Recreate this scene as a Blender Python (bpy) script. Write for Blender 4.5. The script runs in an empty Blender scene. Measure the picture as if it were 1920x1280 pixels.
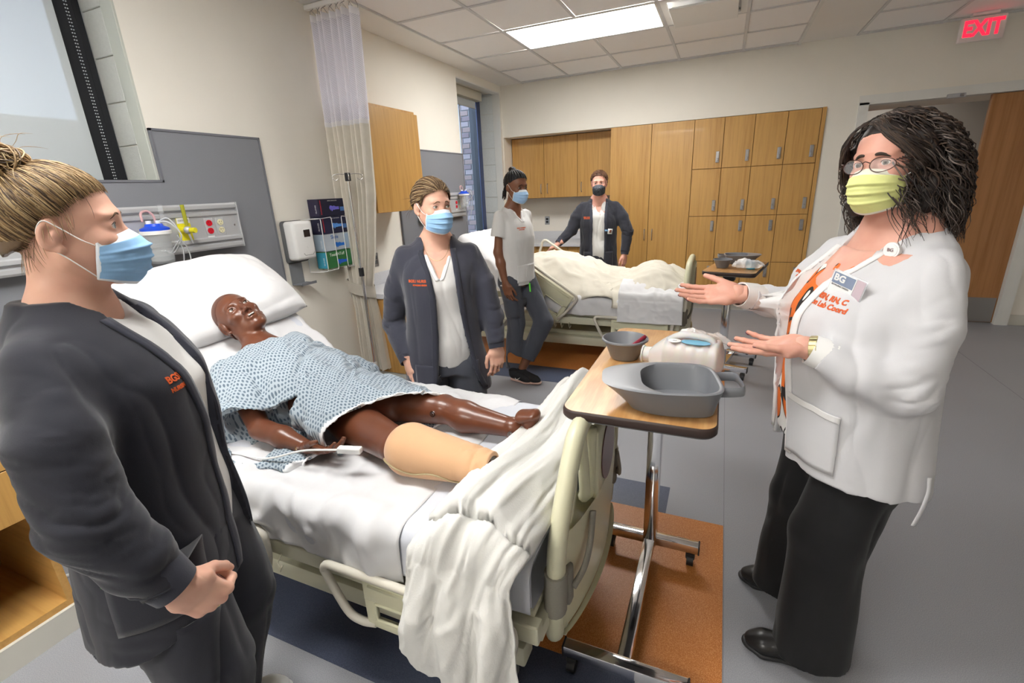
import bpy, bmesh, math, random
import numpy as np
from mathutils import Vector, Matrix
from mathutils.bvhtree import BVHTree
import openvdb
random.seed(7); np.random.seed(7)
C = bpy.context.scene.collection
V = Vector
R = math.radians
PI = math.pi

# ------------------------------------------------------------------ camera, world, lights, exposure
CAMP = np.array([2.7047, -6.0313, 1.4877])
def cam_axes(yaw, pit, rol):
    f = np.array([math.sin(yaw)*math.cos(pit), math.cos(yaw)*math.cos(pit), math.sin(pit)])
    r = np.array([math.cos(yaw), -math.sin(yaw), 0.0]); u = np.cross(r, f)
    c, s = math.cos(rol), math.sin(rol)
    return c*r+s*u, -s*r+c*u, f
CR, CU, CF = cam_axes(-0.4222734, -0.3107705, -0.0477362)
FPX = 880.51
cd = bpy.data.cameras.new('camera'); cam = bpy.data.objects.new('camera', cd); C.objects.link(cam)
cd.sensor_width = 36; cd.sensor_fit = 'HORIZONTAL'; cd.lens = 36*FPX/1920; cd.clip_start = 0.05; cd.clip_end = 200
cam.matrix_world = Matrix(((CR[0], CU[0], -CF[0], CAMP[0]), (CR[1], CU[1], -CF[1], CAMP[1]), (CR[2], CU[2], -CF[2], CAMP[2]), (0, 0, 0, 1)))
sc = bpy.context.scene
sc.camera = cam
sc.view_settings.view_transform = 'Standard'; sc.view_settings.look = 'None'
sc.view_settings.gamma = 1; sc.view_settings.use_curve_mapping = False
sc.view_settings.exposure = 1.2
sc.cycles.max_bounces = 12; sc.cycles.diffuse_bounces = 8; sc.cycles.transparent_max_bounces = 12
sc.cycles.caustics_reflective = False; sc.cycles.caustics_refractive = False
sc.cycles.sample_clamp_indirect = 6
wd = bpy.data.worlds.new('sky'); sc.world = wd; wd.use_nodes = True
bg = wd.node_tree.nodes['Background']; bg.inputs[0].default_value = (0.62, 0.76, 1.0, 1); bg.inputs[1].default_value = 3.6
LAMP = 12.5          # ceiling panel emission
def area(name, loc, rot, sx, sy, power, col):
    l = bpy.data.lights.new(name, 'AREA'); l.shape = 'RECTANGLE'; l.size = sx; l.size_y = sy; l.energy = power; l.color = col
    o = bpy.data.objects.new(name, l); C.objects.link(o); o.location = loc; o.rotation_euler = rot; return o
# daylight comes from the sky through the two windows; light portals only guide its sampling
for nm, y, sy in (('daylight_one', -5.25, 1.6), ('daylight_two', -0.6, 1.0)):
    a = area(nm, (-0.5, y, 1.6), (0, R(-90), 0), 2.3, sy, 1, (1, 1, 1)); a.data.cycles.is_portal = True
# ------------------------------------------------------------------ helpers: tags, meshes
def tag(o, label=None, cat=None, group=None, kind=None):
    if label: o['label'] = label
    if cat: o['category'] = cat
    if group: o['group'] = group
    if kind: o['kind'] = kind
    return o
def empty(name, loc=(0, 0, 0), rz=0, label=None, cat=None, group=None):
    o = bpy.data.objects.new(name, None); C.objects.link(o); o.location = loc; o.rotation_euler = (0, 0, rz)
    o.empty_display_size = 0.1
    return tag(o, label, cat, group)
def link(name, me, mat=None, parent=None, smooth=False):
    o = bpy.data.objects.new(name, me); C.objects.link(o)
    if mat is not None:
        for m in (mat if isinstance(mat, (list, tuple)) else [mat]): me.materials.append(m)
    if parent is not None: o.parent = parent
    if smooth: me.shade_smooth()
    return o
def struct(o): o['kind'] = 'structure'; return o
def dup(o, parent=None, **kw):
    c = o.copy(); C.objects.link(c); c.parent = parent
    for ch in list(o.children): dup(ch, c)
    return c
class MB:
    """collects shapes into one mesh"""
    def __init__(s): s.bm = bmesh.new()
    def box(s, a, b, bev=0.0, M=None, seg=2):
        a = V(a); b = V(b); c = (a+b)/2; d = b-a
        r = bmesh.ops.create_cube(s.bm, size=1, matrix=Matrix.Translation(c) @ Matrix.Diagonal((abs(d.x), abs(d.y), abs(d.z), 1)))
        vs = r['verts']
        if bev > 0:
            es = list({e for v in vs for e in v.link_edges})
            q = bmesh.ops.bevel(s.bm, geom=es, offset=bev, segments=seg, affect='EDGES', profile=0.5)
            vs = list({v for f in q['faces'] for v in f.verts} | {v for v in vs if v.is_valid})
        if M is not None: bmesh.ops.transform(s.bm, matrix=M, verts=vs)
        return s
    def cyl(s, a, b, r1, r2=None, n=20, cap=True):
        a = V(a); b = V(b); r2 = r1 if r2 is None else r2; d = b-a
        M = Matrix.Translation((a+b)/2) @ d.to_track_quat('Z', 'Y').to_matrix().to_4x4()
        bmesh.ops.create_cone(s.bm, cap_ends=cap, segments=n, radius1=r1, radius2=r2, depth=d.length, matrix=M)
        return s
    def sph(s, c, r, n=14, sc3=(1, 1, 1), M=None):
        m = Matrix.Translation(V(c)) @ (M if M is not None else Matrix()) @ Matrix.Diagonal((r*sc3[0], r*sc3[1], r*sc3[2], 1))
        bmesh.ops.create_uvsphere(s.bm, u_segments=n, v_segments=max(6, n*2//3), radius=1, matrix=m); return s
    def tube(s, pts, r, n=8, closed=False, rs=None, flat=None):
        """swept tube; flat=(axis, half-extents) gives a flat bar cross-section"""
        P = [V(p) for p in pts]; m = len(P); rings = []
        up = None
        for i, p in enumerate(P):
            if closed: t = (P[(i+1) % m]-P[i-1])
            else: t = P[min(i+1, m-1)]-P[max(i-1, 0)]
            t.normalize()
            if up is None:
                up = V((0, 0, 1)) if abs(t.z) < 0.9 else V((1, 0, 0))
            x = t.cross(up); x.normalize(); y = x.cross(t); up = y
            rr = rs[i] if rs is not None else r
            a_, b_ = (rr, rr) if flat is None else (rr*flat[0], rr*flat[1])
            rings.append([s.bm.verts.new(p + x*math.cos(2*PI*k/n)*a_ + y*math.sin(2*PI*k/n)*b_) for k in range(n)])
        for i in range(m if closed else m-1):
            A = rings[i]; B = rings[(i+1) % m]
            for k in range(n): s.bm.faces.new((A[k], A[(k+1) % n], B[(k+1) % n], B[k]))
        if not closed:
            s.bm.faces.new(rings[0][::-1]); s.bm.faces.new(rings[-1])
        return s
    def prism(s, poly, vec, M=None):
        """polygon points (3d) extruded by vec"""
        a = [s.bm.verts.new(V(p)) for p in poly]; b = [s.bm.verts.new(V(p)+V(vec)) for p in poly]
        n = len(a); s.bm.faces.new(a[::-1]); s.bm.faces.new(b)
        for i in range(n): s.bm.faces.new((a[i], a[(i+1) % n], b[(i+1) % n], b[i]))
        if M is not None: bmesh.ops.transform(s.bm, matrix=M, verts=a+b)
        return s
    def grid(s, fn, nu, nv, cu=False, cv=False):
        vs = [[s.bm.verts.new(V(fn(i/(nu if cu else nu-1), j/(nv if cv else nv-1)))) for j in range(nv)] for i in range(nu)]
        for i in range(nu if cu else nu-1):
            for j in range(nv if cv else nv-1):
                s.bm.faces.new((vs[i][j], vs[(i+1) % nu][j], vs[(i+1) % nu][(j+1) % nv], vs[i][(j+1) % nv]))
        return s
    def lathe(s, prof, c=(0, 0, 0), n=28, sx=1, sy=1):
        c = V(c)
        def f(u, v):
            k = v*(len(prof)-1); i = min(int(round(k)), len(prof)-1); r, z = prof[i]
            return (c.x+r*sx*math.cos(2*PI*u), c.y+r*sy*math.sin(2*PI*u), c.z+z)
        return s.grid(f, n, len(prof), cu=True)
    def build(s, name, mat=None, parent=None, smooth=None, M=None):
        bm = s.bm
        if M is not None: bmesh.ops.transform(bm, matrix=M, verts=bm.verts)
        bmesh.ops.recalc_face_normals(bm, faces=bm.faces)
        me = bpy.data.meshes.new(name); bm.to_mesh(me); bm.free()
        o = link(name, me, mat, parent)
        if smooth is not None:
            me.shade_smooth()
            if smooth < 180: me.set_sharp_from_angle(angle=R(smooth))
        return o
def rrect(w, h, r, n=6, cx=0, cy=0):
    """rounded rectangle outline, centred"""
    out = []
    for sx, sy, a0 in ((1, 1, 0), (-1, 1, 90), (-1, -1, 180), (1, -1, 270)):
        for k in range(n+1):
            a = R(a0+90*k/n); out.append((cx+sx*(w/2-r)+r*math.cos(a), cy+sy*(h/2-r)+r*math.sin(a)))
    return out
def spline(pts, n=8):
    P = [np.array(p, float) for p in pts]; P = [2*P[0]-P[1]]+P+[2*P[-1]-P[-2]]; out = []
    for i in range(1, len(P)-2):
        for k in range(n):
            t = k/n; a, b, c, d = P[i-1:i+3]
            out.append(0.5*((2*b)+(-a+c)*t+(2*a-5*b+4*c-d)*t*t+(-a+3*b-3*c+d)*t**3))
    out.append(P[-2]); return out

# ------------------------------------------------------------------ numpy noise
_rs = np.random.RandomState(3); _lat = _rs.rand(64, 64, 64).astype(np.float32)
def vnoise(P, s=1.0, off=0.0):
    Q = np.asarray(P, float)*s+off+17.3; i = np.floor(Q).astype(int); f = Q-i; f = f*f*(3-2*f); i &= 63; j = (i+1) & 63
    x0, y0, z0 = i.T; x1, y1, z1 = j.T; a, b, c = f.T
    L = _lat
    return ((L[x0, y0, z0]*(1-a)+L[x1, y0, z0]*a)*(1-b)+(L[x0, y1, z0]*(1-a)+L[x1, y1, z0]*a)*b)*(1-c) + \
           ((L[x0, y0, z1]*(1-a)+L[x1, y0, z1]*a)*(1-b)+(L[x0, y1, z1]*(1-a)+L[x1, y1, z1]*a)*b)*c
def ridge(P, s=1.0, off=0.0, p=2.0):
    n = vnoise(P, s, off)*0.65+vnoise(P, np.asarray(s)*2.1, off+9)*0.35
    return (1-np.abs(2*n-1))**p
# ------------------------------------------------------------------ signed distance modelling
def smin(a, b, k):
    if k <= 0: return np.minimum(a, b)
    h = np.maximum(k-np.abs(a-b), 0)/k
    return np.minimum(a, b)-h*h*k*0.25
class SDF:
    def __init__(s, lo, hi, h):
        s.lo = np.array(lo, float); s.h = h; n = np.ceil((np.array(hi)-s.lo)/h).astype(int)+1
        s.ax = [(s.lo[i]+h*np.arange(n[i])).astype(np.float32) for i in range(3)]
        s.D = np.full(tuple(n), 1.0, np.float32)
    def _sl(s, lo, hi, m):
        o = []
        for i in range(3):
            a = int(np.floor((lo[i]-m-s.lo[i])/s.h)); b = int(np.ceil((hi[i]+m-s.lo[i])/s.h))+1
            o.append(slice(max(0, a), max(0, min(len(s.ax[i]), b))))
        return tuple(o)
    def xyz(s, sl=None):
        sl = sl or (slice(None),)*3
        return s.ax[0][sl[0]][:, None, None], s.ax[1][sl[1]][None, :, None], s.ax[2][sl[2]][None, None, :]
    def add(s, pr, k=0.0, sub=False):
        lo, hi, fn = pr; sl = s._sl(lo, hi, k+3*s.h); d = fn(*s.xyz(sl))
        if d.size == 0: return s
        s.D[sl] = -smin(-s.D[sl], d, k) if sub else smin(s.D[sl], d, k)
        return s
    def adds(s, prs, k):
        for p in prs: s.add(p, k)
        return s
    def mesh(s, name='m', adapt=0.0):
        g = openvdb.FloatGrid(1.0); D = np.clip(s.D, -4*s.h, 4*s.h)/s.h
        g.background = 4.0
        g.copyFromArray(D, tolerance=0.0)
        p, t, q = g.convertToPolygons(isovalue=0.0, adaptivity=adapt)
        p = p*s.h+s.lo
        return p, [tuple(x) for x in t[:, ::-1].tolist()]+[tuple(x) for x in q[:, ::-1].tolist()]
def A(v): return np.array(v, float)
def p_seg(a, b, r1, r2=None):
    a = A(a); b = A(b); r2 = r1 if r2 is None else r2; d = b-a; L2 = float(d@d)+1e-12; m = max(r1, r2)
    def fn(X, Y, Z):
        t = np.clip(((X-a[0])*d[0]+(Y-a[1])*d[1]+(Z-a[2])*d[2])/L2, 0, 1)
        return np.sqrt((X-a[0]-t*d[0])**2+(Y-a[1]-t*d[1])**2+(Z-a[2]-t*d[2])**2)-(r1+(r2-r1)*t)
    return np.minimum(a, b)-m, np.maximum(a, b)+m, fn
def p_eseg(a, b, ra, rb, lat):
    """elliptical tapered segment: ra=(lateral, depth) radii at a, rb at b, lat = lateral direction"""
    a = A(a); b = A(b); d = b-a; L = np.linalg.norm(d); ax = d/L; lat = A(lat); lat = lat-ax*(lat@ax); lat /= np.linalg.norm(lat); dp = np.cross(ax, lat)
    m = max(*ra, *rb)
    def fn(X, Y, Z):
        x = X-a[0]; y = Y-a[1]; z = Z-a[2]
        q = x*ax[0]+y*ax[1]+z*ax[2]; t = np.clip(q/L, 0, 1); e = q-t*L
        l = x*lat[0]+y*lat[1]+z*lat[2]; w = x*dp[0]+y*dp[1]+z*dp[2]
        rl = ra[0]+(rb[0]-ra[0])*t; rw = ra[1]+(rb[1]-ra[1])*t; mn = np.minimum(rl, rw)
        return (np.sqrt((l/rl)**2+(w/rw)**2+(e/mn)**2)-1)*mn
    return np.minimum(a, b)-m, np.maximum(a, b)+m, fn
def p_ell(c, r, Rm=None):
    c = A(c); r = A(r); m = max(r)
    def fn(X, Y, Z):
        x = X-c[0]; y = Y-c[1]; z = Z-c[2]
        if Rm is not None:
            x, y, z = (x*Rm[0][0]+y*Rm[1][0]+z*Rm[2][0], x*Rm[0][1]+y*Rm[1][1]+z*Rm[2][1], x*Rm[0][2]+y*Rm[1][2]+z*Rm[2][2])
        k = np.sqrt((x/r[0])**2+(y/r[1])**2+(z/r[2])**2)
        g = np.sqrt((x/r[0]**2)**2+(y/r[1]**2)**2+(z/r[2]**2)**2)+1e-6
        return k*(k-1)/g
    return c-m, c+m, fn
def p_stack(rows, caps=True, ex=2.3):
    """vertical stack of cross sections: rows of (z, cx, cy, lat(y), front(+x), back(-x))"""
    Rw = np.array(sorted(rows), float); z = Rw[:, 0]
    zz = np.linspace(z[0], z[-1], 200)
    def sm(c):
        v = np.interp(zz, z, Rw[:, c]); 
        k = np.ones(13)/13; vp = np.concatenate([np.full(6, v[0]), v, np.full(6, v[-1])]); return np.convolve(vp, k, 'valid')
    S = [sm(c) for c in range(1, 6)]
    mx = max(Rw[:, 3].max(), Rw[:, 4].max(), Rw[:, 5].max()); cx0, cx1 = Rw[:, 1].min(), Rw[:, 1].max(); cy0, cy1 = Rw[:, 2].min(), Rw[:, 2].max()
    def fn(X, Y, Z):
        g = [np.interp(Z.ravel(), zz, s_).reshape(Z.shape).astype(np.float32) for s_ in S]
        x = X-g[0]; y = np.abs(Y-g[1]); rx = np.where(x > 0, g[3], g[4]); x = np.abs(x)
        k = ((x/rx)**ex+(y/g[2])**ex+1e-9)**(1/ex)
        d = (k-1)*np.minimum(rx, g[2])
        return np.maximum(d, np.maximum(Z-z[-1], z[0]-Z))
    return A((cx0-mx, cy0-mx, z[0])), A((cx1+mx, cy1+mx, z[-1])), fn
def xf(P, M):
    M = np.array(M); return P@M[:3, :3].T+M[:3, 3]
def join(parts):
    """[(pts, faces)] -> one"""
    P = []; Fc = []; n = 0
    for p, f in parts:
        P.append(p); Fc += [tuple(i+n for i in q) for q in f]; n += len(p)
    return np.concatenate(P), Fc
def mesh_of(name, pf, mat, parent=None, disp=None, smooth=True, M=None, relax=0):
    P, Fc = pf
    me = bpy.data.meshes.new(name); me.from_pydata(P.tolist() if not isinstance(P, list) else P, [], Fc); me.update()
    if relax:
        bm = bmesh.new(); bm.from_mesh(me)
        for _ in range(relax): bmesh.ops.smooth_vert(bm, verts=bm.verts, factor=0.5, use_axis_x=True, use_axis_y=True, use_axis_z=True)
        bm.to_mesh(me); bm.free(); me.update()
    n = len(me.vertices)
    if disp is not None:
        co = np.empty(n*3); me.vertices.foreach_get('co', co); co = co.reshape(-1, 3)
        nr = np.empty(n*3); me.vertex_normals.foreach_get('vector', nr); nr = nr.reshape(-1, 3)
        co = co+nr*disp(co, nr)[:, None]
        me.vertices.foreach_set('co', co.ravel()); me.update()
    if M is not None: me.transform(M)
    o = link(name, me, mat, parent)
    if smooth: me.shade_smooth()
    return o
def bvh_of(o):
    me = o.data; return BVHTree.FromPolygons([v.co.copy() for v in me.vertices], [tuple(p.vertices) for p in me.polygons])

# ------------------------------------------------------------------ materials
def mat(name, col, rough=0.6, metal=0.0, spec=0.5, sss=0.0, trans=0.0, alpha=1.0, emit=None, estr=0.0, sheen=0.0, coat=0.0, ior=1.45):
    m = bpy.data.materials.new(name); m.use_nodes = True; b = m.node_tree.nodes['Principled BSDF']; I = b.inputs
    I['Base Color'].default_value = (*col, 1); I['Roughness'].default_value = rough; I['Metallic'].default_value = metal
    I['Specular IOR Level'].default_value = spec; I['Subsurface Weight'].default_value = sss; I['Transmission Weight'].default_value = trans
    I['Alpha'].default_value = alpha; I['Sheen Weight'].default_value = sheen; I['Coat Weight'].default_value = coat; I['IOR'].default_value = ior
    if sss: I['Subsurface Radius'].default_value = (0.01, 0.004, 0.002); I['Subsurface Scale'].default_value = 1.0
    if emit: I['Emission Color'].default_value = (*emit, 1); I['Emission Strength'].default_value = estr
    return m
class NT:
    def __init__(s, m): s.t = m.node_tree; s.b = s.t.nodes['Principled BSDF']
    def n(s, typ, **kw):
        nd = s.t.nodes.new(typ)
        for k, v in kw.items(): setattr(nd, k, v)
        return nd
    def l(s, a, b): s.t.links.new(a, b)
    def coord(s, scale=(1, 1, 1), kind='Object', rot=(0, 0, 0)):
        tc = s.n('ShaderNodeTexCoord'); mp = s.n('ShaderNodeMapping'); mp.inputs['Scale'].default_value = scale; mp.inputs['Rotation'].default_value = rot
        s.l(tc.outputs[kind], mp.inputs[0]); return mp.outputs[0]
    def noise(s, vec, scale, det=3, rough=0.5):
        nd = s.n('ShaderNodeTexNoise'); nd.inputs['Scale'].default_value = scale; nd.inputs['Detail'].default_value = det; nd.inputs['Roughness'].default_value = rough
        s.l(vec, nd.inputs['Vector']); return nd.outputs['Fac']
    def ramp(s, fac, stops):
        nd = s.n('ShaderNodeValToRGB'); e = nd.color_ramp.elements
        while len(e) < len(stops): e.new(0.5)
        for i, (p, c) in enumerate(stops): e[i].position = p; e[i].color = (*c, 1) if len(c) == 3 else c
        s.l(fac, nd.inputs[0]); return nd.outputs[0]
    def bump(s, h, st=0.3, dist=0.001):
        nd = s.n('ShaderNodeBump'); nd.inputs['Strength'].default_value = st; nd.inputs['Distance'].default_value = dist
        s.l(h, nd.inputs['Height']); s.l(nd.outputs[0], s.b.inputs['Normal']); return nd
    def math(s, op, a, b=None, c=None):
        nd = s.n('ShaderNodeMath', operation=op)
        for i, v in enumerate((a, b, c)):
            if v is None: continue
            if isinstance(v, (int, float)): nd.inputs[i].default_value = v
            else: s.l(v, nd.inputs[i])
        return nd.outputs[0]
    def mix(s, fac, a, b):
        nd = s.n('ShaderNodeMix', data_type='RGBA')
        for sock, v in ((nd.inputs[0], fac), (nd.inputs[6], a), (nd.inputs[7], b)):
            if isinstance(v, (int, float)): sock.default_value = v
            elif isinstance(v, tuple): sock.default_value = (*v, 1)
            else: s.l(v, sock)
        return nd.outputs[2]
def m_noisy(name, col, var=0.08, scale=40, rough=0.6, bump=0.15, bdist=0.001, **kw):
    m = mat(name, col, rough, **kw); t = NT(m); v = t.coord(); f = t.noise(v, scale)
    t.l(t.ramp(f, [(0.3, tuple(c*(1-var) for c in col)), (0.7, tuple(min(1, c*(1+var)) for c in col))]), t.b.inputs['Base Color'])
    if bump: t.bump(t.noise(v, scale*3), bump, bdist)
    return m
def m_cloth(name, col, rough=0.85, weave=900, var=0.06, big=9, bst=0.25, sheen=0.15, wr=0.0, sss=0.0):
    m = mat(name, col, rough, sheen=sheen, spec=0.25, sss=sss); t = NT(m); v = t.coord()
    f = t.noise(v, big, 4); t.l(t.ramp(f, [(0.3, tuple(c*(1-var) for c in col)), (0.75, tuple(min(1, c*(1+var)) for c in col))]), t.b.inputs['Base Color'])
    h = t.noise(v, weave, 2)
    if wr:
        h2 = t.noise(t.coord((1, 1, 0.5)), 22, 4, 0.55); h = t.math('ADD', t.math('MULTIPLY', h, 0.12), t.math('MULTIPLY', h2, wr))
        t.bump(h, bst, 0.01)
    else: t.bump(h, bst, 0.0008)
    return m
def m_wood(name, c1, c2, axis='Z', rough=0.35, scale=1.0, coat=0.1):
    m = mat(name, c1, rough, coat=coat); t = NT(m)
    sc_ = {'Z': (1, 1, 0.04), 'X': (0.04, 1, 1), 'Y': (1, 0.04, 1)}[axis]
    v = t.coord(tuple(x*scale for x in sc_)); f = t.noise(v, 55, 5, 0.6); g = t.noise(v, 9, 2)
    f2 = t.math('ADD', t.math('MULTIPLY', f, 0.7), t.math('MULTIPLY', g, 0.3))
    t.l(t.ramp(f2, [(0.33, c2), (0.5, c1), (0.68, tuple(min(1, x*1.12) for x in c1))]), t.b.inputs['Base Color']); t.bump(f, 0.05, 0.0005)
    return m
M = {}
M['wall'] = m_noisy('wall_paint', (0.83, 0.797, 0.725), 0.012, 3, 0.75, 0.06)
M['white_trim'] = m_noisy('trim_paint', (0.74, 0.745, 0.72), 0.02, 5, 0.5, 0.05)
M['reveal'] = mat('shaded_reveal_paint', (0.50, 0.52, 0.47), 0.5)  # darker copy of the white trim: shade of the near reveal put into the colour
M['block_shaded'] = m_noisy('shaded_painted_block', (0.55, 0.565, 0.54), 0.03, 60, 0.6, 0.6, 0.002)  # white block paint toned down, the near reveal's shade is in its colour
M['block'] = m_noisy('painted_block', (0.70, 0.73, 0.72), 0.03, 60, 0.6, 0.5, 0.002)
M['tile'] = m_noisy('ceiling_tile', (0.92, 0.905, 0.90), 0.02, 300, 0.9, 0.5, 0.001)
M['gyp'] = m_noisy('gypsum_ceiling', (0.83, 0.81, 0.78), 0.01, 4, 0.85, 0.03)
M['tbar'] = mat('ceiling_grid', (0.66, 0.66, 0.67), 0.5)
M['lamp'] = mat('lamp_diffuser', (1, 1, 1), 0.5, emit=(1.0, 0.985, 0.95), estr=LAMP)
def m_vinyl(name, col, dark, light, sc_=420, rough=0.42):
    m = mat(name, col, rough, spec=0.4); t = NT(m); v = t.coord(); f = t.noise(v, sc_, 2, 0.6); g = t.noise(v, 1.3, 2)
    c = t.ramp(f, [(0.36, dark), (0.5, col), (0.66, light)])
    t.l(c, t.b.inputs['Base Color']); t.bump(t.noise(v, 260, 2), 0.12, 0.0008)
    t.l(t.ramp(g, [(0.3, (rough-0.05,)*3), (0.7, (rough+0.05,)*3)]), t.b.inputs['Roughness'])
    return m
M['floor'] = m_vinyl('grey_vinyl', (0.30, 0.305, 0.33), (0.245, 0.25, 0.275), (0.365, 0.37, 0.40))
M['floor_or'] = m_vinyl('orange_vinyl', (0.50, 0.175, 0.04), (0.41, 0.13, 0.025), (0.66, 0.31, 0.11))
M['floor_nv'] = m_vinyl('navy_vinyl', (0.062, 0.075, 0.12), (0.045, 0.055, 0.09), (0.085, 0.1, 0.15))
M['seam'] = mat('vinyl_seam', (0.2, 0.2, 0.22), 0.5)
M['oak'] = m_wood('oak_laminate', (0.53, 0.30, 0.092), (0.43, 0.222, 0.06))
M['oakx'] = m_wood('oak_laminate_cross', (0.53, 0.30, 0.092), (0.43, 0.222, 0.06), 'X')
M['oak_edge'] = mat('oak_edge', (0.2, 0.095, 0.03), 0.6)
M['doorwood'] = m_wood('door_veneer', (0.40, 0.19, 0.07), (0.30, 0.125, 0.04), scale=0.45)
M['steel'] = mat('brushed_steel', (0.40, 0.39, 0.385), 0.38, 1.0)
M['chrome'] = mat('chrome', (0.78, 0.78, 0.8), 0.09, 1.0)
M['black'] = m_noisy('black_plastic', (0.015, 0.015, 0.017), 0.1, 50, 0.5)
M['blackmetal'] = mat('black_window_metal', (0.02, 0.021, 0.025), 0.35, 0.3)
M['darkgrey'] = mat('dark_grey_plastic', (0.12, 0.125, 0.13), 0.5)
M['panel'] = m_noisy('grey_wall_panel', (0.215, 0.222, 0.25), 0.02, 200, 0.6, 0.2)
M['panel_edge'] = mat('panel_edge_trim', (0.16, 0.165, 0.19), 0.5)
M['alu'] = mat('aluminium_rail', (0.52, 0.53, 0.55), 0.4, 0.35)
M['white'] = mat('white_plastic', (0.82, 0.82, 0.81), 0.35)
M['counter'] = m_noisy('speckled_solid_surface', (0.62, 0.63, 0.66), 0.12, 240, 0.35, 0.0)
M['base'] = mat('rubber_base', (0.60, 0.585, 0.53), 0.55)
def colour(name, c, **kw):
    if name not in M: M[name] = mat(name, c, **kw)
    return M[name]
# ================================================================== ROOM SHELL
H = 2.74
def wall_with_holes(name, axis, pos, thick, lo, hi, z1, holes, mat_):
    """wall slab at axis=pos..pos+thick spanning lo..hi with rectangular holes (a,b,z0,z1)"""
    mb = MB()
    def bx(a, b, z0, z1_):
        if b-a < 1e-4 or z1_-z0 < 1e-4: return
        p0, p1 = sorted((pos, pos+thick))
        if axis == 'x': mb.box((p0, a, z0), (p1, b, z1_))
        else: mb.box((a, p0, z0), (b, p1, z1_))
    cur = lo
    for a, b, z0, zz in sorted(holes):
        bx(cur, a, 0, z1); bx(a, b, 0, z0); bx(a, b, zz, z1); cur = b
    bx(cur, hi, 0, z1)
    return struct(mb.build(name, mat_))
wall_left = wall_with_holes('wall_left', 'x', -0.3, 0.3, -8.2, 0.0, 3.0, [(-6.4, -4.385, 0.42, 2.70), (-1.137, -0.05, 0.45, 2.66)], M['wall'])
# back wall: niche for the cabinets (left part recessed behind the soffit) and the door opening
wall_back = wall_with_holes('wall_back', 'y', 0, 0.62, -0.3, 7.0, 3.0, [(0.012, 3.575, 0.0, 2.14), (3.90, 5.27, 0.0, 2.125)], M['wall'])
mb = MB(); mb.box((-0.3, 0.62, 0), (3.9, 0.75, 3.0)); niche = struct(mb.build('wall_niche_back', M['wall']))
mb = MB(); mb.box((6.4, -8.2, 0), (6.7, 0.0, 3.0)); struct(mb.build('wall_right', M['wall']))
mb = MB(); mb.box((-0.3, -8.5, 0), (6.7, -8.2, 3.0)); struct(mb.build('wall_front', M['wall']))
floor = MB().box((-0.3, -8.5, -0.15), (7.0, 4.2, 0.0)).build('floor', M['floor']); struct(floor)
def inlay(nm, x0, x1, y0, y1, m, z=0.0016): MB().box((x0, y0, 0.0002), (x1, y1, z)).build(nm, m, floor)
for yo, near in ((0.0, 0.31), (2.52, 0.31)):
    inlay('orange_floor_inlay', 0.02, 2.82, -4.91+yo, -4.055+yo, M['floor_or'])
    inlay('navy_floor_inlay', 0.02, 2.57, -4.91-near+yo, -4.91+yo, M['floor_nv'])
    inlay('navy_floor_inlay', 0.02, 2.57, -4.055+yo, -3.84+yo, M['floor_nv'])
inlay('floor_seam', 2.821, 2.824, -8.1, -0.02, M['seam'], 0.0012)
inlay('floor_seam', 4.65, 4.653, -8.1, -0.02, M['seam'], 0.0012)
# hall beyond the door
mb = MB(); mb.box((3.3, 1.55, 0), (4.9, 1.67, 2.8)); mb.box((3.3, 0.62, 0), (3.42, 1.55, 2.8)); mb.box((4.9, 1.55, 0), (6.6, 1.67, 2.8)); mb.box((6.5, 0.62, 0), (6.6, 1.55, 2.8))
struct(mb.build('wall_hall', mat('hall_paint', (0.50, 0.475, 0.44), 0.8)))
struct(MB().box((3.3, 0.625, 2.45), (6.6, 1.54, 2.6)).build('ceiling_hall', M['gyp']))

# ceiling: slab, plain strips, T-grid and single tiles
mb = MB(); mb.box((-0.3, -8.5, 2.80), (7.0, 0.6, 2.95)); mb.box((0, -8.2, 2.74), (0.300, 0, 2.80)); mb.box((3.262, -8.2, 2.74), (3.725, 0, 2.80))
ceiling = struct(mb.build('ceiling', M['gyp']))
PT = 0.617; gx = [0.307+0.601, ]
XL = [0.307, 0.908, 1.525, 2.142, 2.759, 3.25]; YL = [0.0-0.084-PT*k for k in range(14)]; XR = [3.74+PT*k for k in range(5)]+[6.4]
lamp_cells = {(1, 2), (2, 2), (1, 8), (2, 8), (1, 12), (2, 12)}; vent_cell = (3, 2)
tile_me = {}
def tile(x0, x1, y0, y1):
    w, d = round(x1-x0-0.022, 4), round(abs(y1-y0)-0.022, 4); k = (w, d)
    if k not in tile_me:
        o = MB().box((-w/2, -d/2, 0.0), (w/2, d/2, 0.012), 0.003, seg=1).build('ceiling_tile', M['tile'], ceiling); tile_me[k] = o.data
    else:
        o = bpy.data.objects.new('ceiling_tile', tile_me[k]); C.objects.link(o); o.parent = ceiling
    o.location = ((x0+x1)/2, (y0+y1)/2, 2.741)
for i in range(5):
    for j in range(13):
        if (i, j) in lamp_cells or (i, j) == vent_cell: continue
        tile(XL[i], XL[i+1], YL[j], YL[j+1])
for i in range(5):
    if XR[i+1]-XR[i] < 0.1: continue
    for j in range(13): tile(XR[i], XR[i+1], YL[j], YL[j+1])
mb = MB()
for x in XL+XR[:-1]:
    if abs(x-XL[2]) > .01: mb.box((x-0.012, -8.2, 2.734), (x+0.012, 0, 2.7405))
    else:
        for a, b in ((0, 2), (3, 8), (9, 12)): mb.box((x-0.012, YL[b], 2.734), (x+0.012, YL[a], 2.7405))
for y in YL: mb.box((0.307, y-0.012, 2.7335), (3.25, y+0.012, 2.74)); mb.box((3.74, y-0.012, 2.7335), (6.4, y+0.012, 2.74))
mb.box((0.3, -0.072, 2.738), (3.262, 0, 2.745)); mb.box((3.725, -0.072, 2.738), (6.4, 0, 2.745))
mb.build('ceiling_grid', M['tbar'], ceiling)
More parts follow.
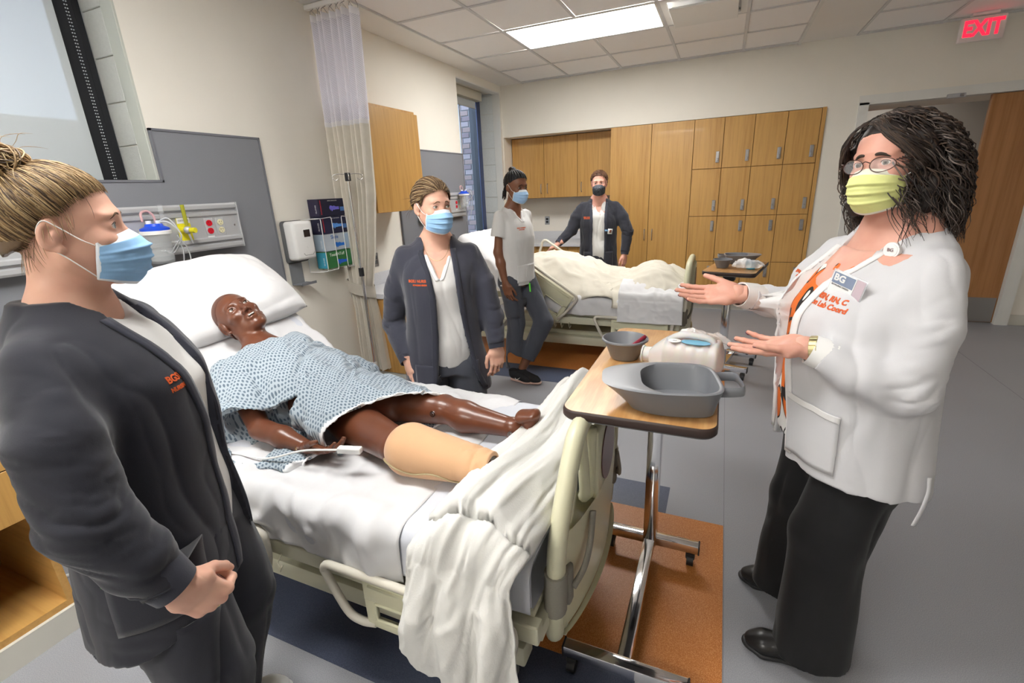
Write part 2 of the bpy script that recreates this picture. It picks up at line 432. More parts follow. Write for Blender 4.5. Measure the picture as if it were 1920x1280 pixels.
mb = MB(); mb.box((3.245, -8.2, 2.722), (3.268, 0.0, 2.742)); mb.box((0.297, -8.2, 2.728), (0.312, 0.0, 2.742)); mb.build('ceiling_trim', M['white_trim'], ceiling)
def ceiling_lamp(j, lab):
    x0, x1 = XL[1]+0.012, XL[3]-0.012; y1, y0 = YL[j]-0.012, YL[j+1]+0.012
    t = empty('ceiling_light', ((x0+x1)/2, (y0+y1)/2, 2.735), 0, lab, 'light', 'recessed ceiling light panels')
    mb = MB(); w, d = (x1-x0)/2, (y1-y0)/2
    for a, b in (((-w, -d, 0), (w, -d+0.014, 0.02)), ((-w, d-0.014, 0), (w, d, 0.02)), ((-w, -d, 0), (-w+0.014, d, 0.02)), ((w-0.014, -d, 0), (w, d, 0.02))): mb.box(a, b)
    mb.build('frame', M['white'], t)
    MB().box((-w+0.014, -d+0.014, 0.008), (w-0.014, d-0.014, 0.012)).build('diffuser', M['lamp'], t)
ceiling_lamp(2, 'bright white rectangular light panel recessed in the tiled ceiling, in the picture')
ceiling_lamp(8, 'second light panel, above the nearer bed, out of frame')
ceiling_lamp(12, 'third light panel, behind the photographer, out of frame')
t = empty('air_diffuser', (XL[3]+PT/2, YL[2]-PT/2, 2.735), 0, 'square white ceiling air vent with a dropped plate beside the light panel', 'vent')
mb = MB()
for a, b in (((-.297, -.297, 0), (.297, -.25, .012)), ((-.297, .25, 0), (.297, .297, .012)), ((-.297, -.25, 0), (-.25, .25, .012)), ((.25, -.25, 0), (.297, .25, .012))): mb.box(a, b)
mb.build('frame', M['white'], t)
MB().box((-.25, -.25, .03), (.25, .25, .04)).build('back_box', M['tbar'], t)
MB().box((-.235, -.235, -.045), (.235, .235, -.03), .004).build('plate', M['white'], t)

# ------------------------------------------------------------------ windows in the left wall
def joints(x0, x1, y, z0, z1, st, first, bm_):
    """white painted concrete blocks lining a window reveal (each its own piece)"""
    z = z0
    zs = [z0]+[z_ for z_ in np.arange(first, z1, st) if z_ > z0+0.02]+[z1]
    for a, b in zip(zs[:-1], zs[1:]):
        MB().box((x0, y, a+0.002), (x1, y+0.012, b-0.002), 0.003, seg=1).build('reveal_block', bm_, wall_left)
joints(-0.245, -0.088, -4.3965, 0.45, 2.70, 0.203, 0.58, M['block_shaded'])
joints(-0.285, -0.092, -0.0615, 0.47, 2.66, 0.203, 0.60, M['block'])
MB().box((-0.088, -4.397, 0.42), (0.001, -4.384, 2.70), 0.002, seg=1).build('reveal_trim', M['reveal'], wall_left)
MB().box((-0.092, -0.064, 0.45), (0.004, -0.049, 2.66), 0.002, seg=1).build('reveal_trim', M['white_trim'], wall_left)
MB().box((-0.092, -1.137, 2.645), (0.002, -0.05, 2.66), 0.002, seg=1).build('reveal_trim', M['white_trim'], wall_left)
glass = mat('window_glass', (0.9, 0.95, 0.97), 0.02, trans=1.0, ior=1.02, spec=0.3)
sillm = mat('window_sill_paint', (0.62, 0.66, 0.72), 0.4)
def window(name, y0, y1, z0, z1, x0, x1, mull):
    w = struct(empty(name, (0, 0, 0)))
    mb = MB(); s = 0.075
    mb.box((x0, y0, z0), (x1, y0+s, z1), 0.004); mb.box((x0, y1-s, z0), (x1, y1, z1), 0.004); mb.box((x0, y0+s, z0), (x1, y1-s, z0+s), 0.004); mb.box((x0, y0+s, z1-s), (x1, y1-s, z1), 0.004)
    for m_ in mull: mb.box((x0, m_-0.03, z0+s), (x1, m_+0.03, z1-s), 0.004)
    mb.build('window_frame', M['blackmetal'], w)
    MB().box(((x0+x1)/2-0.004, y0+s-0.01, z0+s-0.01), ((x0+x1)/2+0.004, y1-s+0.01, z1-s+0.01)).build('pane', glass, w)
    MB().box((x1, y0+0.005, z0-0.02), (0.05, y1-0.005, z0+0.012), 0.006).build('window_sill', sillm, w)
    return w
w1 = window('window_1', -6.4, -4.397, 0.45, 2.70, -0.33, -0.245, [-5.45])
w2 = window('window_2', -1.137, -0.062, 0.47, 2.66, -0.40, -0.288, [])
MB().box((-0.30, -4.52, 0.46), (-0.238, -4.43, 2.70), 0.003).build('blind_channel', M['blackmetal'], w1)
MB().box((-0.288, -0.16, 0.48), (-0.272, -0.062, 2.65), 0.003).build('frame_jamb', mat('navy_window_metal', (0.055, 0.075, 0.17), 0.35, 0.2), w2)
MB().box((-0.402, -0.60, 0.54), (-0.285, -0.575, 2.59)).build('bright_mullion', M['alu'], w2)
# roller shades
shm = bpy.data.materials.new('roller_shade_fabric'); shm.use_nodes = True; nt = shm.node_tree; nt.nodes.clear()
out = nt.nodes.new('ShaderNodeOutputMaterial'); df = nt.nodes.new('ShaderNodeBsdfDiffuse'); tr = nt.nodes.new('ShaderNodeBsdfTranslucent'); tp = nt.nodes.new('ShaderNodeBsdfTransparent')
m1 = nt.nodes.new('ShaderNodeMixShader'); m2 = nt.nodes.new('ShaderNodeMixShader'); m1.inputs[0].default_value = 0.11; m2.inputs[0].default_value = 0.03
df.inputs[0].default_value = (0.60, 0.64, 0.66, 1); tr.inputs[0].default_value = (0.62, 0.7, 0.8, 1)
nt.links.new(df.outputs[0], m1.inputs[1]); nt.links.new(tr.outputs[0], m1.inputs[2]); nt.links.new(m1.outputs[0], m2.inputs[1]); nt.links.new(tp.outputs[0], m2.inputs[2]); nt.links.new(m2.outputs[0], out.inputs[0])
t = empty('roller_shade', (-0.21, -5.45, 2.66), 0, 'pale translucent roller shade drawn down over the near left window', 'shade')
MB().grid(lambda u, v: (-0.004+0.0015*math.sin(v*9), -0.93+1.855*u, -1.62*v), 14, 24).build('shade_fabric', shm, t, smooth=180)
MB().box((-0.012, -0.93, -1.645), (0.006, 0.925, -1.61), 0.003).build('hem_bar', M['alu'], t)
MB().cyl((0, -0.95, 0), (0, 0.94, 0), 0.028).build('roller', M['alu'], t)
mb = MB()
for k in range(2):
    for i in range(150): mb.bm.verts.ensure_lookup_table() if False else None; bmesh.ops.create_icosphere(mb.bm, subdivisions=1, radius=0.0032, matrix=Matrix.Translation((0.018, 0.962+0.009*k, -0.02-i*0.0145)))
mb.build('bead_chain', M['alu'], t)
t = empty('roller_shade', (-0.19, -0.66, 2.61), 0, 'rolled-up shade in a cream cassette at the top of the far window', 'shade')
MB().box((-0.06, -0.45, -0.055), (0.03, 0.44, 0.045), 0.004).build('cassette', mat('cream_metal', (0.56, 0.53, 0.44), 0.5), t)
MB().box((-0.04, -0.43, -0.13), (-0.036, 0.38, -0.05)).build('shade_fabric', shm, t)
MB().box((-0.046, -0.43, -0.142), (-0.03, 0.38, -0.128), 0.003).build('hem_bar', M['alu'], t)
# outside: brick pier, ground
brick_cols = [mat('brick_%s' % n_, c, 0.9) for n_, c in (('plum', (0.17, 0.13, 0.14)), ('brown', (0.22, 0.16, 0.15)), ('grey', (0.24, 0.20, 0.21)))]
pier = MB().box((-3.0, 0.10, 0.0), (-0.42, 0.5, 6.0)).build('brick_pier', mat('mortar', (.20, .19, .195), 0.9))
tag(pier, 'grey-brown brick wall seen outside through the far window', 'wall')
bme = {}
for r_ in range(39):
    for c_ in range(4):
        x = -0.435-c_*0.2-(0.1 if r_ % 2 else 0); key = (r_*7+c_*3) % 3
        if key not in bme: o = MB().box((-0.095, -0.009, 0.0), (0.095, 0.0, 0.057), 0.002, seg=1).build('brick', brick_cols[key], pier); bme[key] = o.data
        else: o = bpy.data.objects.new('brick', bme[key]); C.objects.link(o); o.parent = pier
        o.location = (x-0.1, 0.1, 0.42+r_*0.0677-0.05)
gr = MB().grid(lambda u, v: (-30+29.6*u, -25+45*v, -0.25+0.05*math.sin(u*40)*math.cos(v*31)), 60, 60).build('lawn', m_noisy('grass', (0.09, 0.13, 0.05), 0.4, 6, 0.95), None, smooth=180)
tag(gr, 'dim green lawn outside beyond the window glass', 'grass', kind='stuff')
bd = MB(); bd.box((-16, -20, -0.19), (-12, 8, 3.6))
for k in range(6): bd.box((-12.0, -18+4*k, 0.9), (-11.93, -16.5+4*k, 2.6))
tag(bd.build('neighbour_building', m_noisy('far_brick', (0.28, 0.25, 0.24), 0.1, 4, 0.9)), 'low neighbouring building outside behind the roller shade', 'building')

# baseboards and door
def baseb(n_, a, b): struct(MB().box(a, b, 0.004, seg=1).build(n_, M['base']))
baseb('baseboard_left', (0, -8.2, 0), (0.012, -0.02, 0.105)); baseb('baseboard_back', (5.36, -0.012, 0), (6.4, 0, 0.105)); baseb('baseboard_back', (3.58, -0.012, 0), (3.83, 0, 0.105))
mb = MB(); mb.box((3.835, -0.03, 0), (3.915, 0.1, 2.14)); mb.box((5.262, -0.03, 0), (5.362, 0.1, 2.14)); mb.box((3.835, -0.03, 2.122), (5.362, 0.1, 2.205)); struct(mb.build('trim_1', M['white_trim']))
d1 = struct(empty('door_1', (5.262, 0.02, 0)))
MB().box((-0.415, 0, 0.01), (0, 0.045, 2.118), 0.003, seg=1).build('door_leaf', M['doorwood'], d1)
MB().box((-0.40, -0.003, 0.015), (-0.012, 0.0, 0.26)).build('kick_plate', M['steel'], d1)
MB().box((-0.418, 0.004, 0.95), (-0.412, 0.04, 1.11)).build('edge_bolt', M['darkgrey'], d1)
d2 = struct(empty('door_2', (3.915, 0.05, 0), R(86)))
MB().box((0, 0, 0.01), (0.93, 0.045, 2.118), 0.003, seg=1).build('door_leaf', M['doorwood'], d2)
mb = MB(); mb.cyl((0.86, -0.05, 1.0), (0.86, 0, 1.0), 0.01).cyl((0.86, -0.05, 1.0), (0.75, -0.055, 1.0), 0.009); mb.build('door_handle', M['steel'], d2)
t = empty('door_closer', (4.565, -0.05, 2.105+0.02), 0, 'small grey door closer track on the head of the door frame', 'door closer')
MB().box((-0.066, -0.012, -0.018), (0.066, 0.02, 0.018), 0.006).build('body', M['alu'], t)
MB().cyl((0.02, -0.022, 0), (0.045, -0.022, 0), 0.012).build('pivot', M['steel'], t)
hl = area('hall_fill', (4.3, 1.0, 2.40), (0, 0, 0), .5, .3, 2.2, (1, .95, .88))  # added fill light that lifts the dark hall; not a known fixture
# exit sign
t = empty('exit_sign', (4.60, -0.17, 2.74), 0, 'lit white EXIT sign with red letters hanging from the ceiling', 'sign')
MB().box((-0.09, -0.03, -0.022), (0.09, 0.03, 0.0), 0.006).build('canopy', M['white'], t)
MB().box((-0.155, -0.016, -0.215), (0.15, 0.016, -0.03), 0.008).build('sign_panel', mat('exit_panel', (0.82, 0.76, 0.74), 0.5), t)
def text_mesh(txt, size, extr=0.0008, bold=0.0, font_sp=1.0):
    cu = bpy.data.curves.new('txt', 'FONT'); cu.body = txt; cu.size = size; cu.extrude = extr; cu.align_x = 'CENTER'; cu.align_y = 'CENTER'; cu.offset = bold; cu.space_character = font_sp; cu.resolution_u = 3
    o = bpy.data.objects.new('txt', cu); C.objects.link(o); dg = bpy.context.evaluated_depsgraph_get(); me = bpy.data.meshes.new_from_object(o.evaluated_get(dg)); bpy.data.objects.remove(o); bpy.data.curves.remove(cu)
    return me
def flat_text(name, txt, size, loc, right, up, mat_, parent=None, extr=0.0006, bold=0.0, sx=1.0, sp=1.0):
    me = text_mesh(txt, size, extr, bold, sp); r = V(right).normalized(); u = V(up).normalized(); n = r.cross(u)
    me.transform(Matrix(((r.x*sx, u.x, n.x, loc[0]), (r.y*sx, u.y, n.y, loc[1]), (r.z*sx, u.z, n.z, loc[2]), (0, 0, 0, 1))))
    return link(name, me, mat_, parent)
redem = mat('exit_red', (1, 0.02, 0.05), 0.5, emit=(1, 0.015, 0.045), estr=.75)
flat_text('lettering', 'EXIT', 0.165, (0, -0.0175, -0.122), (1, 0, 0), (0, 0, 1), redem, t, 0.001, 0.006, 0.78)

# ------------------------------------------------------------------ cabinets of the back wall
def seamless_door(x0, x1, z0, z1, y, parent, name='door', g=0.0025, th=0.02, m=None):
    return MB().box((x0+g, y, z0+g), (x1-g, y+th, z1-g), 0.0015, seg=1).build(name, m or M['oak'], parent)
def bar_handle(x, y, z, L, parent):
    mb = MB(); mb.tube([(x, y, z+L/2), (x, y-0.02, z+L/2-0.006), (x, y-0.024, z+L/2-0.02), (x, y-0.024, z-L/2+0.02), (x, y-0.02, z-L/2+0.006), (x, y, z-L/2)], 0.0045, 8); return mb.build('handle', M['steel'], parent, smooth=60)
t = empty('tall_cabinet', (1.87, 0.2, 0), 0, 'tall oak cabinet with two full-height doors between the upper cabinets and the lockers', 'cabinet')
MB().box((1.407-1.87, -0.19, 0.1), (2.335-1.87, 0.3, 2.137)).build('carcass', M['oak_edge'], t)
for a, b, hx in ((1.407, 1.879, 1.84), (1.879, 2.338, 1.93)):
    d = seamless_door(a-1.87, b-1.87, 0.105, 2.137, -0.21, t); bar_handle(hx-1.87, -0.21, 0.9, 0.13, d)
MB().box((1.407-1.87, -0.15, 0), (2.335-1.87, 0.3, 0.1)).build('plinth', M['base'], t)
t = empty('locker_bank', (2.945, 0.2, 0), 0, 'bank of square oak lockers, four columns by four rows, with grey latch locks', 'lockers')
XS = [2.338, 2.643, 2.938, 3.240, 3.535]; ZS = [2.137, 1.618, 1.103, 0.587, 0.105]
MB().box((2.338-2.945, -0.19, 0.1), (3.545-2.945, 0.3, 2.137)).build('carcass', M['oak_edge'], t)
MB().box((3.537-2.945, -0.215, 0.0), (3.572-2.945, 0.3, 2.14), 0.001).build('end_panel', M['oak'], t)
MB().box((2.338-2.945, -0.15, 0), (3.545-2.945, 0.3, 0.1)).build('plinth', M['base'], t)
lock_me = None
for i in range(4):
    for j in range(4):
        d = seamless_door(XS[i]-2.945, XS[i+1]-2.945, ZS[j+1], ZS[j], -0.21, t)
        if lock_me is None:
            mb = MB(); mb.box((-0.017, -0.014, -0.058), (0.017, 0, 0.058), 0.003, seg=1); mb.box((-0.009, -0.026, -0.045), (0.009, -0.012, -0.012), 0.003, seg=1); mb.box((-0.011, -0.017, 0.0), (0.011, -0.013, 0.045), 0.001, seg=1)
            mb.cyl((0, -0.02, -0.028), (0, -0.03, -0.028), 0.007, n=10)
            o = mb.build('latch_lock', M['steel'], d); lock_me = o.data
        else: o = bpy.data.objects.new('latch_lock', lock_me); C.objects.link(o); o.parent = d
        zz = (ZS[j+1]+0.118) if j < 2 else (ZS[j]-0.11)
        o.location = (XS[i+1]-0.048-2.945, -0.21, zz)
t = empty('wall_cupboard', (0.7, 0.4, 1.37), 0, 'oak upper cupboard with three doors in the recessed corner', 'cabinet')
MB().box((0.02-0.7, -0.14, 0.0), (1.405-0.7, 0.2, 0.765)).build('carcass', M['oak_edge'], t)
for a, b, hx in ((0.02, 0.475, 0.43), (0.475, 0.93, 0.52), (0.93, 1.405, 0.985)):
    d = seamless_door(a-0.7, b-0.7, 0.0, 0.765, -0.16, t); bar_handle(hx-0.7, -0.16, 0.12, 0.12, d)
t = empty('base_cupboard', (0.7, 0.4, 0), 0, 'low oak drawer cupboard under the recessed speckled worktop', 'cabinet')
MB().box((0.02-0.7, -0.36, 0.1), (1.405-0.7, 0.2, 0.75)).build('carcass', M['oak_edge'], t)
xs = [0.02, 0.42, 0.86, 1.13, 1.405]
for i in range(4):
    if i % 2 == 0: zz = [0.1, 0.32, 0.53, 0.75]
    else: zz = [0.1, 0.45, 0.6, 0.75]
    for a, b in zip(zz[:-1], zz[1:]): seamless_door(xs[i]-0.7, xs[i+1]-0.7, a, b, -0.38, t, 'drawer')
tag(MB().box((0.014, -0.02, 0.752), (1.405, 0.615, 0.79), 0.003, seg=1).build('worktop', M['counter']), 'pale speckled worktop on the recessed base cupboard', 'counter')
tag(MB().box((0.014, 0.60, 0.79), (1.405, 0.618, 0.90), 0.002, seg=1).build('splashback', M['counter']), 'low speckled splashback behind the recessed worktop', 'splashback')
def outlet(loc, normal, lab, cm, group=None):
    t = empty('wall_outlet', loc, math.atan2(normal[0], -normal[1]), lab, 'outlet', group)
    MB().box((-0.036, -0.006, -0.058), (0.036, 0, 0.058), 0.003, seg=1).build('cover_plate', M['steel'], t)
    for z in (-0.02, 0.02): MB().box((-0.017, -0.009, z-0.015), (0.017, -0.005, z+0.015), 0.004, seg=1).build('socket', cm, t)
    return t
outlet((0.37, 0.619, 1.05), (0, -1), 'steel outlet plate with black sockets above the recessed worktop', M['black'])
outlet((0.001, -2.79, 0.975), (1, 0), 'steel outlet plate with black sockets beside the curtain', M['darkgrey'])
# ------------------------------------------------------------------ left wall: cupboard, base unit, panels
t = empty('wall_cupboard', (0.0, -2.76, 1.37), 0, 'oak wall cupboard with one door, next to the curtain on the left wall', 'cabinet')
MB().box((0.001, -0.32, 0.02), (0.31, 0.31, 0.762), 0.001).build('carcass', M['oak'], t)
MB().box((0.312, -0.318, -0.0), (0.333, 0.318, 0.74), 0.002, seg=1).build('door', M['oak'], t)
t = empty('base_cupboard', (0.0, -2.75, 0), 0, 'low oak cupboard by the curtain carrying a speckled top', 'cabinet')
MB().box((0.001, -0.37, 0.1), (0.50, 0.365, 0.72), 0.001).build('carcass', M['oak'], t)
for a, b in ((-0.37, 0.0), (0.0, 0.365)): d = MB().box((0.502, a+0.003, 0.103), (0.522, b-0.003, 0.717), 0.001, seg=1).build('door', M['oak'], t)
MB().box((0.001, -0.36, 0.0), (0.47, 0.36, 0.1)).build('plinth', M['base'], t)
tag(MB().box((0.001, -3.14, 0.722), (0.545, -2.375, 0.765), 0.004, seg=1).build('worktop', M['counter']), 'pale speckled worktop on the low cupboard behind the curtain', 'counter')
tag(MB().box((0.001, -3.14, 0.765), (0.018, -2.375, 0.865), 0.002, seg=1).build('splashback', M['counter']), 'low speckled splashback on the left wall', 'splashback')
def lpanel(name, polys, lab):
    t = empty(name, (0, 0, 0), 0, lab, 'wall panel')
    mb = MB(); poly = polys; mb.prism([(0.001, y, z) for y, z in poly], (0.014, 0, 0)); mb.build('panel_face', M['panel'], t)
    mb = MB(); n = len(poly)
    for i in range(n):
        a = V((0.016, *poly[i])); b = V((0.016, *poly[(i+1) % n])); d = (b-a).normalized(); 
        mb.box((0.001, min(a.y, b.y)-0.006, min(a.z, b.z)-0.006), (0.019, max(a.y, b.y)+0.006, max(a.z, b.z)+0.006), 0.001, seg=1)
    mb.build('edge_trim', M['panel_edge'], t); return t
lpanel('grey_wall_board', [(-3.745, 0.35), (-3.745, 1.865), (-4.378, 1.865), (-4.378, 1.616), (-6.5, 1.616), (-6.5, 1.03), (-4.378, 1.03), (-4.378, 0.35)], 'large grey wall panel behind the nearer bed, stepped under the window')
lpanel('grey_wall_board', [(-1.14, 0.35), (-1.14, 1.893), (-2.365, 1.893), (-2.365, 0.35)], 'grey wall panel behind the farther bed')
def headwall_rail(y0, y1, lab, full=True):
    t = empty('headwall_rail', (0.02, y1, 1.37), 0, lab, 'medical rail')
    w = y1-y0; mb = MB()
    prof = [(0, -.125), (.045, -.125), (.05, -.115), (.05, -.098), (.035, -.09), (.035, -.083), (.05, -.078), (.05, -.062), (.04, -.055), (.04, .055), (.05, .062), (.05, .078), (.035, .083), (.035, .09), (.05, .098), (.05, .115), (.045, .125), (0, .125)]
    mb.prism([(x, -w, z) for x, z in prof], (0, w-0.004, 0)); mb.build('rail_body', M['alu'], t)
    MB().box((0, -0.004, -0.127), (0.053, 0.002, 0.127), 0.001, seg=1).build('end_cap', mat('rail_end', (0.45, 0.46, 0.48), 0.4), t)
    MB().sph((0.041, -0.03, 0.0), 0.006, sc3=(.5, 1, 1)).build('screw', M['chrome'], t)
    def soc(y, z, c, nm):
        s_ = MB().cyl((0.04, y, z), (0.047, y, z), 0.0165, n=16).build('socket', c, t, smooth=40); s_['label'] = nm
        mb = MB()
        for dy in (-.006, .006): mb.box((0.047, y+dy-.0012, z+.001), (0.0476, y+dy+.0012, z+.008))
        mb.cyl((0.047, y, z-.008), (0.0476, y, z-.008), 0.002, n=8); mb.build('slot', M['black'], s_)
    red = colour('red_socket', (0.62, 0.005, 0.02), rough=0.35); iv = colour('ivory_socket', (0.72, 0.68, 0.45), rough=0.4)
    for z in (-.021, .021): soc(4.034-4.218 if full else -.2, z, red, 'red socket'); soc(4.034-4.152 if full else -.13, z, iv, 'ivory socket')
    for y in (-.184, -.118): MB().box((0.038, y-.026, -.05), (0.042, y+.026, .05), .003, seg=1).build('outlet_plate', mat('socket_plate', (0.47, 0.48, 0.5), 0.4), t)
    for y, z in ((-.15, .062), (-.186, -.053)): MB().box((0.04, y-.02, z-.0045), (0.0416, y+.02, z+.0045)).build('sticker', M['white'], t)
    return t
headwall_rail(-5.7, -4.034, 'aluminium medical rail with red and ivory sockets over the nearer bed')
headwall_rail(-2.1, -1.25, 'aluminium medical rail partly hidden behind the woman, over the farther bed')
yel = colour('yellow_plastic', (0.75, 0.68, 0.02), rough=0.4)
t = empty('oxygen_flowmeter', (0.062, -4.36, 1.37), 0, 'oxygen flowmeter with a yellow tube and knob on a yellow wall plate', 'flowmeter')
MB().box((0, -.036, -.062), (.004, .036, .06), .002, seg=1).build('wall_plate', yel, t)
MB().box((.0042, -.034, .03), (.0048, .034, .058)).build('plate_label', M['white'], t)
flat_text('lettering', 'OXYGEN', .013, (.0052, 0, .044), (0, 1, 0), (0, 0, 1), M['black'], t, .0002)
MB().cyl((.004, -.012, -.006), (.03, -.012, -.006), .016).build('adapter', yel, t, smooth=40)
MB().cyl((.045, -.012, .02), (.045, -.012, .125), .0095).build('flow_tube', mat('yellow_tube', (.55, .55, .05), .15, trans=.4), t, smooth=40)
MB().sph((.045, -.012, -.004), .02).cyl((.045, -.012, -.02), (.045, .0, -.075), .006, .004).build('valve_body', M['alu'], t, smooth=60)
MB().cyl((.06, -.008, -.006), (.088, .0, -.006), .014, n=12).build('knob', yel, t, smooth=40)
def canister(loc, s, lab):
    t = empty('suction_canister', loc, 0, lab, 'canister'); 
    clear = colour('clear_plastic', (.85, .89, .92), rough=.08, alpha=.15)
    blue = colour('blue_lid', (.01, .07, .62), rough=.35)
    MB().lathe([(.0, -.15), (.05, -.15), (.052, -.14), (.058, .0), (.056, .0), (.05, -.137), (.0, -.146)], n=28).build('jar', clear, t, smooth=50)
    MB().lathe([(.058, -.012), (.066, -.01), (.067, .004), (.06, .008), (.0, .008)], n=28).build('collar', M['white'], t, smooth=50)
    MB().lathe([(.062, .008), (.062, .018), (.04, .028), (.036, .04), (.0, .04)], n=28).build('lid', blue, t, smooth=40)
    mb = MB(); mb.cyl((.02, .01, .035), (.02, .01, .055), .01); mb.cyl((-.02, -.01, .035), (-.02, -.01, .055), .012); mb.build('port', M['white'], t, smooth=40)
    mb = MB()
    for k, (a_, b_) in enumerate(((.06, .02), (.075, -.0))): mb.tube(spline([(.02, .01, .05), (.06, .04, .04+b_), (.07, .075, -.02), (.03, .07, -.08+b_), (.0, a_-.02, -.11), (.02, -.01+b_, -.09)], 8), .0035, 8)
    mb.tube(spline([(.05, .05, -.05), (.04, .085, -.09), (.0, .09, -.2), (-.03, .08, -.32)], 8), .003, 8); mb.tube(spline([(.06, .06, -.02), (.05, .105, -.1), (.02, .115, -.22), (.0, .1, -.32)], 8), .003, 8)
    mb.build('tubing', colour('white_tube', (.75, .77, .8), rough=.2, trans=.3), t, smooth=180)
    mb = MB(); mb.tube(spline([(-.03, -.03, .05), (-.03, -.028, .09), (-.03, .0, .10), (-.03, .025, .08), (-.03, .03, .04)], 6), .006, 6); mb.build('bail', mat('pink_tube', (.62, .38, .38), .4), t, smooth=180)
    t.scale = (s, s, s); return t
canister((0.145, -4.555, 1.372), 1.0, 'clear suction canister with a bright blue lid and looped white tubes')
canister((0.12, -1.36, 1.47), .9, 'small far suction canister with blue lid beside the far window')
MB_ = None
tag(MB().cyl((.085, -4.47, 1.37), (.085, -4.47, 1.50), .012).sph((.085, -4.47, 1.36), .018).build('suction_gauge', colour('clear_plastic', (.85, .89, .92), rough=.08, alpha=.15), None, smooth=50), 'clear upright gauge tube beside the blue-lidded canister', 'gauge')
# hand sanitiser
t = empty('sanitizer_dispenser', (0.0, -3.61, 1.1), 0, 'white wall hand sanitizer dispenser with dark window and grey drip tray', 'dispenser')
MB().box((0.001, -.098, -.02), (.03, .092, .26), .02).build('back_plate', M['darkgrey'], t, smooth=40)
def dsp(u, v):
    a = 2*PI*u; r_ = [(.0, 0.0), (.8, 0.0), (1, .06), (1, .5), (1, .9), (.93, .98), (.0, 1.0)]
    return (0, 0, 0)
mb = MB(); mb.box((.02, -.088, .0), (.115, .084, .258), .022, seg=4); o = mb.build('cover', M['white'], t, smooth=60)
MB().box((.1, -.005, .15), (.1165, .05, .2), .002).build('sensor_window', colour('smoked_window', (.02, .01, .01), rough=.1), t)
MB().cyl((.1145, .02, .085), (.1165, .02, .085), .012, n=18).build('button', M['white'], t)
MB().tube([(.116, -.03+.0, .045), (.116, -.02, .03), (.116, .05, .03), (.116, .06, .045)], .0012, 6).build('groove', M['darkgrey'], t)
mb = MB(); mb.box((.001, -.075, -.17), (.008, .03, 0)); mb.box((.001, -.075, -.172), (.10, .05, -.165), .002, seg=1); mb.box((.096, -.075, -.172), (.1, .05, -.155)); mb.build('drip_tray', mat('tray_grey', (.2, .21, .23), .5), t)
# glove boxes in a wire rack
t = empty('glove_rack', (0, -3.3, 1.0), 0, 'white wire rack on the wall holding four stacked glove boxes', 'rack')
mb = MB(); w = .0028
for y in (-.15, .11): mb.tube([(.004, y, .36), (.115, y, .36), (.118, y+.0, .34), (.118, y, .015), (.115, y, -.008), (.004, y, -.008)], w, 6)
for y in (-.08, .04): mb.tube([(.004, y, -.008), (.118, y, -.008)], w, 6)
mb.tube([(.118, -.15, .36), (.118, -.05, .365), (.118, -.045, .355), (.118, -.045, .01), (.118, -.05, -.008), (.118, -.15, -.008)], w, 6)
mb.tube([(.118, .11, .36), (.118, .06, .365), (.118, .055, .355), (.118, .055, .01), (.118, .06, -.008), (.118, .14, -.008)], w, 6)
mb.tube([(.004, -.21, .36), (.115, -.21, .36)], w, 6); mb.tube([(.004, -.21, -.008), (.004, -.21, .36)], w, 6); mb.tube([(.118, -.21, .36), (.118, -.15, .36)], w, 6); mb.tube([(.004, -.21, -.008), (.118, -.2, -.008), (.118, -.15, -.008)], w, 6)
mb.build('wire_frame', M['white'], t, smooth=60)
def hand_blob(name, y, z, sc_, c, parent):
    mb = MB(); s_ = sc_
    mb.sph((0, y, z), .018*s_, sc3=(.12, 1.2, .8))
    for k in range(5):
        a = R(150+k*22); mb.tube([(0, y, z), (0, y+.03*s_*math.cos(a), z+.018*s_*math.sin(a)+.004), (0, y+.045*s_*math.cos(a), z+.024*s_*math.sin(a))], .0045*s_, 6)
    mb.box((-.001, y+.012*s_, z-.012*s_), (.001, y+.05*s_, z+.008*s_))
    o = mb.build(name, c, parent); o.scale = (.35, 1, 1); return o
boxes = [(.372, (.022, .022, .05), (.022, .018, .05), 'dark navy glove box with a violet glove picture, top of the stack', '', (.2, .18, .75)),
         (.25, (.03, .03, .075), (.02, .02, .05), 'dark navy glove box with a pale blue glove picture, second from the top', '', (.12, .35, .85)),
         (.128, (.55, .62, .7), (.4, .5, .6), 'white and pale blue glove box reading Skyle, third from the top', 'Skyle', (.02, .2, .75)),
         (.004, (.04, .2, .06), (.05, .35, .5), 'green glove box with a teal side, bottom of the stack', 'TouchNTuff', (.02, .15, .8))]
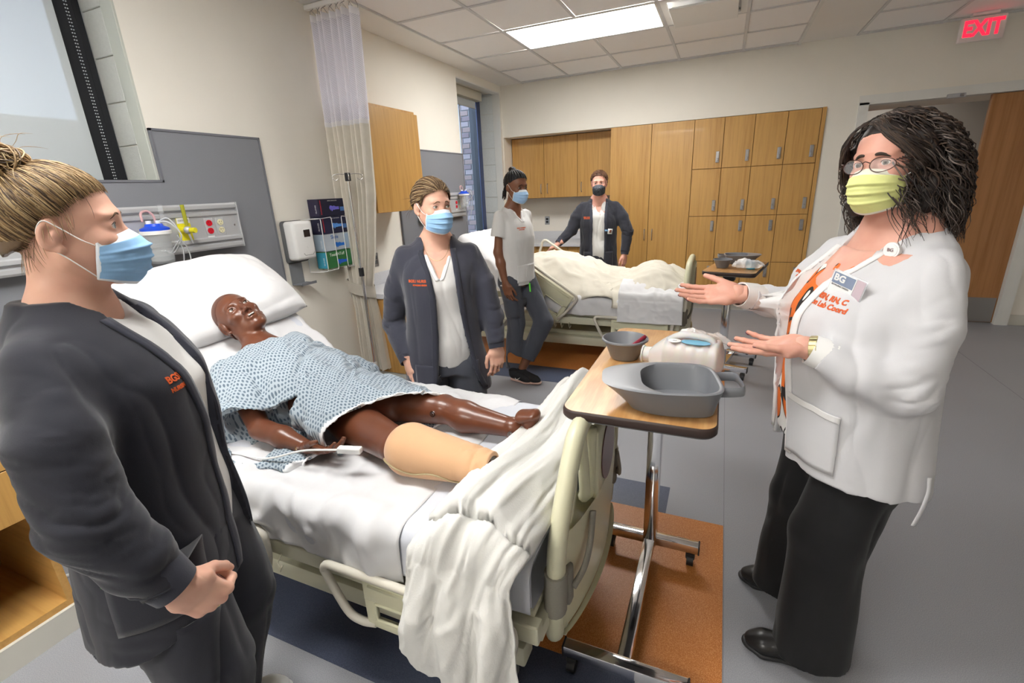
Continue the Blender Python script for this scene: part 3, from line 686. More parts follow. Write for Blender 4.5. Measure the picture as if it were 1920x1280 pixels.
for z, cf, cs, lab, tx, gc in boxes:
    b = empty('glove_box', (0.008, -3.31, 1.0+z), 0, lab, 'box', 'glove boxes in the wire rack')
    mb = MB(); mb.box((0, -.125, 0), (.098, .125, .119), .001, seg=1); mb.build('carton', mat('box_%d' % int(z*1000), cf, .45), b)
    MB().box((.002, -.1262, .004), (.096, -.1252, .115)).build('side_print', mat('box_side_%d' % int(z*1000), cs, .5), b)
    o = hand_blob('glove_picture', 0, 0, 1.0, mat('glove_print_%d' % int(z*1000), gc, .5), b); o.location = (.0986, .02, .055 if not tx else .04)
    if tx:
        flat_text('lettering', tx, .036 if tx == 'Skyle' else .03, (.0988, -.02, .095), (0, 1, 0), (0, 0, 1), mat('print_'+tx, (.05, .15, .45) if tx == 'Skyle' else (.8, .85, .8), .5), b, .0002, .0006)
        MB().box((.0984, .075, .01), (.0987, .12, .11)).build('info_print', mat('info_'+tx, (.45, .6, .8) if tx == 'Skyle' else (.06, .28, .1), .5), b)
    else:
        MB().box((.0984, -.11, .012), (.0988, -.103, .11)).build('stripe', colour('red_print', (.5, .03, .04), rough=.5), b)
        flat_text('lettering', 'NITRILE EXAM GLOVES', .009, (.0988, .01, .105), (0, 1, 0), (0, 0, 1), M['white'], b, .0002)
        MB().box((.0984, .08, .03), (.0988, .12, .06)).build('info_print', colour('blue_print', (.1, .25, .6), rough=.5), b)
    flat_text('side_lettering', 'GLOVES', .016, (.07, -.127, .05), (0, 0, 1), (-1, 0, 0), M['white'], b, .0002)

# bedside cabinet, lower left corner
t = empty('bedside_cabinet', (0.35, -5.70, 0), 0, 'oak bedside cabinet with an open shelf at the lower left corner', 'cabinet')
mb = MB(); mb.box((-.25, .24, .1), (.25, .262, .73)); mb.box((-.25, -.262, .1), (.25, -.24, .73)); mb.box((-.25, -.24, .1), (.25, .24, .125)); mb.box((-.25, -.24, .125), (-.235, .24, .73)); mb.box((-.25, -.24, .5), (.23, .24, .52)); mb.build('carcass', M['oakx'], t)
MB().box((.252, -.262, .505), (.27, .262, .69), .001, seg=1).build('drawer', M['oak'], t)
MB().box((.252, -.262, .694), (.27, .262, .745), .001, seg=1).build('top_rail', M['oak'], t)
MB().box((-.26, -.27, .745), (.28, .268, .785), .004).build('counter_top', M['counter'], t)
mb = MB(); mb.prism([(x, y, .0) for x, y in rrect(.53, .545, .03, 5)], (0, 0, .1)); mb.build('plinth', M['base'], t)
b = empty('grey_basin', (.48, -5.735, .126), R(20), 'grey plastic basin stored in the open shelf of the bedside cabinet', 'basin')
MB().lathe([(0, 0), (.075, 0), (.085, .01), (.11, .1), (.12, .105), (.12, .11), (.105, .108), (.08, .014), (0, .006)], n=28).build('bowl', mat('basin_grey', (.17, .175, .19), .35), b, smooth=50)
mb = MB(); mb.tube(spline([(.0, .11, .105), (.02, .15, .107), (-.02, .16, .107), (-.04, .11, .105)], 6), .005, 8); mb.build('handle', mat('basin_grey2', (.19, .195, .21), .35), b, smooth=180)
mb = MB(); mb.tube(spline([(.1, -4.95, .25), (.16, -5.0, .1), (.3, -5.2, .012), (.25, -5.35, .01), (.1, -5.4, .012)], 8), .007, 8)
tag(mb.build('power_cord', M['white'], None, smooth=180), 'white power cord lying on the floor beside the bedside cabinet', 'cord')

# privacy curtain and rail
tag(MB().box((0.002, -3.175, 2.705), (3.0, -3.145, 2.733), .002, seg=1).build('curtain_rail', M['white']), 'white ceiling curtain rail running out from the left wall', 'rail')
t = empty('privacy_curtain', (0.2, -3.16, 0), 0, 'beige privacy curtain with white mesh top, gathered and tied at the wall', 'curtain')
def curt(u, v, amp=1.0):
    # v: 0 top .. 1 bottom (z 2.62 .. .14)
    z = 2.63-2.49*v
    keys = [(0, -.17, .235), (.25, -.175, .205), (.45, -.18, .18), (.62, -.17, .11), (.72, -.165, .05), (.735, -.165, .045), (.8, -.15, .07), (.9, -.155, .085), (1, -.16, .10)]
    ks = np.array(keys); a = np.interp(v, ks[:, 0], ks[:, 1]); b = np.interp(v, ks[:, 0], ks[:, 2])
    tight = np.interp(v, [0, .5, .72, .75, 1], [1, .9, .5, .5, 1])
    x = a+(b-a)*u
    y = .040*tight*math.sin(u*2*PI*7.5+.5*math.sin(v*4+u*5))+.012*math.sin(u*31+v*3)-.02*math.sin(PI*u)*(1-tight)
    return (x, y, z)
v1 = .255
mesh_m = mat('white_mesh_net', (.80, .79, .86), .8); T_ = NT(mesh_m); tc = T_.coord((1, 1, 1))
sx_ = T_.n('ShaderNodeSeparateXYZ'); T_.l(tc, sx_.inputs[0])
def hexish(a, b, s_):
    w1 = T_.math('SINE', T_.math('MULTIPLY', T_.math('ADD', a, b), s_)); w2 = T_.math('SINE', T_.math('MULTIPLY', T_.math('SUBTRACT', a, b), s_)); return T_.math('MULTIPLY', w1, w2)
hh = hexish(T_.math('MULTIPLY', sx_.outputs[0], 2.2), sx_.outputs[2], 330); al = T_.math('LESS_THAN', T_.math('ABSOLUTE', hh), .55); T_.l(T_.math('ADD', T_.math('MULTIPLY', al, .42), .53), T_.b.inputs['Alpha'])
curt_m = m_cloth('curtain_cloth', (.68, .64, .56), .85, 700, .05, 14, .4); 
tr_ = MB().grid(lambda u, v: curt(u, v*v1), 110, 20).build('mesh_top', mesh_m, t, smooth=180)
MB().grid(lambda u, v: (curt(u, v1-.004+v*.012)[0], curt(u, v1)[1]-.003, curt(u, v1-.004+v*.012)[2]), 110, 3).build('top_hem', mat('mesh_hem', (.72, .71, .72), .8), t, smooth=180)
MB().grid(lambda u, v: (curt(u, -.012+v*.016)[0], curt(u, 0)[1]-.002, curt(u, -.012+v*.016)[2]), 110, 3).build('header_band', mat('header_band', (.8, .79, .82), .8), t, smooth=180)
cb = MB().grid(lambda u, v: curt(u, v1+(1-v1)*v), 130, 70).build('cloth', curt_m, t, smooth=180)
mb = MB()
for k in range(15):
    u = (k+.5)/15; p = curt(u, 0); mb.tube([(p[0], p[1], p[2]+.02), (p[0]-.004, p[1]+.008, p[2]+.05), (p[0], 0.0, 2.706)], .002, 6)
mb.build('hooks', M['steel'], t, smooth=180)
mb = MB(); zt = 2.63-2.49*.73
mb.grid(lambda u, v: (-.06+.125*math.cos(2*PI*u), -.002+.062*math.sin(2*PI*u), zt+.045-.09*v+.03*math.cos(2*PI*u)*-1+.004*math.sin(9*u)), 40, 4, cu=True); mb.build('tieback', m_cloth('tieback_cloth', (.50, .47, .41), .85, 700), t, smooth=180)
# IV pole
t = empty('iv_pole', (0.31, -3.33, 0), 0, 'slim chrome IV pole with a black collar and four hooks before the curtain', 'pole')
MB().cyl((0, 0, .05), (0, 0, .98), .0125).build('lower_pole', M['chrome'], t, smooth=40)
MB().cyl((0, 0, .9), (0, 0, 1.63), .0085).build('upper_pole', M['chrome'], t, smooth=40)
MB().cyl((0, 0, .94), (0, 0, 1.0), .018).build('collar', M['black'], t, smooth=40)
MB().box((-.016, -.014, 1.6), (.016, .014, 1.655), .004).build('hook_block', M['black'], t)
mb = MB()
for k in range(4):
    a = R(45+90*k); dx, dy = math.cos(a), math.sin(a)
    mb.tube(spline([(0, 0, 1.645), (dx*.06, dy*.06, 1.648), (dx*.095, dy*.095, 1.64), (dx*.10, dy*.10, 1.62), (dx*.08, dy*.08, 1.607), (dx*.062, dy*.062, 1.62)], 6), .0028, 6)
mb.build('hooks', M['chrome'], t, smooth=180)
mb = MB()
for k in range(5):
    a = R(72*k+10); mb.tube([(0, 0, .09), (.16*math.cos(a), .16*math.sin(a), .065)], .011, 8)
mb.build('base_legs', M['chrome'], t, smooth=180)
mb = MB()
for k in range(5):
    a = R(72*k+10); c_ = V((.165*math.cos(a), .165*math.sin(a), .026)); mb.cyl(c_+V((-.01*math.sin(a), .01*math.cos(a), 0)), c_-V((-.01*math.sin(a), .01*math.cos(a), 0)), .024, n=16)
mb.build('casters', M['black'], t, smooth=40)
MB().box((-.0135, -.0135, .22), (.0135, .0135, .27), .002).build('label_sleeve', M['white'], t)
# ================================================================== BEDS
cream = m_noisy('cream_bed_plastic', (.60, .585, .42), .015, 8, .32, .02); creamf = mat('cream_bed_metal', (.56, .55, .42), .4); taupe = m_noisy('taupe_rubber', (.23, .215, .18), .05, 300, .7, .3)
M['sheet'] = m_cloth('white_sheet', (.66, .66, .675), .8, 900, .01, 5, .25, wr=.35)
M['sheet2'] = m_cloth('pale_fitted_sheet', (.58, .60, .655), .8, 900, .01, 5, .25, wr=.35)
M['blanket'] = m_cloth('white_waffle_blanket', (.64, .635, .61), .95, 260, .02, 6, .6, wr=.3)
M['blanket2'] = m_cloth('cream_blanket', (.63, .595, .51), .95, 260, .03, 6, .6, wr=.3)
M['pillow'] = m_cloth('white_pillow', (.70, .70, .71), .75, 900, .01, 5, .2, wr=.3)
def rail_panel(name, parent, x0, x1, z0, z1, y, out, tilt=0.0, piv=(0, 0), control=False):
    """cream siderail; out = -1 (towards the camera) or +1. Tube loop plus a panel with cut-outs"""
    g = empty(name, (0, 0, 0)); g.parent = parent
    W = x1-x0; Hh = z1-z0; d = out
    def P(u, v, o=0.0): return (x0+W*u, y+d*o, z0+Hh*v)
    mb = MB(); r_ = .0125
    mb.tube(spline([P(.26, .03, .004), P(.18, .03, .012), P(.10, .16, .014), P(.01, .78, .016), P(.0, .9, .016), P(.03, .99, .016), P(.12, 1, .016), P(.5, 1, .016), P(.9, 1, .016), P(.975, .97, .016), P(1, .85, .016), P(.985, .5, .014), P(.93, .1, .012)], 5), r_, 10)
    mb.build('tube_loop', colour('greige_tube', (.58, .55, .47), rough=.5), g, smooth=180)
    # panel with two windows: built from bars so that the openings are real
    mb = MB()
    a, b = .22, .95
    def bar(u0, u1, v0, v1, o0=-.006, o1=.014): mb.box(P(u0, v0, o0), P(u1, v1, o1), .006, seg=2)
    bar(a, b, .50, .90); bar(a, b, .0, .16); bar(a, a+.06, .10, .56); bar(b-.05, b, .1, .56); bar(.54, .62, .1, .56)
    o = mb.build('rail_panel', cream, g, smooth=50)
    mb = MB()
    for u0, u1 in ((a+.06, .54), (.62, b-.05)):
        mb.tube([P(u0+.01, .18, .012), P(u1-.01, .18, .012), P(u1-.005, .3, .012), P(u1-.01, .5, .012), P(u0+.01, .5, .012), P(u0+.005, .3, .012)], .006, 8, closed=True)
    mb.tube([P(a+.04, .82, .014), P(b-.04, .82, .014)], .005, 8)
    mb.build('opening_lip', cream, g, smooth=180)
    if control:
        MB().box(P(.28, .56, -.012), P(.86, .78, -.004), .002, seg=1).build('control_strip', mat('control_strip', (.62, .62, .6), .4), g)
        for k, (uu, cc) in enumerate(((.34, (.25, .25, .6)), (.40, (.25, .25, .6)), (.56, (.6, .1, .03)), (.76, (.25, .25, .6)), (.82, (.25, .25, .6)))):
            for vv in (.62, .71): MB().cyl(P(uu, vv, -.0125), P(uu, vv, -.015), .008, n=12).build('control_button', mat('button_%d' % k, cc, .4), g)
    return g
def foot_board(parent, x0):
    g = empty('footboard', (x0, 0, 0)); g.parent = parent
    lean = lambda z: .05*(z-.35)
    path = [(-.325, .285), (-.335, .36), (-.338, .50), (-.335, .60), (-.30, .70), (-.245, .80), (-.21, .845), (-.16, .862), (0, .866)]
    full = path+[(-y, z) for y, z in path[-2::-1]]
    pts = spline([(lean(z), y, z) for y, z in full], 5)
    mb = MB(); mb.tube(pts, .03, 14, flat=(1.0, .85)); mb.build('rim', cream, g, smooth=180)
    for s in (-1, 1):  # grip slots: inner bars
        mb = MB()
        mb.tube(spline([(lean(.84)+.01, s*.19, .85), (.02+lean(.7), s*.17, .74), (.025+lean(.6), s*.155, .64), (.028, s*.135, .62), (.03+lean(.6), s*.115, .64), (.025+lean(.8), s*.12, .84)], 6), .016, 10)
        mb.tube(spline([(lean(.82)+.005, s*.225, .82), (.01+lean(.7), s*.25, .70), (.015, s*.262, .60)], 6), .012, 8); mb.build('grip_bar', cream, g, smooth=180)
    hw = .315
    def pf(u, v):
        y = -hw+2*hw*u; z = .275+.345*v; e = 1-(y/hw)**2; return (.012+lean(z)+.045*e**.8, y, z)
    mb = MB(); mb.grid(pf, 26, 10); mb.grid(lambda u, v: (.0+lean(.3+.3*v)-.005, -hw+2*hw*u, .285+.335*v), 26, 4)
    mb.build('outer_panel', cream, g, smooth=60)
    mb = MB(); mb.grid(lambda u, v: (.012+lean(.275+.345*v)+.045*(max(0, 1-((-hw+2*hw*u)/hw)**2))**.8 if True else 0, -hw+2*hw*u, .272+.004*v), 26, 2); mb.build('bottom_lip', cream, g)
    def lab(u, v):
        a = 2*PI*u; y = .11*v*math.cos(a); z = .575+.028*v*math.sin(a)+.06; p = pf((y+hw)/(2*hw), (z-.275)/.345); return (p[0]+.004, p[1], p[2])
    mb = MB(); mb.box((.04, -.12, .60), (.068, .12, .83), .01); mb.build('centre_panel', cream, g, smooth=50)
    mb = MB(); mb.prism([(.069, .085*math.cos(2*PI*k/28), .71+.095*math.sin(2*PI*k/28)) for k in range(28)], (.003, 0, 0)); mb.build('maroon_plate', mat('maroon_laminate', (.13, .055, .05), .3), g)
    for s in (-1, 1):
        mb = MB(); mb.tube([(.004, s*.337, .385), (.006, s*.339, .44), (.008, s*.339, .515)], .037, 14, flat=(1.0, .85)); mb.box((-.02, s*.30-.02, .385), (.042, s*.30+.02, .51), .01)
        o = mb.build('corner_bumper', taupe, g, smooth=60)
        mb = MB(); mb.tube(spline([(.045, s*.30, .44), (.062, s*.25, .47), (.068, s*.21, .52), (.066, s*.17, .60)], 6), .012, 8, flat=(.6, 1.2)); mb.build('bumper_strip', taupe, g, smooth=180)
        MB().box((-.02, s*.28-.012, .24), (.02, s*.28+.012, .3), .004).build('bracket', creamf, g)
    return g
def hospital_bed(name, yc, xs, lab, hx, raised_rails, mirror=False):
    b = empty(name, (xs, yc, 0), 0, lab, 'bed', 'adjustable cream hospital beds')
    # long side beams of the deck and of the base
    mb = MB()
    for s in (-1, 1): mb.box((.28, s*.43-.02, .365), (2.33, s*.43+.02, .425), .006)
    for x in (.3, 1.15, 1.9, 2.3): mb.box((x-.03, -.42, .35), (x+.03, .42, .40), .004)
    mb.build('deck_frame', creamf, b)
    MB().box((1.12, -.42, .425), (2.31, .42, .448), .004).build('deck_plate', creamf, b)
    mb = MB(); L = .83; an = math.atan2(.42, .60); 
    for s in (-1, 1): mb.tube([(1.14, s*.38, .44), (.62, s*.38, .77), (.36, s*.38, .99)], .018, 8)
    mb.grid(lambda u, v: (1.14-.78*u, -.40+.8*v, .44+.55*u+.02), 4, 3); mb.build('back_section', creamf, b)
    mb = MB()
    for s in (-1, 1): mb.box((.25, s*.33-.035, .15), (2.25, s*.33+.035, .225), .008)
    for x in (.32, 2.18): mb.box((x-.04, -.33, .15), (x+.04, .33, .21), .006)
    mb.box((.6, -.3, .2), (1.9, .3, .27), .02)
    mb.build('base_frame', creamf, b, smooth=40)
    mb = MB()
    for x in (.7, 1.8):
        for s in (-1, 1): mb.tube([(x, s*.28, .2), (x+.12, s*.28, .38)], .022, 8)
    mb.build('lift_arm', M['steel'], b, smooth=180)
    for x in (.34, 2.14):
        for s in (-1, 1):
            mb = MB(); mb.cyl((x, s*.33-.02, .068), (x, s*.33+.02, .068), .066, n=20).cyl((x, s*.33-.012, .14), (x, s*.33-.012, .09), .02); mb.box((x-.03, s*.33-.028, .07), (x+.03, s*.33+.028, .15), .01)
            mb.build('caster', M['darkgrey'], b, smooth=40)
    foot_board(b, 2.335)
    g = empty('headboard', (hx, 0, 0)); g.parent = b
    mb = MB(); mb.prism([(0, -y*1.1, z) for y, z in ((-.42, .42), (-.42, .80), (-.36, .93), (.36, .93), (.42, .80), (.42, .42))], (.035, 0, 0)); mb.build('head_panel', cream, g, smooth=40)
    # lowered foot rails both sides
    for s in (-1, 1): rail_panel('foot_rail', b, 1.66, 2.28, .265, .455, s*.475, s)
    mb = MB()
    for x in (1.30, 1.36, 1.43): mb.tube([(x, -.455, .38), (x, -.475, .365), (x+.01, -.48, .335), (x+.02, -.475, .36)], .003, 6)
    mb.build('drainage_hook', colour('cream_hook', (.6, .58, .45), rough=.4), b, smooth=180)
    MB().box((1.9, -.452, .372), (2.08, -.451, .418)).build('rating_label', M['white'], b)
    if raised_rails:
        for s in (-1, 1):
            g = rail_panel('head_rail', b, .0, .66, .0, .30, 0, s, control=(s > 0))
            g.rotation_euler = (0, R(33), 0); g.location = (.80 if s < 0 else .72, s*.465, .72 if s < 0 else .74)
    else:
        for s in (-1, 1): rail_panel('head_rail', b, .76, 1.42, .27, .50, s*.475, s)
    return b
bed1 = hospital_bed('hospital_bed', -4.74, 0.03, 'cream adjustable hospital bed carrying the training mannequin', .06, False)
bed2 = hospital_bed('hospital_bed', -1.80, 0.13, 'farther cream hospital bed with raised side rails and a rumpled cream blanket', .0, True)

# profile of the raised mattress (x, z of the top surface), bed-local
PROF = spline([(2.31, .600), (1.9, .602), (1.45, .604), (1.28, .612), (1.12, .645), (.95, .715), (.80, .815), (.64, .945), (.48, 1.07), (.40, 1.125)], 10)
PA = np.array(PROF); PS = np.concatenate([[0], np.cumsum(np.hypot(*np.diff(PA, axis=0).T))]); PS /= PS[-1]
def prof(s):
    x = np.interp(s, PS, PA[:, 0]); z = np.interp(s, PS, PA[:, 1]); e = .01
    dx = np.interp(min(1, s+e), PS, PA[:, 0])-np.interp(max(0, s-e), PS, PA[:, 0]); dz = np.interp(min(1, s+e), PS, PA[:, 1])-np.interp(max(0, s-e), PS, PA[:, 1])
    n = math.hypot(dx, dz); return x, z, (dz/n*1.0, -dx/n)   # normal in xz (pointing up)
def prof_x(x): return float(np.interp(x, PA[::-1, 0], PA[::-1, 1]))
def bed_shell(name, m_, off, s0, s1, hw, drop_n, drop_f, wr, seed, nu=110, nv=120, parent=None, hem=0.0, zs=1.0, wfreq=9):
    """cloth following the mattress: v runs near edge -> over the top -> far edge"""
    rad = .045; hw2 = hw+off
    L1 = drop_n; Lc = rad*PI/2; Lt = 2*(hw2-rad); tot = L1+Lc+Lt+Lc+drop_f
    P = np.zeros((nu, nv, 3)); N = np.zeros((nu, nv, 3))
    for i in range(nu):
        s = s0+(s1-s0)*i/(nu-1); x, z, n = prof(s)
        for j in range(nv):
            q = tot*j/(nv-1)
            if q < L1: y, d, ny, nn = -hw2, -(rad+(L1-q)), -1, 0
            elif q < L1+Lc: a = (q-L1)/rad; y = -hw2+rad-rad*math.cos(a); d = -rad+rad*math.sin(a); ny, nn = -math.cos(a), math.sin(a)
            elif q < L1+Lc+Lt: y = -hw2+rad+(q-L1-Lc); d = 0; ny, nn = 0, 1
            elif q < L1+2*Lc+Lt: a = (q-L1-Lc-Lt)/rad; y = hw2-rad+rad*math.sin(a); d = -rad+rad*math.cos(a); ny, nn = math.sin(a), math.cos(a)
            else: y = hw2; d = -(rad+(q-L1-2*Lc-Lt)); ny, nn = 1, 0
            d += off
            P[i, j] = (x+n[0]*d, y, z+n[1]*d); N[i, j] = (n[0]*nn, ny, n[1]*nn)
    Q = P.reshape(-1, 3); w = (ridge(Q*[1.0, 1.4, 1.0], wfreq*.45, seed, 3)*.6+ridge(Q*[1.6, .8, 1], wfreq, seed+4, 3)*.3+vnoise(Q, 3.0, seed)*.5-.35)*wr
    side = np.clip((-Q[:, 1]-hw+.08)/.1, 0, 1); w = w*(1+1.2*side); ed = np.clip(np.repeat(np.arange(nu), nv)/7.0, .15, 1); w = w*ed
    Q = Q+N.reshape(-1, 3)*w[:, None]
    F_ = [(i*nv+j, (i+1)*nv+j, (i+1)*nv+j+1, i*nv+j+1) for i in range(nu-1) for j in range(nv-1)]
    me = bpy.data.meshes.new(name); me.from_pydata(Q.tolist(), [], F_); me.update()
    bm = bmesh.new(); bm.from_mesh(me); bmesh.ops.recalc_face_normals(bm, faces=bm.faces); bm.to_mesh(me); bm.free()
    o = link(name, me, m_, parent, True); md = o.modifiers.new('thickness', 'SOLIDIFY'); md.thickness = .0025; md.offset = 0
    return o
def mattress(bx, by, lab):
    t = tag(empty('mattress', (bx, by, 0)), lab, 'mattress', 'hospital mattresses')
    th = .15; pts = []
    for k in range(41): x, z, n = prof(k/40); pts.append((x, z, n))
    mb = MB(); hw = .435
    def f(u, v):
        k = u*40; x, z, n = prof(u); a = 2*PI*v; c_, s_ = math.cos(a), math.sin(a); e = .22
        cy = hw*math.copysign(abs(c_)**e, c_); cz = -th/2+th/2*math.copysign(abs(s_)**e, s_)
        return (x+n[0]*cz, cy, z+n[1]*cz)
    mb.grid(f, 41, 32, cv=True)
    mb.build('mattress_body', M['sheet2'], t, smooth=60)
    return t
m1_ = mattress(.03, -4.74, 'thick mattress bent up at the head, under white sheets on the nearer bed')
m2_ = mattress(.13, -1.80, 'thick mattress bent up at the head, under linen on the farther bed')
fs = bed_shell('fitted_sheet', M['sheet2'], .006, 0.0, .995, .437, .10, .10, .012, 3.0); fs.location = (.03, -4.74, 0)
tag(fs, 'pale bluish fitted sheet stretched over the nearer mattress', 'sheet')
ds = bed_shell('draw_sheet', M['sheet'], .010, .185, .97, .445, .125, .12, .028, 11.0, nu=150); ds.location = (.03, -4.74, 0)
tag(ds, 'white top sheet under the mannequin, its hemmed edge crossing the nearer bed', 'sheet')
hb = []
for j in np.linspace(0, 1, 3): pass
fs2 = bed_shell('fitted_sheet', M['sheet'], .004, 0.0, .995, .437, .11, .10, .02, 23.0); fs2.location = (.13, -1.80, 0)
tag(fs2, 'white sheet stretched over the farther mattress', 'sheet')
# foot-end tuck of bed 2
def cloth_sheet(name, fn, nu, nv, m_, lab, cat_, wr=.02, seed=1.0, sc_=8, th=.004, parent=None, group=None, iso=(1, 1, 1), uvf=None):
    P = np.array([[fn(i/(nu-1), j/(nv-1)) for j in range(nv)] for i in range(nu)], float)
    Q = P.reshape(-1, 3); F_ = [(i*nv+j, (i+1)*nv+j, (i+1)*nv+j+1, i*nv+j+1) for i in range(nu-1) for j in range(nv-1)]
    du = np.gradient(P, axis=0); dv = np.gradient(P, axis=1); N = np.cross(du, dv).reshape(-1, 3); N /= np.linalg.norm(N, axis=1)[:, None]+1e-9
    if N[:, 2].mean() < 0: N = -N
    W = Q*np.array(iso)
    w = (ridge(W, sc_*.5, seed, 2.5)*.8+ridge(W, sc_*1.2, seed+3, 3)*.35+vnoise(W, sc_*.3, seed+7)*.6-.5)*wr
    if uvf:
        uu = np.repeat(np.linspace(0, 1, nu), nv); vv = np.tile(np.linspace(0, 1, nv), nu); U = np.stack([uu*uvf[0]+uvf[2]*vv, vv*uvf[1], uu*0], 1); U = U+.35*np.stack([vnoise(U, 1.1, seed+1), vnoise(U, 1.1, seed+2), uu*0], 1)
        w = ((ridge(U, 1.0, seed, 2.0)-.35)*.9+(ridge(U*[1, 1.6, 1], 2.3, seed+3, 3)-.25)*.45+(vnoise(U, .6, seed+7)-.5)*.5)*wr
    Q = Q+N*w[:, None]
    me = bpy.data.meshes.new(name); me.from_pydata(Q.tolist(), [], F_); me.update(); o = link(name, me, m_, parent, True)
    md = o.modifiers.new('thickness', 'SOLIDIFY'); md.thickness = th; md.offset = 0
    return tag(o, lab, cat_, group)
# --- nearer bed: bundled blanket over the foot end and falling to the floor on the camera side
def bl1(u, v):
    # v: 0 far edge on top -> 1 hem low on the near side ; u: 0 towards head, 1 foot end
    xa = 2.055+.02*math.sin(v*5)+.30*max(0, .28-v); xb = 2.35+.0*v
    x = xa+(xb-xa)*u
    hump = .085*math.sin(PI*min(1, u*1.02))**.6
    if v < .45:
        k = v/.45; y = -4.31-.88*k; z = .655+hump*(1.0+.35*math.sin(k*7+1))+.012*math.exp(-((k-.08)/.12)**2)
    elif v < .55:
        k = (v-.45)/.10; a = k*PI/2; y = -5.19-.055*math.sin(a); z = .60+(.055+hump*1.0)*math.cos(a)*.9+.0
        x -= .03*k
    else:
        k = (v-.55)/.45; y = -5.245-.03*math.sin(k*3)-.02*math.sin(u*18+k*3)*k; z = .60-(.42+.04*math.sin(u*5+1))*k*(.80+.32*u)
        x -= .03+.03*k*(1-u)-.05*k*u; y += .022*math.sin(u*2*PI*3.2+.8+k*1.5)*min(1, k*2.5)*(1-.2*k); x += .012*math.sin(u*9+k*5)*k
    fd = max(0, min(1, (.56-v)/.14)); z += .016*math.sin(u*2*PI*2.6+v*6)*min(1, u*5, (1-u)*5)*fd; y += .012*math.sin(u*12+v*4)*fd
    return (x, y, z)
cloth_sheet('blanket', bl1, 70, 190, M['blanket'], 'white blanket bunched at the foot of the nearer bed, hanging down its near side', 'blanket', wr=.020, seed=5.0, uvf=(5.2, 2.2, 2.4))
# --- farther bed: rumpled cream blanket heap
def bl2(u, v):
    x = .95+(2.50-.95)*u; y = -2.25+.92*v
    ux = x-.13; base = prof_x(min(ux, 2.3))
    e = 1-abs(2*v-1)**3.2; e2 = min(1, (1-u)*9)**.5
    h = (.15+.10*math.exp(-((u-.28)/.16)**2)+.06*math.exp(-((u-.80)/.10)**2)-.05*math.exp(-((u-.62)/.12)**2))*e*e2*(1-.6*max(0, v-.75)/.25)
    if u < .12: h *= u/.12
    d = 0
    if v < .06: d = (.06-v)/.06*.09*(1 if u > .62 else .3+.3*math.sin(u*20))
    return (x, y-.012*(v < .06), base+.012+h-d)
cloth_sheet('blanket', bl2, 120, 80, M['blanket2'], 'cream rumpled blanket heaped along the farther bed', 'blanket', wr=.050, seed=25.0, uvf=(5.5, 3.0, 1.6))
def bl3(u, v):
    x = 1.98+.50*u; a = v
    if v < .35: k = v/.35; y = -1.9-.36*k; z = .66+.07*math.sin(PI*k)*(1-u*.5)
    elif v < .5: q = (v-.35)/.15*PI/2; y = -2.26-.03*math.sin(q); z = .60+.06*math.cos(q)
    else: k = (v-.5)/.5; y = -2.295-.006*k; z = .60-.17*k
    return (x, y, z)
cloth_sheet('top_sheet', bl3, 50, 60, M['sheet'], 'white sheet corner folded down over the near side of the farther bed', 'sheet', wr=.03, seed=35.0, sc_=9)
cloth_sheet('bath_blanket', lambda u, v: (1.05+.85*u, -2.20+.10*math.sin(u*3)+.35*v, prof_x(1.05+.85*u-.13)+.05+.10*math.sin(PI*u)*math.sin(PI*min(1, v*.8+.2))), 70, 40, M['blanket2'], 'folded edge of a cream blanket along the near side of the farther bed', 'blanket', wr=.05, seed=44.0, sc_=9)
# pillows
def pillow(name, loc, rot, w, d, h, lab, dent=None, seed=1.0, fold=0.0):
    nu, nv = 70, 50; pts = []; top = []; 
    def f(u, v, s):
        a, b = 2*u-1, 2*v-1; e = max(0, (1-abs(a)**2.6))*max(0, (1-abs(b)**2.6)); z = s*h/2*e**.42
        x = a*w/2*(1-.05*(b*b)*(1-abs(a)*.2)); y = b*d/2*(1-.07*(a*a)); 
        if dent is not None and s > 0:
            g = math.exp(-(((x-dent[0])/dent[2])**2+((y-dent[1])/dent[3])**2)); z -= dent[4]*g
        z += -fold*(a*a)
        return (x, y, z)
    P = np.array([f(i/(nu-1), j/(nv-1), 1) for i in range(nu) for j in range(nv)]+[f(i/(nu-1), j/(nv-1), -1) for i in range(nu) for j in range(nv)])
    wv = (ridge(P*[1, 1, .3], 5, seed, 3)*.7+ridge(P, 12, seed+3, 3)*.25)*.022; edge = np.minimum(1, (np.abs(P[:, 2])/(h*.25))); P[:, 2] -= wv*edge*np.sign(P[:, 2])
    F_ = []; o_ = nu*nv
    for i in range(nu-1):
        for j in range(nv-1):
            a = i*nv+j; F_.append((a, a+nv, a+nv+1, a+1)); F_.append((o_+a, o_+a+1, o_+a+nv+1, o_+a+nv))
    me = bpy.data.meshes.new(name); me.from_pydata(P.tolist(), [], F_); me.update(); bm = bmesh.new(); bm.from_mesh(me); bmesh.ops.remove_doubles(bm, verts=bm.verts, dist=.0005); bmesh.ops.recalc_face_normals(bm, faces=bm.faces); bm.to_mesh(me); bm.free()
    o = link(name, me, M['pillow'], None, True); o.location = loc; o.rotation_euler = rot
    return tag(o, lab, 'pillow')
# pillow frame: local x = across the bed (world y), local y = up the slope
pillow('pillow', (0.575, -4.62, 1.085), (R(38), R(-3), R(90)), .76, .46, .23, 'big white pillow under the mannequin head', dent=(-.02, -.10, .16, .16, .055), seed=2.0, fold=.03)

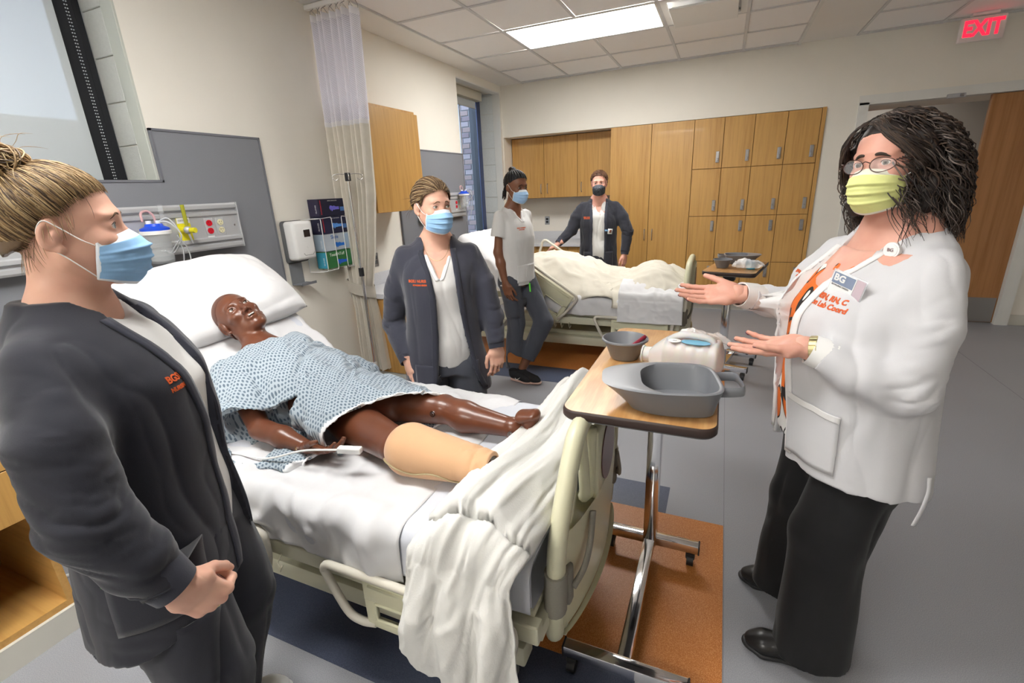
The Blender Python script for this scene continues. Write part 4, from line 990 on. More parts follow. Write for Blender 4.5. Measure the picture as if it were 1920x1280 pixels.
# ================================================================== OVERBED TABLES
tw = mat('table_laminate', (.50, .27, .10), .28, coat=.25); T_ = NT(tw); v_ = T_.coord((2.2, .5, 1)); nn_ = T_.noise(v_, 4, 4, .55)
wv = T_.n('ShaderNodeTexWave'); wv.wave_type = 'RINGS'; wv.inputs['Scale'].default_value = 5; wv.inputs['Distortion'].default_value = 9; wv.inputs['Detail'].default_value = 3; wv.inputs['Detail Scale'].default_value = 1.2; T_.l(v_, wv.inputs['Vector'])
f_ = T_.noise(T_.coord((1, .05, 1)), 180, 4); T_.l(T_.ramp(T_.math('ADD', T_.math('MULTIPLY', wv.outputs['Fac'], .45), T_.math('MULTIPLY', f_, .55)), [(.25, (.43, .215, .07)), (.55, (.52, .28, .105)), (.8, (.58, .335, .14))]), T_.b.inputs['Base Color'])
def overbed_table(loc, rz, w, l, z, pole, base, lab, blk=.0):
    """w across x, l along y (local); pole (x,y); base bars at y list"""
    t = empty('overbed_table', loc, rz, lab, 'table', 'overbed tables')
    MB().prism([(x, y, z-.002) for x, y in rrect(w-.008, l-.008, .04, 7)], (0, 0, .002)).build('top_surface', tw, t)
    mb = MB()
    for k, (dz, ins) in enumerate(((-.03, .006), (-.024, 0), (-.006, 0), (-.0015, .003))): pass
    pr = [(-.030, .008), (-.026, .002), (-.022, 0), (-.008, 0), (-.004, .001), (-.001, .004)]
    mb.grid(lambda u, v: (*[(x) for x in rrect(w-2*pr[int(round(v*5))][1], l-2*pr[int(round(v*5))][1], .04, 7)[int(round(u*32)) % 32]], z+pr[int(round(v*5))][0]), 32, 6, cu=True)
    o = mb.build('edge_band', mat('dark_brown_edge', (.035, .02, .016), .45), t, smooth=60)
    MB().prism([(x, y, z-.0305) for x, y in rrect(w-.01, l-.01, .04, 7)], (0, 0, .003)).build('underside', M['darkgrey'], t)
    px, py = pole
    mb = MB(); mb.box((px-.09, py-.07, z-.05), (px+.09, py+.07, z-.031), .004); mb.box((px-.04, py-.03, z-.09), (px+.04, py+.03, z-.045), .006); mb.build('top_bracket', M['black'], t)
    mb = MB(); mb.box((px-.019, py-.024, .35), (px+.019, py+.024, z-.05), .005); mb.build('inner_post', M['chrome'], t, smooth=40)
    mb = MB(); mb.box((px-.026, py-.031, .065), (px+.026, py+.031, z-.16), .006); mb.build('outer_post', M['chrome'], t, smooth=40)
    y0, y1 = base
    mb = MB(); mb.box((px-.022, min(y0, y1), .062), (px+.022, max(y0, y1), .10), .006); mb.build('base_spine', M['chrome'], t, smooth=40)
    for y in (y0, y1):
        MB().box((px-.185, y-.02, .068), (px+.19, y+.02, .108), .005).build('base_bar', M['chrome'], t, smooth=40)
        for s in (-1, 1):
            MB().box((px+.0025+s*.1875-.003, y-.021, .067), (px+.0025+s*.1875+.003, y+.021, .109), .002, seg=1).build('bar_cap', M['black'], t)
            mb = MB(); cx_ = px+s*.16; mb.cyl((cx_-.013, y, .026), (cx_+.013, y, .026), .0255, n=20); mb.box((cx_-.018, y-.014, .03), (cx_+.018, y+.02, .06), .008); mb.cyl((cx_, y, .055), (cx_, y, .07), .008); mb.build('caster', M['black'], t, smooth=40)
    return t
overbed_table((2.535, -4.485, 0), 0, .405, .84, .905, (.0, .14), (.14, -.46), 'overbed table with brown wood-grain top and chrome post beside the nearer bed')
overbed_table((2.83, -2.09, 0), R(-12), .36, .62, .865, (-.02, -.12), (-.12, .26), 'small overbed table with a chrome post in front of the lockers')
grey_pan = m_noisy('grey_pan_plastic', (.175, .182, .20), .015, 10, .33, .02)
def bedpan(loc, rz, sc_, lab):
    """fracture bedpan: flat lip at -x, deep end at +x with a handle"""
    t = empty('bedpan', loc, rz, lab, 'bedpan', 'grey plastic bedpans'); t.scale = (sc_, sc_, sc_*.82)
    def outline(k, off=0.0, z=0):
        a = 2*PI*k; c_, s_ = math.cos(a), math.sin(a); e = .46
        x = .155*math.copysign(abs(c_)**e, c_); wy = .118-.042*max(0, -x/.155)**1.5
        y = wy*math.copysign(abs(s_)**e, s_); return x, y
    def side(u, v):
        x, y = outline(u); h0 = .014+.075*np.clip((x+.155)/.14, 0, 1)**.8*1.0
        k = 1-.26*(1-v)**1.0; kx = .80+.20*v; xx = x*kx+.018*(1-v); return (xx, y*k, .088*v if x > -.05 else .088*v)
    def out(u, v):
        x, y = outline(u); x2 = x*(.70+.30*v)+.03*(1-v); y2 = y*(.72+.28*v); return (x2, y2, .002+.092*v**.85)
    mb = MB(); mb.grid(out, 64, 10, cu=True)
    mb.bm.verts.ensure_lookup_table()
    bmesh.ops.contextual_create(mb.bm, geom=[e for e in mb.bm.edges if e.is_boundary and all(v.co.z < .004 for v in e.verts)])
    # rim and inner wall
    def lipf(u, v):
        x, y = outline(u); k = 1-.07*v; lx = x*k; 
        if x < 0: lx = x+(.105*v*abs(x/.155)**.8)
        return (lx, y*(1-.10*v), .094+.003*math.sin(PI*v))
    mb.grid(lipf, 64, 5, cu=True)
    def inn(u, v):
        x0, y0, z0 = lipf(u, 1); x, y = outline(u); x2 = (x*.70+.03); y2 = y*.72
        return (x0+(max(x2, -.06)-x0)*v, y0+(y2*.95-y0)*v, .094-.086*v**.9)
    mb.grid(inn, 64, 8, cu=True)
    bmesh.ops.remove_doubles(mb.bm, verts=mb.bm.verts, dist=.0004)
    bmesh.ops.contextual_create(mb.bm, geom=[e for e in mb.bm.edges if e.is_boundary and all(v.co.z < .0095 for v in e.verts)])
    mb.build('pan_body', grey_pan, t, smooth=45)
    mb = MB(); pts = [(.145, -.055, .075), (.185, -.055, .078), (.205, -.045, .08), (.208, 0, .08), (.205, .045, .08), (.185, .055, .078), (.145, .055, .075)]
    mb.tube(spline(pts, 5), .016, 8, flat=(.18, 1.0)); mb.build('handle', grey_pan, t, smooth=60)
    return t
bedpan((2.582, -4.785, .9065), R(12), 1.0, 'grey plastic bedpan with a side handle at the near end of the nearer overbed table')
bedpan((2.87, -1.93, .8665), R(185), .85, 'grey plastic bedpan on the small far overbed table')
# round basin with brush and tube
def round_basin(loc, s, lab, grp='small grey basins'):
    b = empty('basin', loc, 0, lab, 'basin', grp); b.scale = (s,)*3
    MB().lathe([(0, 0), (.045, 0), (.05, .006), (.072, .066), (.078, .070), (.080, .068), (.0795, .073), (.075, .0745), (.069, .066), (.047, .009), (0, .006)], n=36).build('bowl', grey_pan, b, smooth=50); return b
round_basin((2.425, -4.44, .906), 1.0, 'small round grey basin at the far end of the nearer overbed table')
round_basin((2.73, -2.17, .866), .85, 'small round grey basin on the small far overbed table')
t = empty('toothbrush', (2.45, -4.44, .935), R(35), 'red-handled toothbrush resting in the round grey basin', 'toothbrush')
MB().tube([(-.03, 0, .0), (.05, 0, .045)], .006, 8, rs=[.005, .008]).build('handle', colour('dark_red', (.25, .02, .04), rough=.35), t, smooth=180)
MB().box((-.055, -.006, -.006), (-.03, .006, .004), .002).build('bristle_head', M['white'], t)
t = tag(MB().tube([(0, 0, 0), (.05, .01, .004), (.075, .015, .004)], .01, 12, rs=[.011, .011, .006]).build('toothpaste_tube', M['white'], None, smooth=180), 'small white paste tube lying in the round grey basin', 'tube'); t.location = (2.39, -4.445, .925)
t = tag(MB().box((-.012, -.035, 0), (.012, .035, .008), .003).build('comb', M['black']), 'short black comb lying in the round grey basin', 'comb'); t.location = (2.425, -4.455, .916); t.rotation_euler = (0, 0, R(80)); t.scale = (.8, .8, .8)
# translucent urinal bottle
jm = mat('translucent_plastic', (.93, .92, .92), .25, trans=.45, ior=1.3, sss=.3); 
def urinal(loc, rz):
    t = empty('urinal_bottle', loc, rz, 'translucent white plastic urinal bottle with ribs and a blue label, lying on the overbed table', 'bottle')
    def f(u, v):
        x = -.095+.22*u; a = 2*PI*v; c_, s_ = math.cos(a), math.sin(a); e = .55
        end = min(1, (1-u)*14)**.5*1.0; st = min(1, u/.22); ww = (.028+.034*st**.8); hh = (.022+.036*st**.8)
        rib = 1+.035*math.sin(u*2*PI*7)*(u > .25)*(u < .93)
        return (x, ww*math.copysign(abs(c_)**e, c_)*end*(1+.3*(rib-1)), .058+hh*math.copysign(abs(s_)**e, s_)*end*(rib if s_ > 0 else 1)-.006*(1-st))
    mb = MB(); mb.grid(f, 60, 40, cv=True); mb.build('bottle_body', jm, t, smooth=180)
    MB().cyl((-.118, 0, .052), (-.09, 0, .052), .024, .026).cyl((-.122, 0, .052), (-.117, 0, .052), .028).build('neck', jm, t, smooth=40)
    mb = MB(); mb.tube(spline([(-.05, .0, .10), (-.01, 0, .128), (.05, 0, .131), (.085, 0, .122), (.1, 0, .10)], 6), .011, 10, flat=(1.4, .9)); mb.build('handle', jm, t, smooth=180)
    def lab(u, v):
        a = 2*PI*u; return (.045+.042*v*math.cos(a), -.030+.022*v*math.sin(a), .1185)
    mb = MB(); mb.prism([lab(k/28, 1) for k in range(28)], (0, 0, .0015)); mb.build('blue_label', mat('blue_label', (.17, .42, .60), .4), t)
    mb = MB(); mb.prism([(-.016+.019*math.cos(k*PI/10), -.034+.018*math.sin(k*PI/10), .1185) for k in range(20)], (0, 0, .0015)); mb.build('cap_mark', M['white'], t)
    flat_text('print', 'ml', .012, (-.016, -.034, .1202), (1, 0, 0), (0, 1, 0), M['black'], t, .0002)
    return t
urinal((2.62, -4.545, .9062), R(-8))
def bag(u, v):
    x = -.10+.2*u; y = -.06+.12*v; e = (1-(2*u-1)**4)*(1-(2*v-1)**4); return (x, y, .012+.05*e)
def plastic_bag(loc, s, lab):
    cm = colour('clear_film', (.95, .96, .97), rough=.08, alpha=.35)
    o = cloth_sheet('plastic_bag', lambda u, v: tuple(c*s for c in bag(u, v)), 40, 30, cm, lab, 'bag', wr=.035*s, seed=61+s, sc_=26, th=.0008); o.location = loc; return o
plastic_bag((2.665, -4.29, .907), .85, 'crumpled clear plastic bag behind the translucent bottle')
plastic_bag((2.90, -2.23, .868), .85, 'clear plastic bag with a blue item on the far overbed table')
t = tag(MB().lathe([(0, 0), (.03, 0), (.034, .03), (.036, .045), (0, .045)]).build('blue_cup', colour('sky_blue_plastic', (.04, .38, .62), rough=.4), None, smooth=50), 'bright blue plastic cup in the clear bag on the far table', 'cup'); t.location = (2.92, -2.22, .867)
# ================================================================== PEOPLE TOOLKIT
def mRot(az, pitch=0, roll=0): return Matrix.Rotation(az, 4, 'Z') @ Matrix.Rotation(pitch, 4, 'Y') @ Matrix.Rotation(roll, 4, 'X')
def skin(name, c, rough=.48, var=.10):
    m = mat(name, c, rough, sss=.12, spec=.4); t = NT(m); v = t.coord(); f = t.noise(v, 24, 4)
    t.l(t.ramp(f, [(.3, (c[0]*(1-var*.4), c[1]*(1-var), c[2]*(1-var))), (.72, (min(1, c[0]*(1+var*.5)), c[1]*(1+var*.5), c[2]*(1+var*.5)))]), t.b.inputs['Base Color']); t.bump(t.noise(v, 420, 2), .12, .0006); return m
def head_field(h, MH, body_prims, mouth=False, jaw=1.0, wide=1.0, lids=True, lo=(-.14, -.12, -.36), hi=(.13, .12, .13), ears=True, nose=1.0):
    """head-local field: x forward, y left, z up, origin between the eyes' depth centre"""
    f = SDF(lo, hi, h); w = wide
    f.add(p_ell((-.014, 0, .030), (.094, .074*w, .083)), 0)
    f.add(p_ell((.026, 0, -.034), (.058, .059*w, .074)), .03)
    for s in (-1, 1):
        f.add(p_seg((.0, s*.047*w, -.052), (.058, s*.016, -.094), .020, .017), .03)
        f.add(p_ell((.057, s*.037, -.026), (.020, .020, .016)), .022)
    f.add(p_ell((.066, 0, -.096*jaw), (.016, .018, .014)), .022)
    f.add(p_ell((.070, 0, .020), (.014, .046, .010)), .018)
    for s in (-1, 1): f.add(p_ell((.088, s*.032, -.001), (.013, .017, .0125)), .012, sub=True)
    n = nose
    f.add(p_seg((.078, 0, .006), (.096+.003*(n-1), 0, -.034), .0065, .0095*n), .012)
    f.add(p_ell((.099, 0, -.038), (.010*n, .0095*n, .0085*n)), .006)
    for s in (-1, 1):
        f.add(p_ell((.091, s*.0125*n, -.041), (.010, .0075*n, .0075)), .006)
        f.add(p_ell((.097, s*.0065, -.0475), (.005, .0038, .0035)), .002, sub=True)
    if mouth:
        f.add(p_ell((.081, 0, -.066), (.012, .024, .015)), .014)
        f.add(p_ell((.0895, 0, -.0600), (.0060, .019, .0042)), .006)
        f.add(p_ell((.0875, 0, -.0760), (.0060, .016, .0050)), .006)
        f.add(p_ell((.094, 0, -.0675), (.013, .0150, .0040)), .002, sub=True)
    else:
        f.add(p_ell((.083, 0, -.066), (.013, .025, .014)), .012)
    if lids:
        for s in (-1, 1):
            f.add(p_ell((.0665, s*.031, 0), (.0150, .0165, .0138)), .006)
            f.add(p_ell((.0835, s*.0315, -.0005), (.014, .0125, .0050)), .0015, sub=True)
    if ears:
        for s in (-1, 1):
            Re = np.array(Matrix.Rotation(R(14), 3, 'Y') @ Matrix.Rotation(s*R(-16), 3, 'Z'))
            f.add(p_ell((-.010, s*.077*w, -.006), (.018, .0075, .030), Re), .006)
            f.add(p_ell((-.007, s*.086*w, -.004), (.0115, .0075, .020), Re), .003, sub=True)
            f.add(p_ell((-.004, s*.079*w, -.008), (.006, .005, .010), Re), .004)
            f.add(p_ell((-.003, s*.075*w, -.033), (.008, .006, .008)), .006)
    inv = MH.inverted()
    T = lambda p: tuple(inv @ V(p)); TD = lambda d: tuple(inv.to_3x3() @ V(d))
    for a, b, ra, rb, lat, k in body_prims: f.add(p_eseg(T(a), T(b), ra, rb, TD(lat)), k)
    return f
def eyes(parent, MH, iris=(.10, .06, .03), gaze=(0, 0), r=.0128, white=(.62, .60, .58)):
    wm = mat('eye_white', white, .12); im = mat('iris', iris, .1); pm = mat('pupil', (.005, .005, .005), .08)
    for s in (-1, 1):
        bm = bmesh.new(); bmesh.ops.create_uvsphere(bm, u_segments=24, v_segments=18, radius=r)
        for fc in bm.faces:
            c = fc.calc_center_median().normalized(); a = math.degrees(math.acos(max(-1, min(1, c.z)))); fc.material_index = 2 if a < 12 else (1 if a < 31 else 0)
        me = bpy.data.meshes.new('eye'); bm.to_mesh(me); bm.free()
        d = V((1, math.tan(R(gaze[0])), math.tan(R(gaze[1])))).normalized(); q = d.to_track_quat('Z', 'Y').to_matrix().to_4x4()
        me.transform(MH @ Matrix.Translation((.0675, s*.031, 0)) @ q); o = link('eye', me, [wm, im, pm], parent, True)
def brows(parent, MH, bvh, col, th=.0034, arch=.004):
    m = mat('eyebrow_hair', col, .8); inv = MH.inverted()
    for s in (-1, 1):
        mb = MB(); pts = []
        for k in range(9):
            t = k/8; p = V((.12, s*(.012+.036*t), .020+arch*math.sin(PI*min(1, t*1.25))-.004*t*t*2)); a = MH @ p; d = (MH.to_3x3() @ V((-1, -s*.15*t, 0))).normalized()
            h = bvh.ray_cast(a, d); pts.append(h[0]+h[1]*.0006 if h[0] else a)
        mb.tube(pts, th, 6, rs=[th*x for x in (.7, 1.1, 1.2, 1.2, 1.1, 1, .8, .6, .3)]); mb.build('eyebrow', m, parent, smooth=180)
        mb = MB(); pts = []
        for k in range(7):
            t = k/6; y = s*(.0195+.0245*t); z = .0006+.0062*math.sin(PI*t)**.8; x = .0675+math.sqrt(max(1e-6, .0142**2-(y-s*.031)**2-z*z)); pts.append(MH @ V((x+.0006, y, z)))
        mb.tube(pts, .0007, 5); mb.build('eyelashes', colour('lash', (.02, .015, .012), rough=.7), parent, smooth=180)
def face_mask(parent, MH, col, kind='pleat', tilt=0.0):
    mb = MB(); nu, nv = 49, 44
    xf = lambda v: float(np.interp(v, [0, .12, .3, .5, .75, .92, 1], [.094, .1085, .1225, .120, .110, .092, .080]))
    def f(u, v):
        a = 2*u-1; q = abs(a)
        z = -.010-.018*q**1.4+(-.122+.026*q**1.6+.010+.018*q**1.4)*v
        ys = .0655*math.sin(q*1.25)/math.sin(1.25)*math.copysign(1, a)*(1-.10*abs(v-.45))
        xe = .047-.016*v
        x = xe+(xf(v)-xe)*(1-q**(1.9 if v > .1 else 1.5))
        if kind == 'pleat':
            for k_, p_ in enumerate((.30, .52, .74)): x += .0036*math.exp(-((v-p_-.02*q)/.030)**2)*(1-q**6)-.0028*math.exp(-((v-p_-.055-.02*q)/.022)**2)*(1-q**6)
            x += .0012*math.sin(u*37+v*11)*(q > .55)*(q < .97)
        else:
            x += .006*(1-q**1.2)*math.sin(PI*v)
        return (x, ys, z)
    mb.grid(f, nu, nv)
    mb.bm.faces.ensure_lookup_table()
    for i, fc in enumerate(mb.bm.faces):
        j = i % (nv-1); ii = i//(nv-1); fc.material_index = 1 if (kind == 'pleat' and (j < 5 or j > nv-4 or ii < 1 or ii > nu-3)) else 0
    mb.bm.transform(MH)
    o = mb.build('face_mask', None, parent, smooth=180)
    c = m_noisy('mask_%s' % o.name, col, .03, 60, .75, .25, .0006)
    if kind != 'pleat':
        t = NT(c); t.l(t.ramp(t.noise(t.coord(), 70, 3, .6), [(.42, (.012, .014, .018)), (.5, (.09, .10, .12)), (.58, (.02, .024, .03))]), t.b.inputs['Base Color'])
    o.data.materials.append(c); o.data.materials.append(colour('mask_white', (.72, .76, .82) if col[2] > col[0] else (.80, .80, .70), rough=.75) if kind == 'pleat' and col[2] > col[0] else mat('mask_border', (.78, .78, .66) if kind == 'pleat' else col, .75))
    md = o.modifiers.new('thickness', 'SOLIDIFY'); md.thickness = .0014
    for s in (-1, 1):
        mb = MB(); e = [(.047, s*.0655, -.032), (.03, s*.0755, -.018), (.005, s*.080, .008), (-.012, s*.083, .020), (-.026, s*.080, .0), (-.022, s*.078, -.02)] if kind == 'pleat' else [(.047, s*.0655, -.04), (.02, s*.078, -.02), (-.01, s*.084, .01), (-.025, s*.08, -.01)]
        mb.tube([MH @ V(p) for p in spline(e, 4)], .0011, 6)
        if kind == 'pleat': mb.tube([MH @ V(p) for p in spline([(.033, s*.060, -.092), (.018, s*.073, -.068), (.0, s*.077, -.045), (-.015, s*.078, -.03)], 4)], .0011, 6)
        mb.build('ear_loop', M['white'] if kind == 'pleat' else M['black'], o, smooth=180)
    return o
def hand_pf(side, curl, h=.0017, sc_=1.0, thumb=(38, 28, -8), spread=4.0, fore=.09, fat=1.0):
    """hand along +x, back of the hand +z, thumb at side*y. curl = list of 4 (a,b,c) degrees"""
    s = side; lo = [-fore, -.085, -.125]; hi = [.20, .085, .06]; f = SDF(lo, hi, h)
    f.add(p_eseg((-fore+.002, 0, 0), (.0, 0, 0), (.029*fat, .024*fat), (.0265*fat, .0185*fat), (0, 1, 0)), 0)
    f.add(p_eseg((.0, 0, 0), (.03, 0, -.001), (.027, .0175), (.036, .0155), (0, 1, 0)), .02)
    f.add(p_eseg((.028, s*.004, -.001), (.082, -s*.001, 0), (.036, .0155), (.040, .0125), (0, 1, 0)), .02)
    f.add(p_ell((.03, s*.022, -.010), (.028, .016, .014)), .014); f.add(p_ell((.035, -s*.026, -.008), (.028, .012, .012)), .012)
    tips = []
    base = [(.088, .030, 0), (.093, .0095, .001), (.089, -.0115, 0), (.081, -.031, -.002)]; L = [(.042, .026, .020), (.046, .030, .022), (.042, .027, .021), (.034, .020, .018)]
    for i in range(4):
        p = np.array([base[i][0], s*base[i][1], base[i][2]]); ya = R(spread*(1.5-i))*s; an = 0; r_ = [.0096, .0088, .0080, .0068]
        if i == 3: r_ = [x*.87 for x in r_]
        r_ = [x*fat**.5 for x in r_]
        f.add(p_seg(p-np.array([.03, 0, .001]), p, .0085, r_[0]), .008)
        for j in range(3):
            an += R(curl[i][j]); d = np.array([math.cos(an)*math.cos(ya), math.cos(an)*math.sin(ya), -math.sin(an)]); q = p+d*L[i][j]
            f.add(p_seg(p, q, r_[j], r_[j+1]), .0035); f.add(p_ell(p, (r_[j]*1.05,)*3), .003); p = q
        tips.append((p, d))
    a0, a1, dz = thumb; p = np.array([.014, s*.022, -.008]); th = R(a0)
    for j, (l, r0, r1) in enumerate(((.044, .0145, .0115), (.032, .0112, .0098), (.026, .0098, .0078))):
        d = np.array([math.cos(th), s*math.sin(th), math.sin(R(dz))]); d /= np.linalg.norm(d); q = p+d*l; f.add(p_seg(p, q, r0, r1), .008 if j == 0 else .003); p = q; th -= R(a1)*(1 if j == 0 else .6)
    tips.append((p, d))
    P, Fc = f.mesh(); return P*sc_, Fc, [(t*sc_, d) for t, d in tips]
def hframe(wrist, direction, dorsal):
    x = V(direction).normalized(); z = V(dorsal); z = (z-x*z.dot(x)).normalized(); y = z.cross(x)
    return Matrix(((x.x, y.x, z.x, wrist[0]), (x.y, y.y, z.y, wrist[1]), (x.z, y.z, z.z, wrist[2]), (0, 0, 0, 1)))
RELAX = [(18, 28, 18), (24, 34, 22), (28, 38, 24), (32, 40, 24)]
FIST = [(70, 75, 40), (74, 78, 42), (76, 78, 42), (76, 74, 40)]
FLAT = [(8, 10, 6), (6, 8, 6), (8, 9, 6), (10, 12, 8)]
def arms_disp(seed, amp=.012, armY=.2, tor=.008, vert=7, arm=16, warp=None, els=()):
    def fn(co, nr):
        a = np.clip((np.abs(co[:, 1])-armY)/.03, 0, 1) if warp is None else warp(co)
        W_ = co+.035*np.stack([vnoise(co, 6, seed+31), vnoise(co, 6, seed+32), vnoise(co, 6, seed+33)], 1)
        t = (ridge(W_*[1, 1, .36], vert, seed, 4)-.2)*tor+(vnoise(co, 3.2, seed+5)-.5)*tor*1.2+(ridge(W_*[1, 1, .3], vert*2.2, seed+8, 4)-.2)*tor*.35
        wt = np.full(len(co), .35)
        for e_ in els: wt = np.maximum(wt, 1.25*np.exp(-(((co-A(e_))**2).sum(1))/.085**2))
        Q_ = W_*[.42, .42, 1.25]; Q_[:, 2] += .45*co[:, 0]
        b = ((ridge(Q_, arm, seed+3, 3)-.3)*amp+(ridge(Q_, arm*2.1, seed+12, 4)-.2)*amp*.4)*wt+(vnoise(co, 6, seed+2)-.5)*amp*.5
        return t*(1-a)+b*a
    return fn
def edge_strip(name, parent, bvh, ys, zs, width, mat_, off=.002, side=1, x0=.6, nrm=(-1, 0, 0)):
    """front band lying on the garment: edge curve y(z), widened outwards by `width`"""
    mb = MB(); n = len(zs); cols = 5; vs = []
    for i in range(n):
        row = []
        for j in range(cols):
            p = V((x0, ys[i]+side*width*j/(cols-1), zs[i])); h = bvh.ray_cast(p, V(nrm))
            if h[0] is None or h[0].x < -.02: h = bvh.find_nearest(V((.1, p.y, p.z)))
            row.append(mb.bm.verts.new(h[0]+V((off, 0, 0))+V((1, 0, 0))*(.0008 if 0 < j < cols-1 else 0)))
        vs.append(row)
    for i in range(n-1):
        for j in range(cols-1): mb.bm.faces.new((vs[i][j], vs[i+1][j], vs[i+1][j+1], vs[i][j+1]))
    o = mb.build(name, mat_, parent, smooth=180); md = o.modifiers.new('thickness', 'SOLIDIFY'); md.thickness = .0035; md.offset = 0; return o
def project(me, bvh, org, right, up, d, off=.0012, back=.4):
    r = V(right).normalized(); u = V(up).normalized(); d = V(d).normalized()
    for v in me.vertices:
        p = V(org)+r*v.co.x+u*v.co.y; h = bvh.ray_cast(p-d*back, d)
        v.co = (h[0]-d*(off+v.co.z)) if h[0] is not None else p
    me.update(); return me
def put_text(parent, bvh, lines, org, right, up, d, size, mat_, name='embroidery', bold=.0006, back=.4):
    for k, tx in enumerate(lines):
        sz = size[k] if isinstance(size, (list, tuple)) else size
        me = text_mesh(tx, sz, .0004, bold); o_ = V(org)-V(up).normalized()*sum((size[q] if isinstance(size, (list, tuple)) else size) for q in range(k))*1.05
        bm = bmesh.new(); bm.from_mesh(me); bmesh.ops.triangulate(bm, faces=bm.faces); bm.to_mesh(me); bm.free()
        project(me, bvh, o_, right, up, d, back=back); link(name, me, mat_, parent)
def patch(name, parent, bvh, org, right, up, d, w, h_, mat_, off=.003, n=12, th=.003, curve=0.0):
    mb = MB(); r = V(right).normalized(); u = V(up).normalized(); d = V(d).normalized(); last = None
    vs = []
    for i in range(n+1):
        row = []
        for j in range(n+1):
            a, b = i/n-.5, j/n-.5; p = V(org)+r*(w*a)+u*(h_*b-(curve*(a+.5) if j == n else 0)); hh = bvh.ray_cast(p-d*.4, d)
            if hh[0] is None: hh = bvh.find_nearest(p)
            row.append(mb.bm.verts.new(hh[0]-d*off))
        vs.append(row)
    for i in range(n):
        for j in range(n): mb.bm.faces.new((vs[i][j], vs[i+1][j], vs[i+1][j+1], vs[i][j+1]))
    o = mb.build(name, mat_, parent, smooth=180); md = o.modifiers.new('thickness', 'SOLIDIFY'); md.thickness = th; md.offset = 0; return o
def snaps(parent, bvh, pts, mat_, r=.005):
    for y, z in pts:
        h = bvh.ray_cast(V((.6, y, z)), V((-1, 0, 0)))
        if h[0] is None: continue
        q = h[1].to_track_quat('Z', 'Y').to_matrix().to_4x4()
        mb = MB(); mb.lathe([(0, .002), (r*.45, .002), (r*.5, .0008), (r*.8, .003), (r, .0015), (r, -.001)], n=14); mb.build('snap_button', mat_, parent, smooth=60, M=Matrix.Translation(h[0]+h[1]*.004) @ q)
def garment(h, lo, hi, rows, arms, hem, opening=None, neck=None, k_arm=.03, cuff=True, shell=.012, slit=None, ex=2.2, extra=None):
    """rows: torso stack; arms: list of (polyline, radii); opening(Z)->(yc, w)"""
    f = SDF(lo, hi, h); f.add(p_stack(rows, ex=ex), 0)
    if opening is not None:
        _X, _Y, _Z = f.xyz(); yc, w = opening(_Z); f.D = np.maximum(f.D, -np.maximum(np.abs(_Y-yc)-w, .0-_X))
    S = SDF(lo, hi, h)
    for pts, rr in arms:
        for i in range(len(pts)-1):
            ra = rr[i] if isinstance(rr[i], tuple) else (rr[i], rr[i]); rb = rr[i+1] if isinstance(rr[i+1], tuple) else (rr[i+1], rr[i+1])
            S.add(p_eseg(pts[i], pts[i+1], ra, rb, (0, 1, 0) if abs(pts[i+1][1]-pts[i][1]) < .8*np.linalg.norm(A(pts[i+1])-A(pts[i])) else (1, 0, 0)), k_arm if i == 0 else .012)
    if extra: extra(f)
    X, Y, Z = f.xyz()
    # cut the sleeve end flat
    for pts, rr in arms:
        e = A(pts[-1]); d = e-A(pts[-2]); d /= np.linalg.norm(d); q = (X-e[0])*d[0]+(Y-e[1])*d[1]+(Z-e[2])*d[2]
        near = ((X-e[0])**2+(Y-e[1])**2+(Z-e[2])**2) < .12**2
        S.D = np.where(near, np.maximum(S.D, q), S.D)
        rr_ = rr[-1] if not isinstance(rr[-1], tuple) else rr[-1][0]
        S.add(p_seg(e-d*.02, e+d*.05, rr_-.011), .0, sub=True)
    if arms: f.D = smin(f.D, S.D, k_arm*.8)
    inner = f.D+shell
    if hem is not None:
        hz = hem(X, Y) if callable(hem) else hem
        reg = np.maximum(inner, Z-(hz+.14)); f.D = np.maximum(f.D, -reg); f.D = np.maximum(f.D, hz-Z)
    if neck is not None: f.add(neck, .006, sub=True)
    if slit is not None: f.D = np.maximum(f.D, -slit(X, Y, Z))
    return f
def legs_field(h, lo, hi, pelvis_rows, legs, extra_k=.035):
    f = SDF(lo, hi, h); f.add(p_stack(pelvis_rows, ex=2.1), 0)
    for pts, rr in legs:
        for i in range(len(pts)-1):
            ra = rr[i] if isinstance(rr[i], tuple) else (rr[i], rr[i]); rb = rr[i+1] if isinstance(rr[i+1], tuple) else (rr[i+1], rr[i+1])
            f.add(p_eseg(pts[i], pts[i+1], ra, rb, (0, 1, 0)), extra_k if i == 0 else .02)
    X, Y, Z = f.xyz()
    for pts, rr in legs:
        e = A(pts[-1]); d = e-A(pts[-2]); d /= np.linalg.norm(d); q = (X-e[0])*d[0]+(Y-e[1])*d[1]+(Z-e[2])*d[2]
        near = ((X-e[0])**2+(Y-e[1])**2+(Z-e[2])**2) < .16**2
        f.D = np.where(near, np.maximum(f.D, q), f.D)
    return f
def leg_disp(seed, amp=.008):
    return lambda co, nr: (ridge(co*[1, 1, .35], 10, seed, 2.5)-.35)*amp+(vnoise(co*[1, 1, .8], 6, seed+3)-.5)*amp*1.2
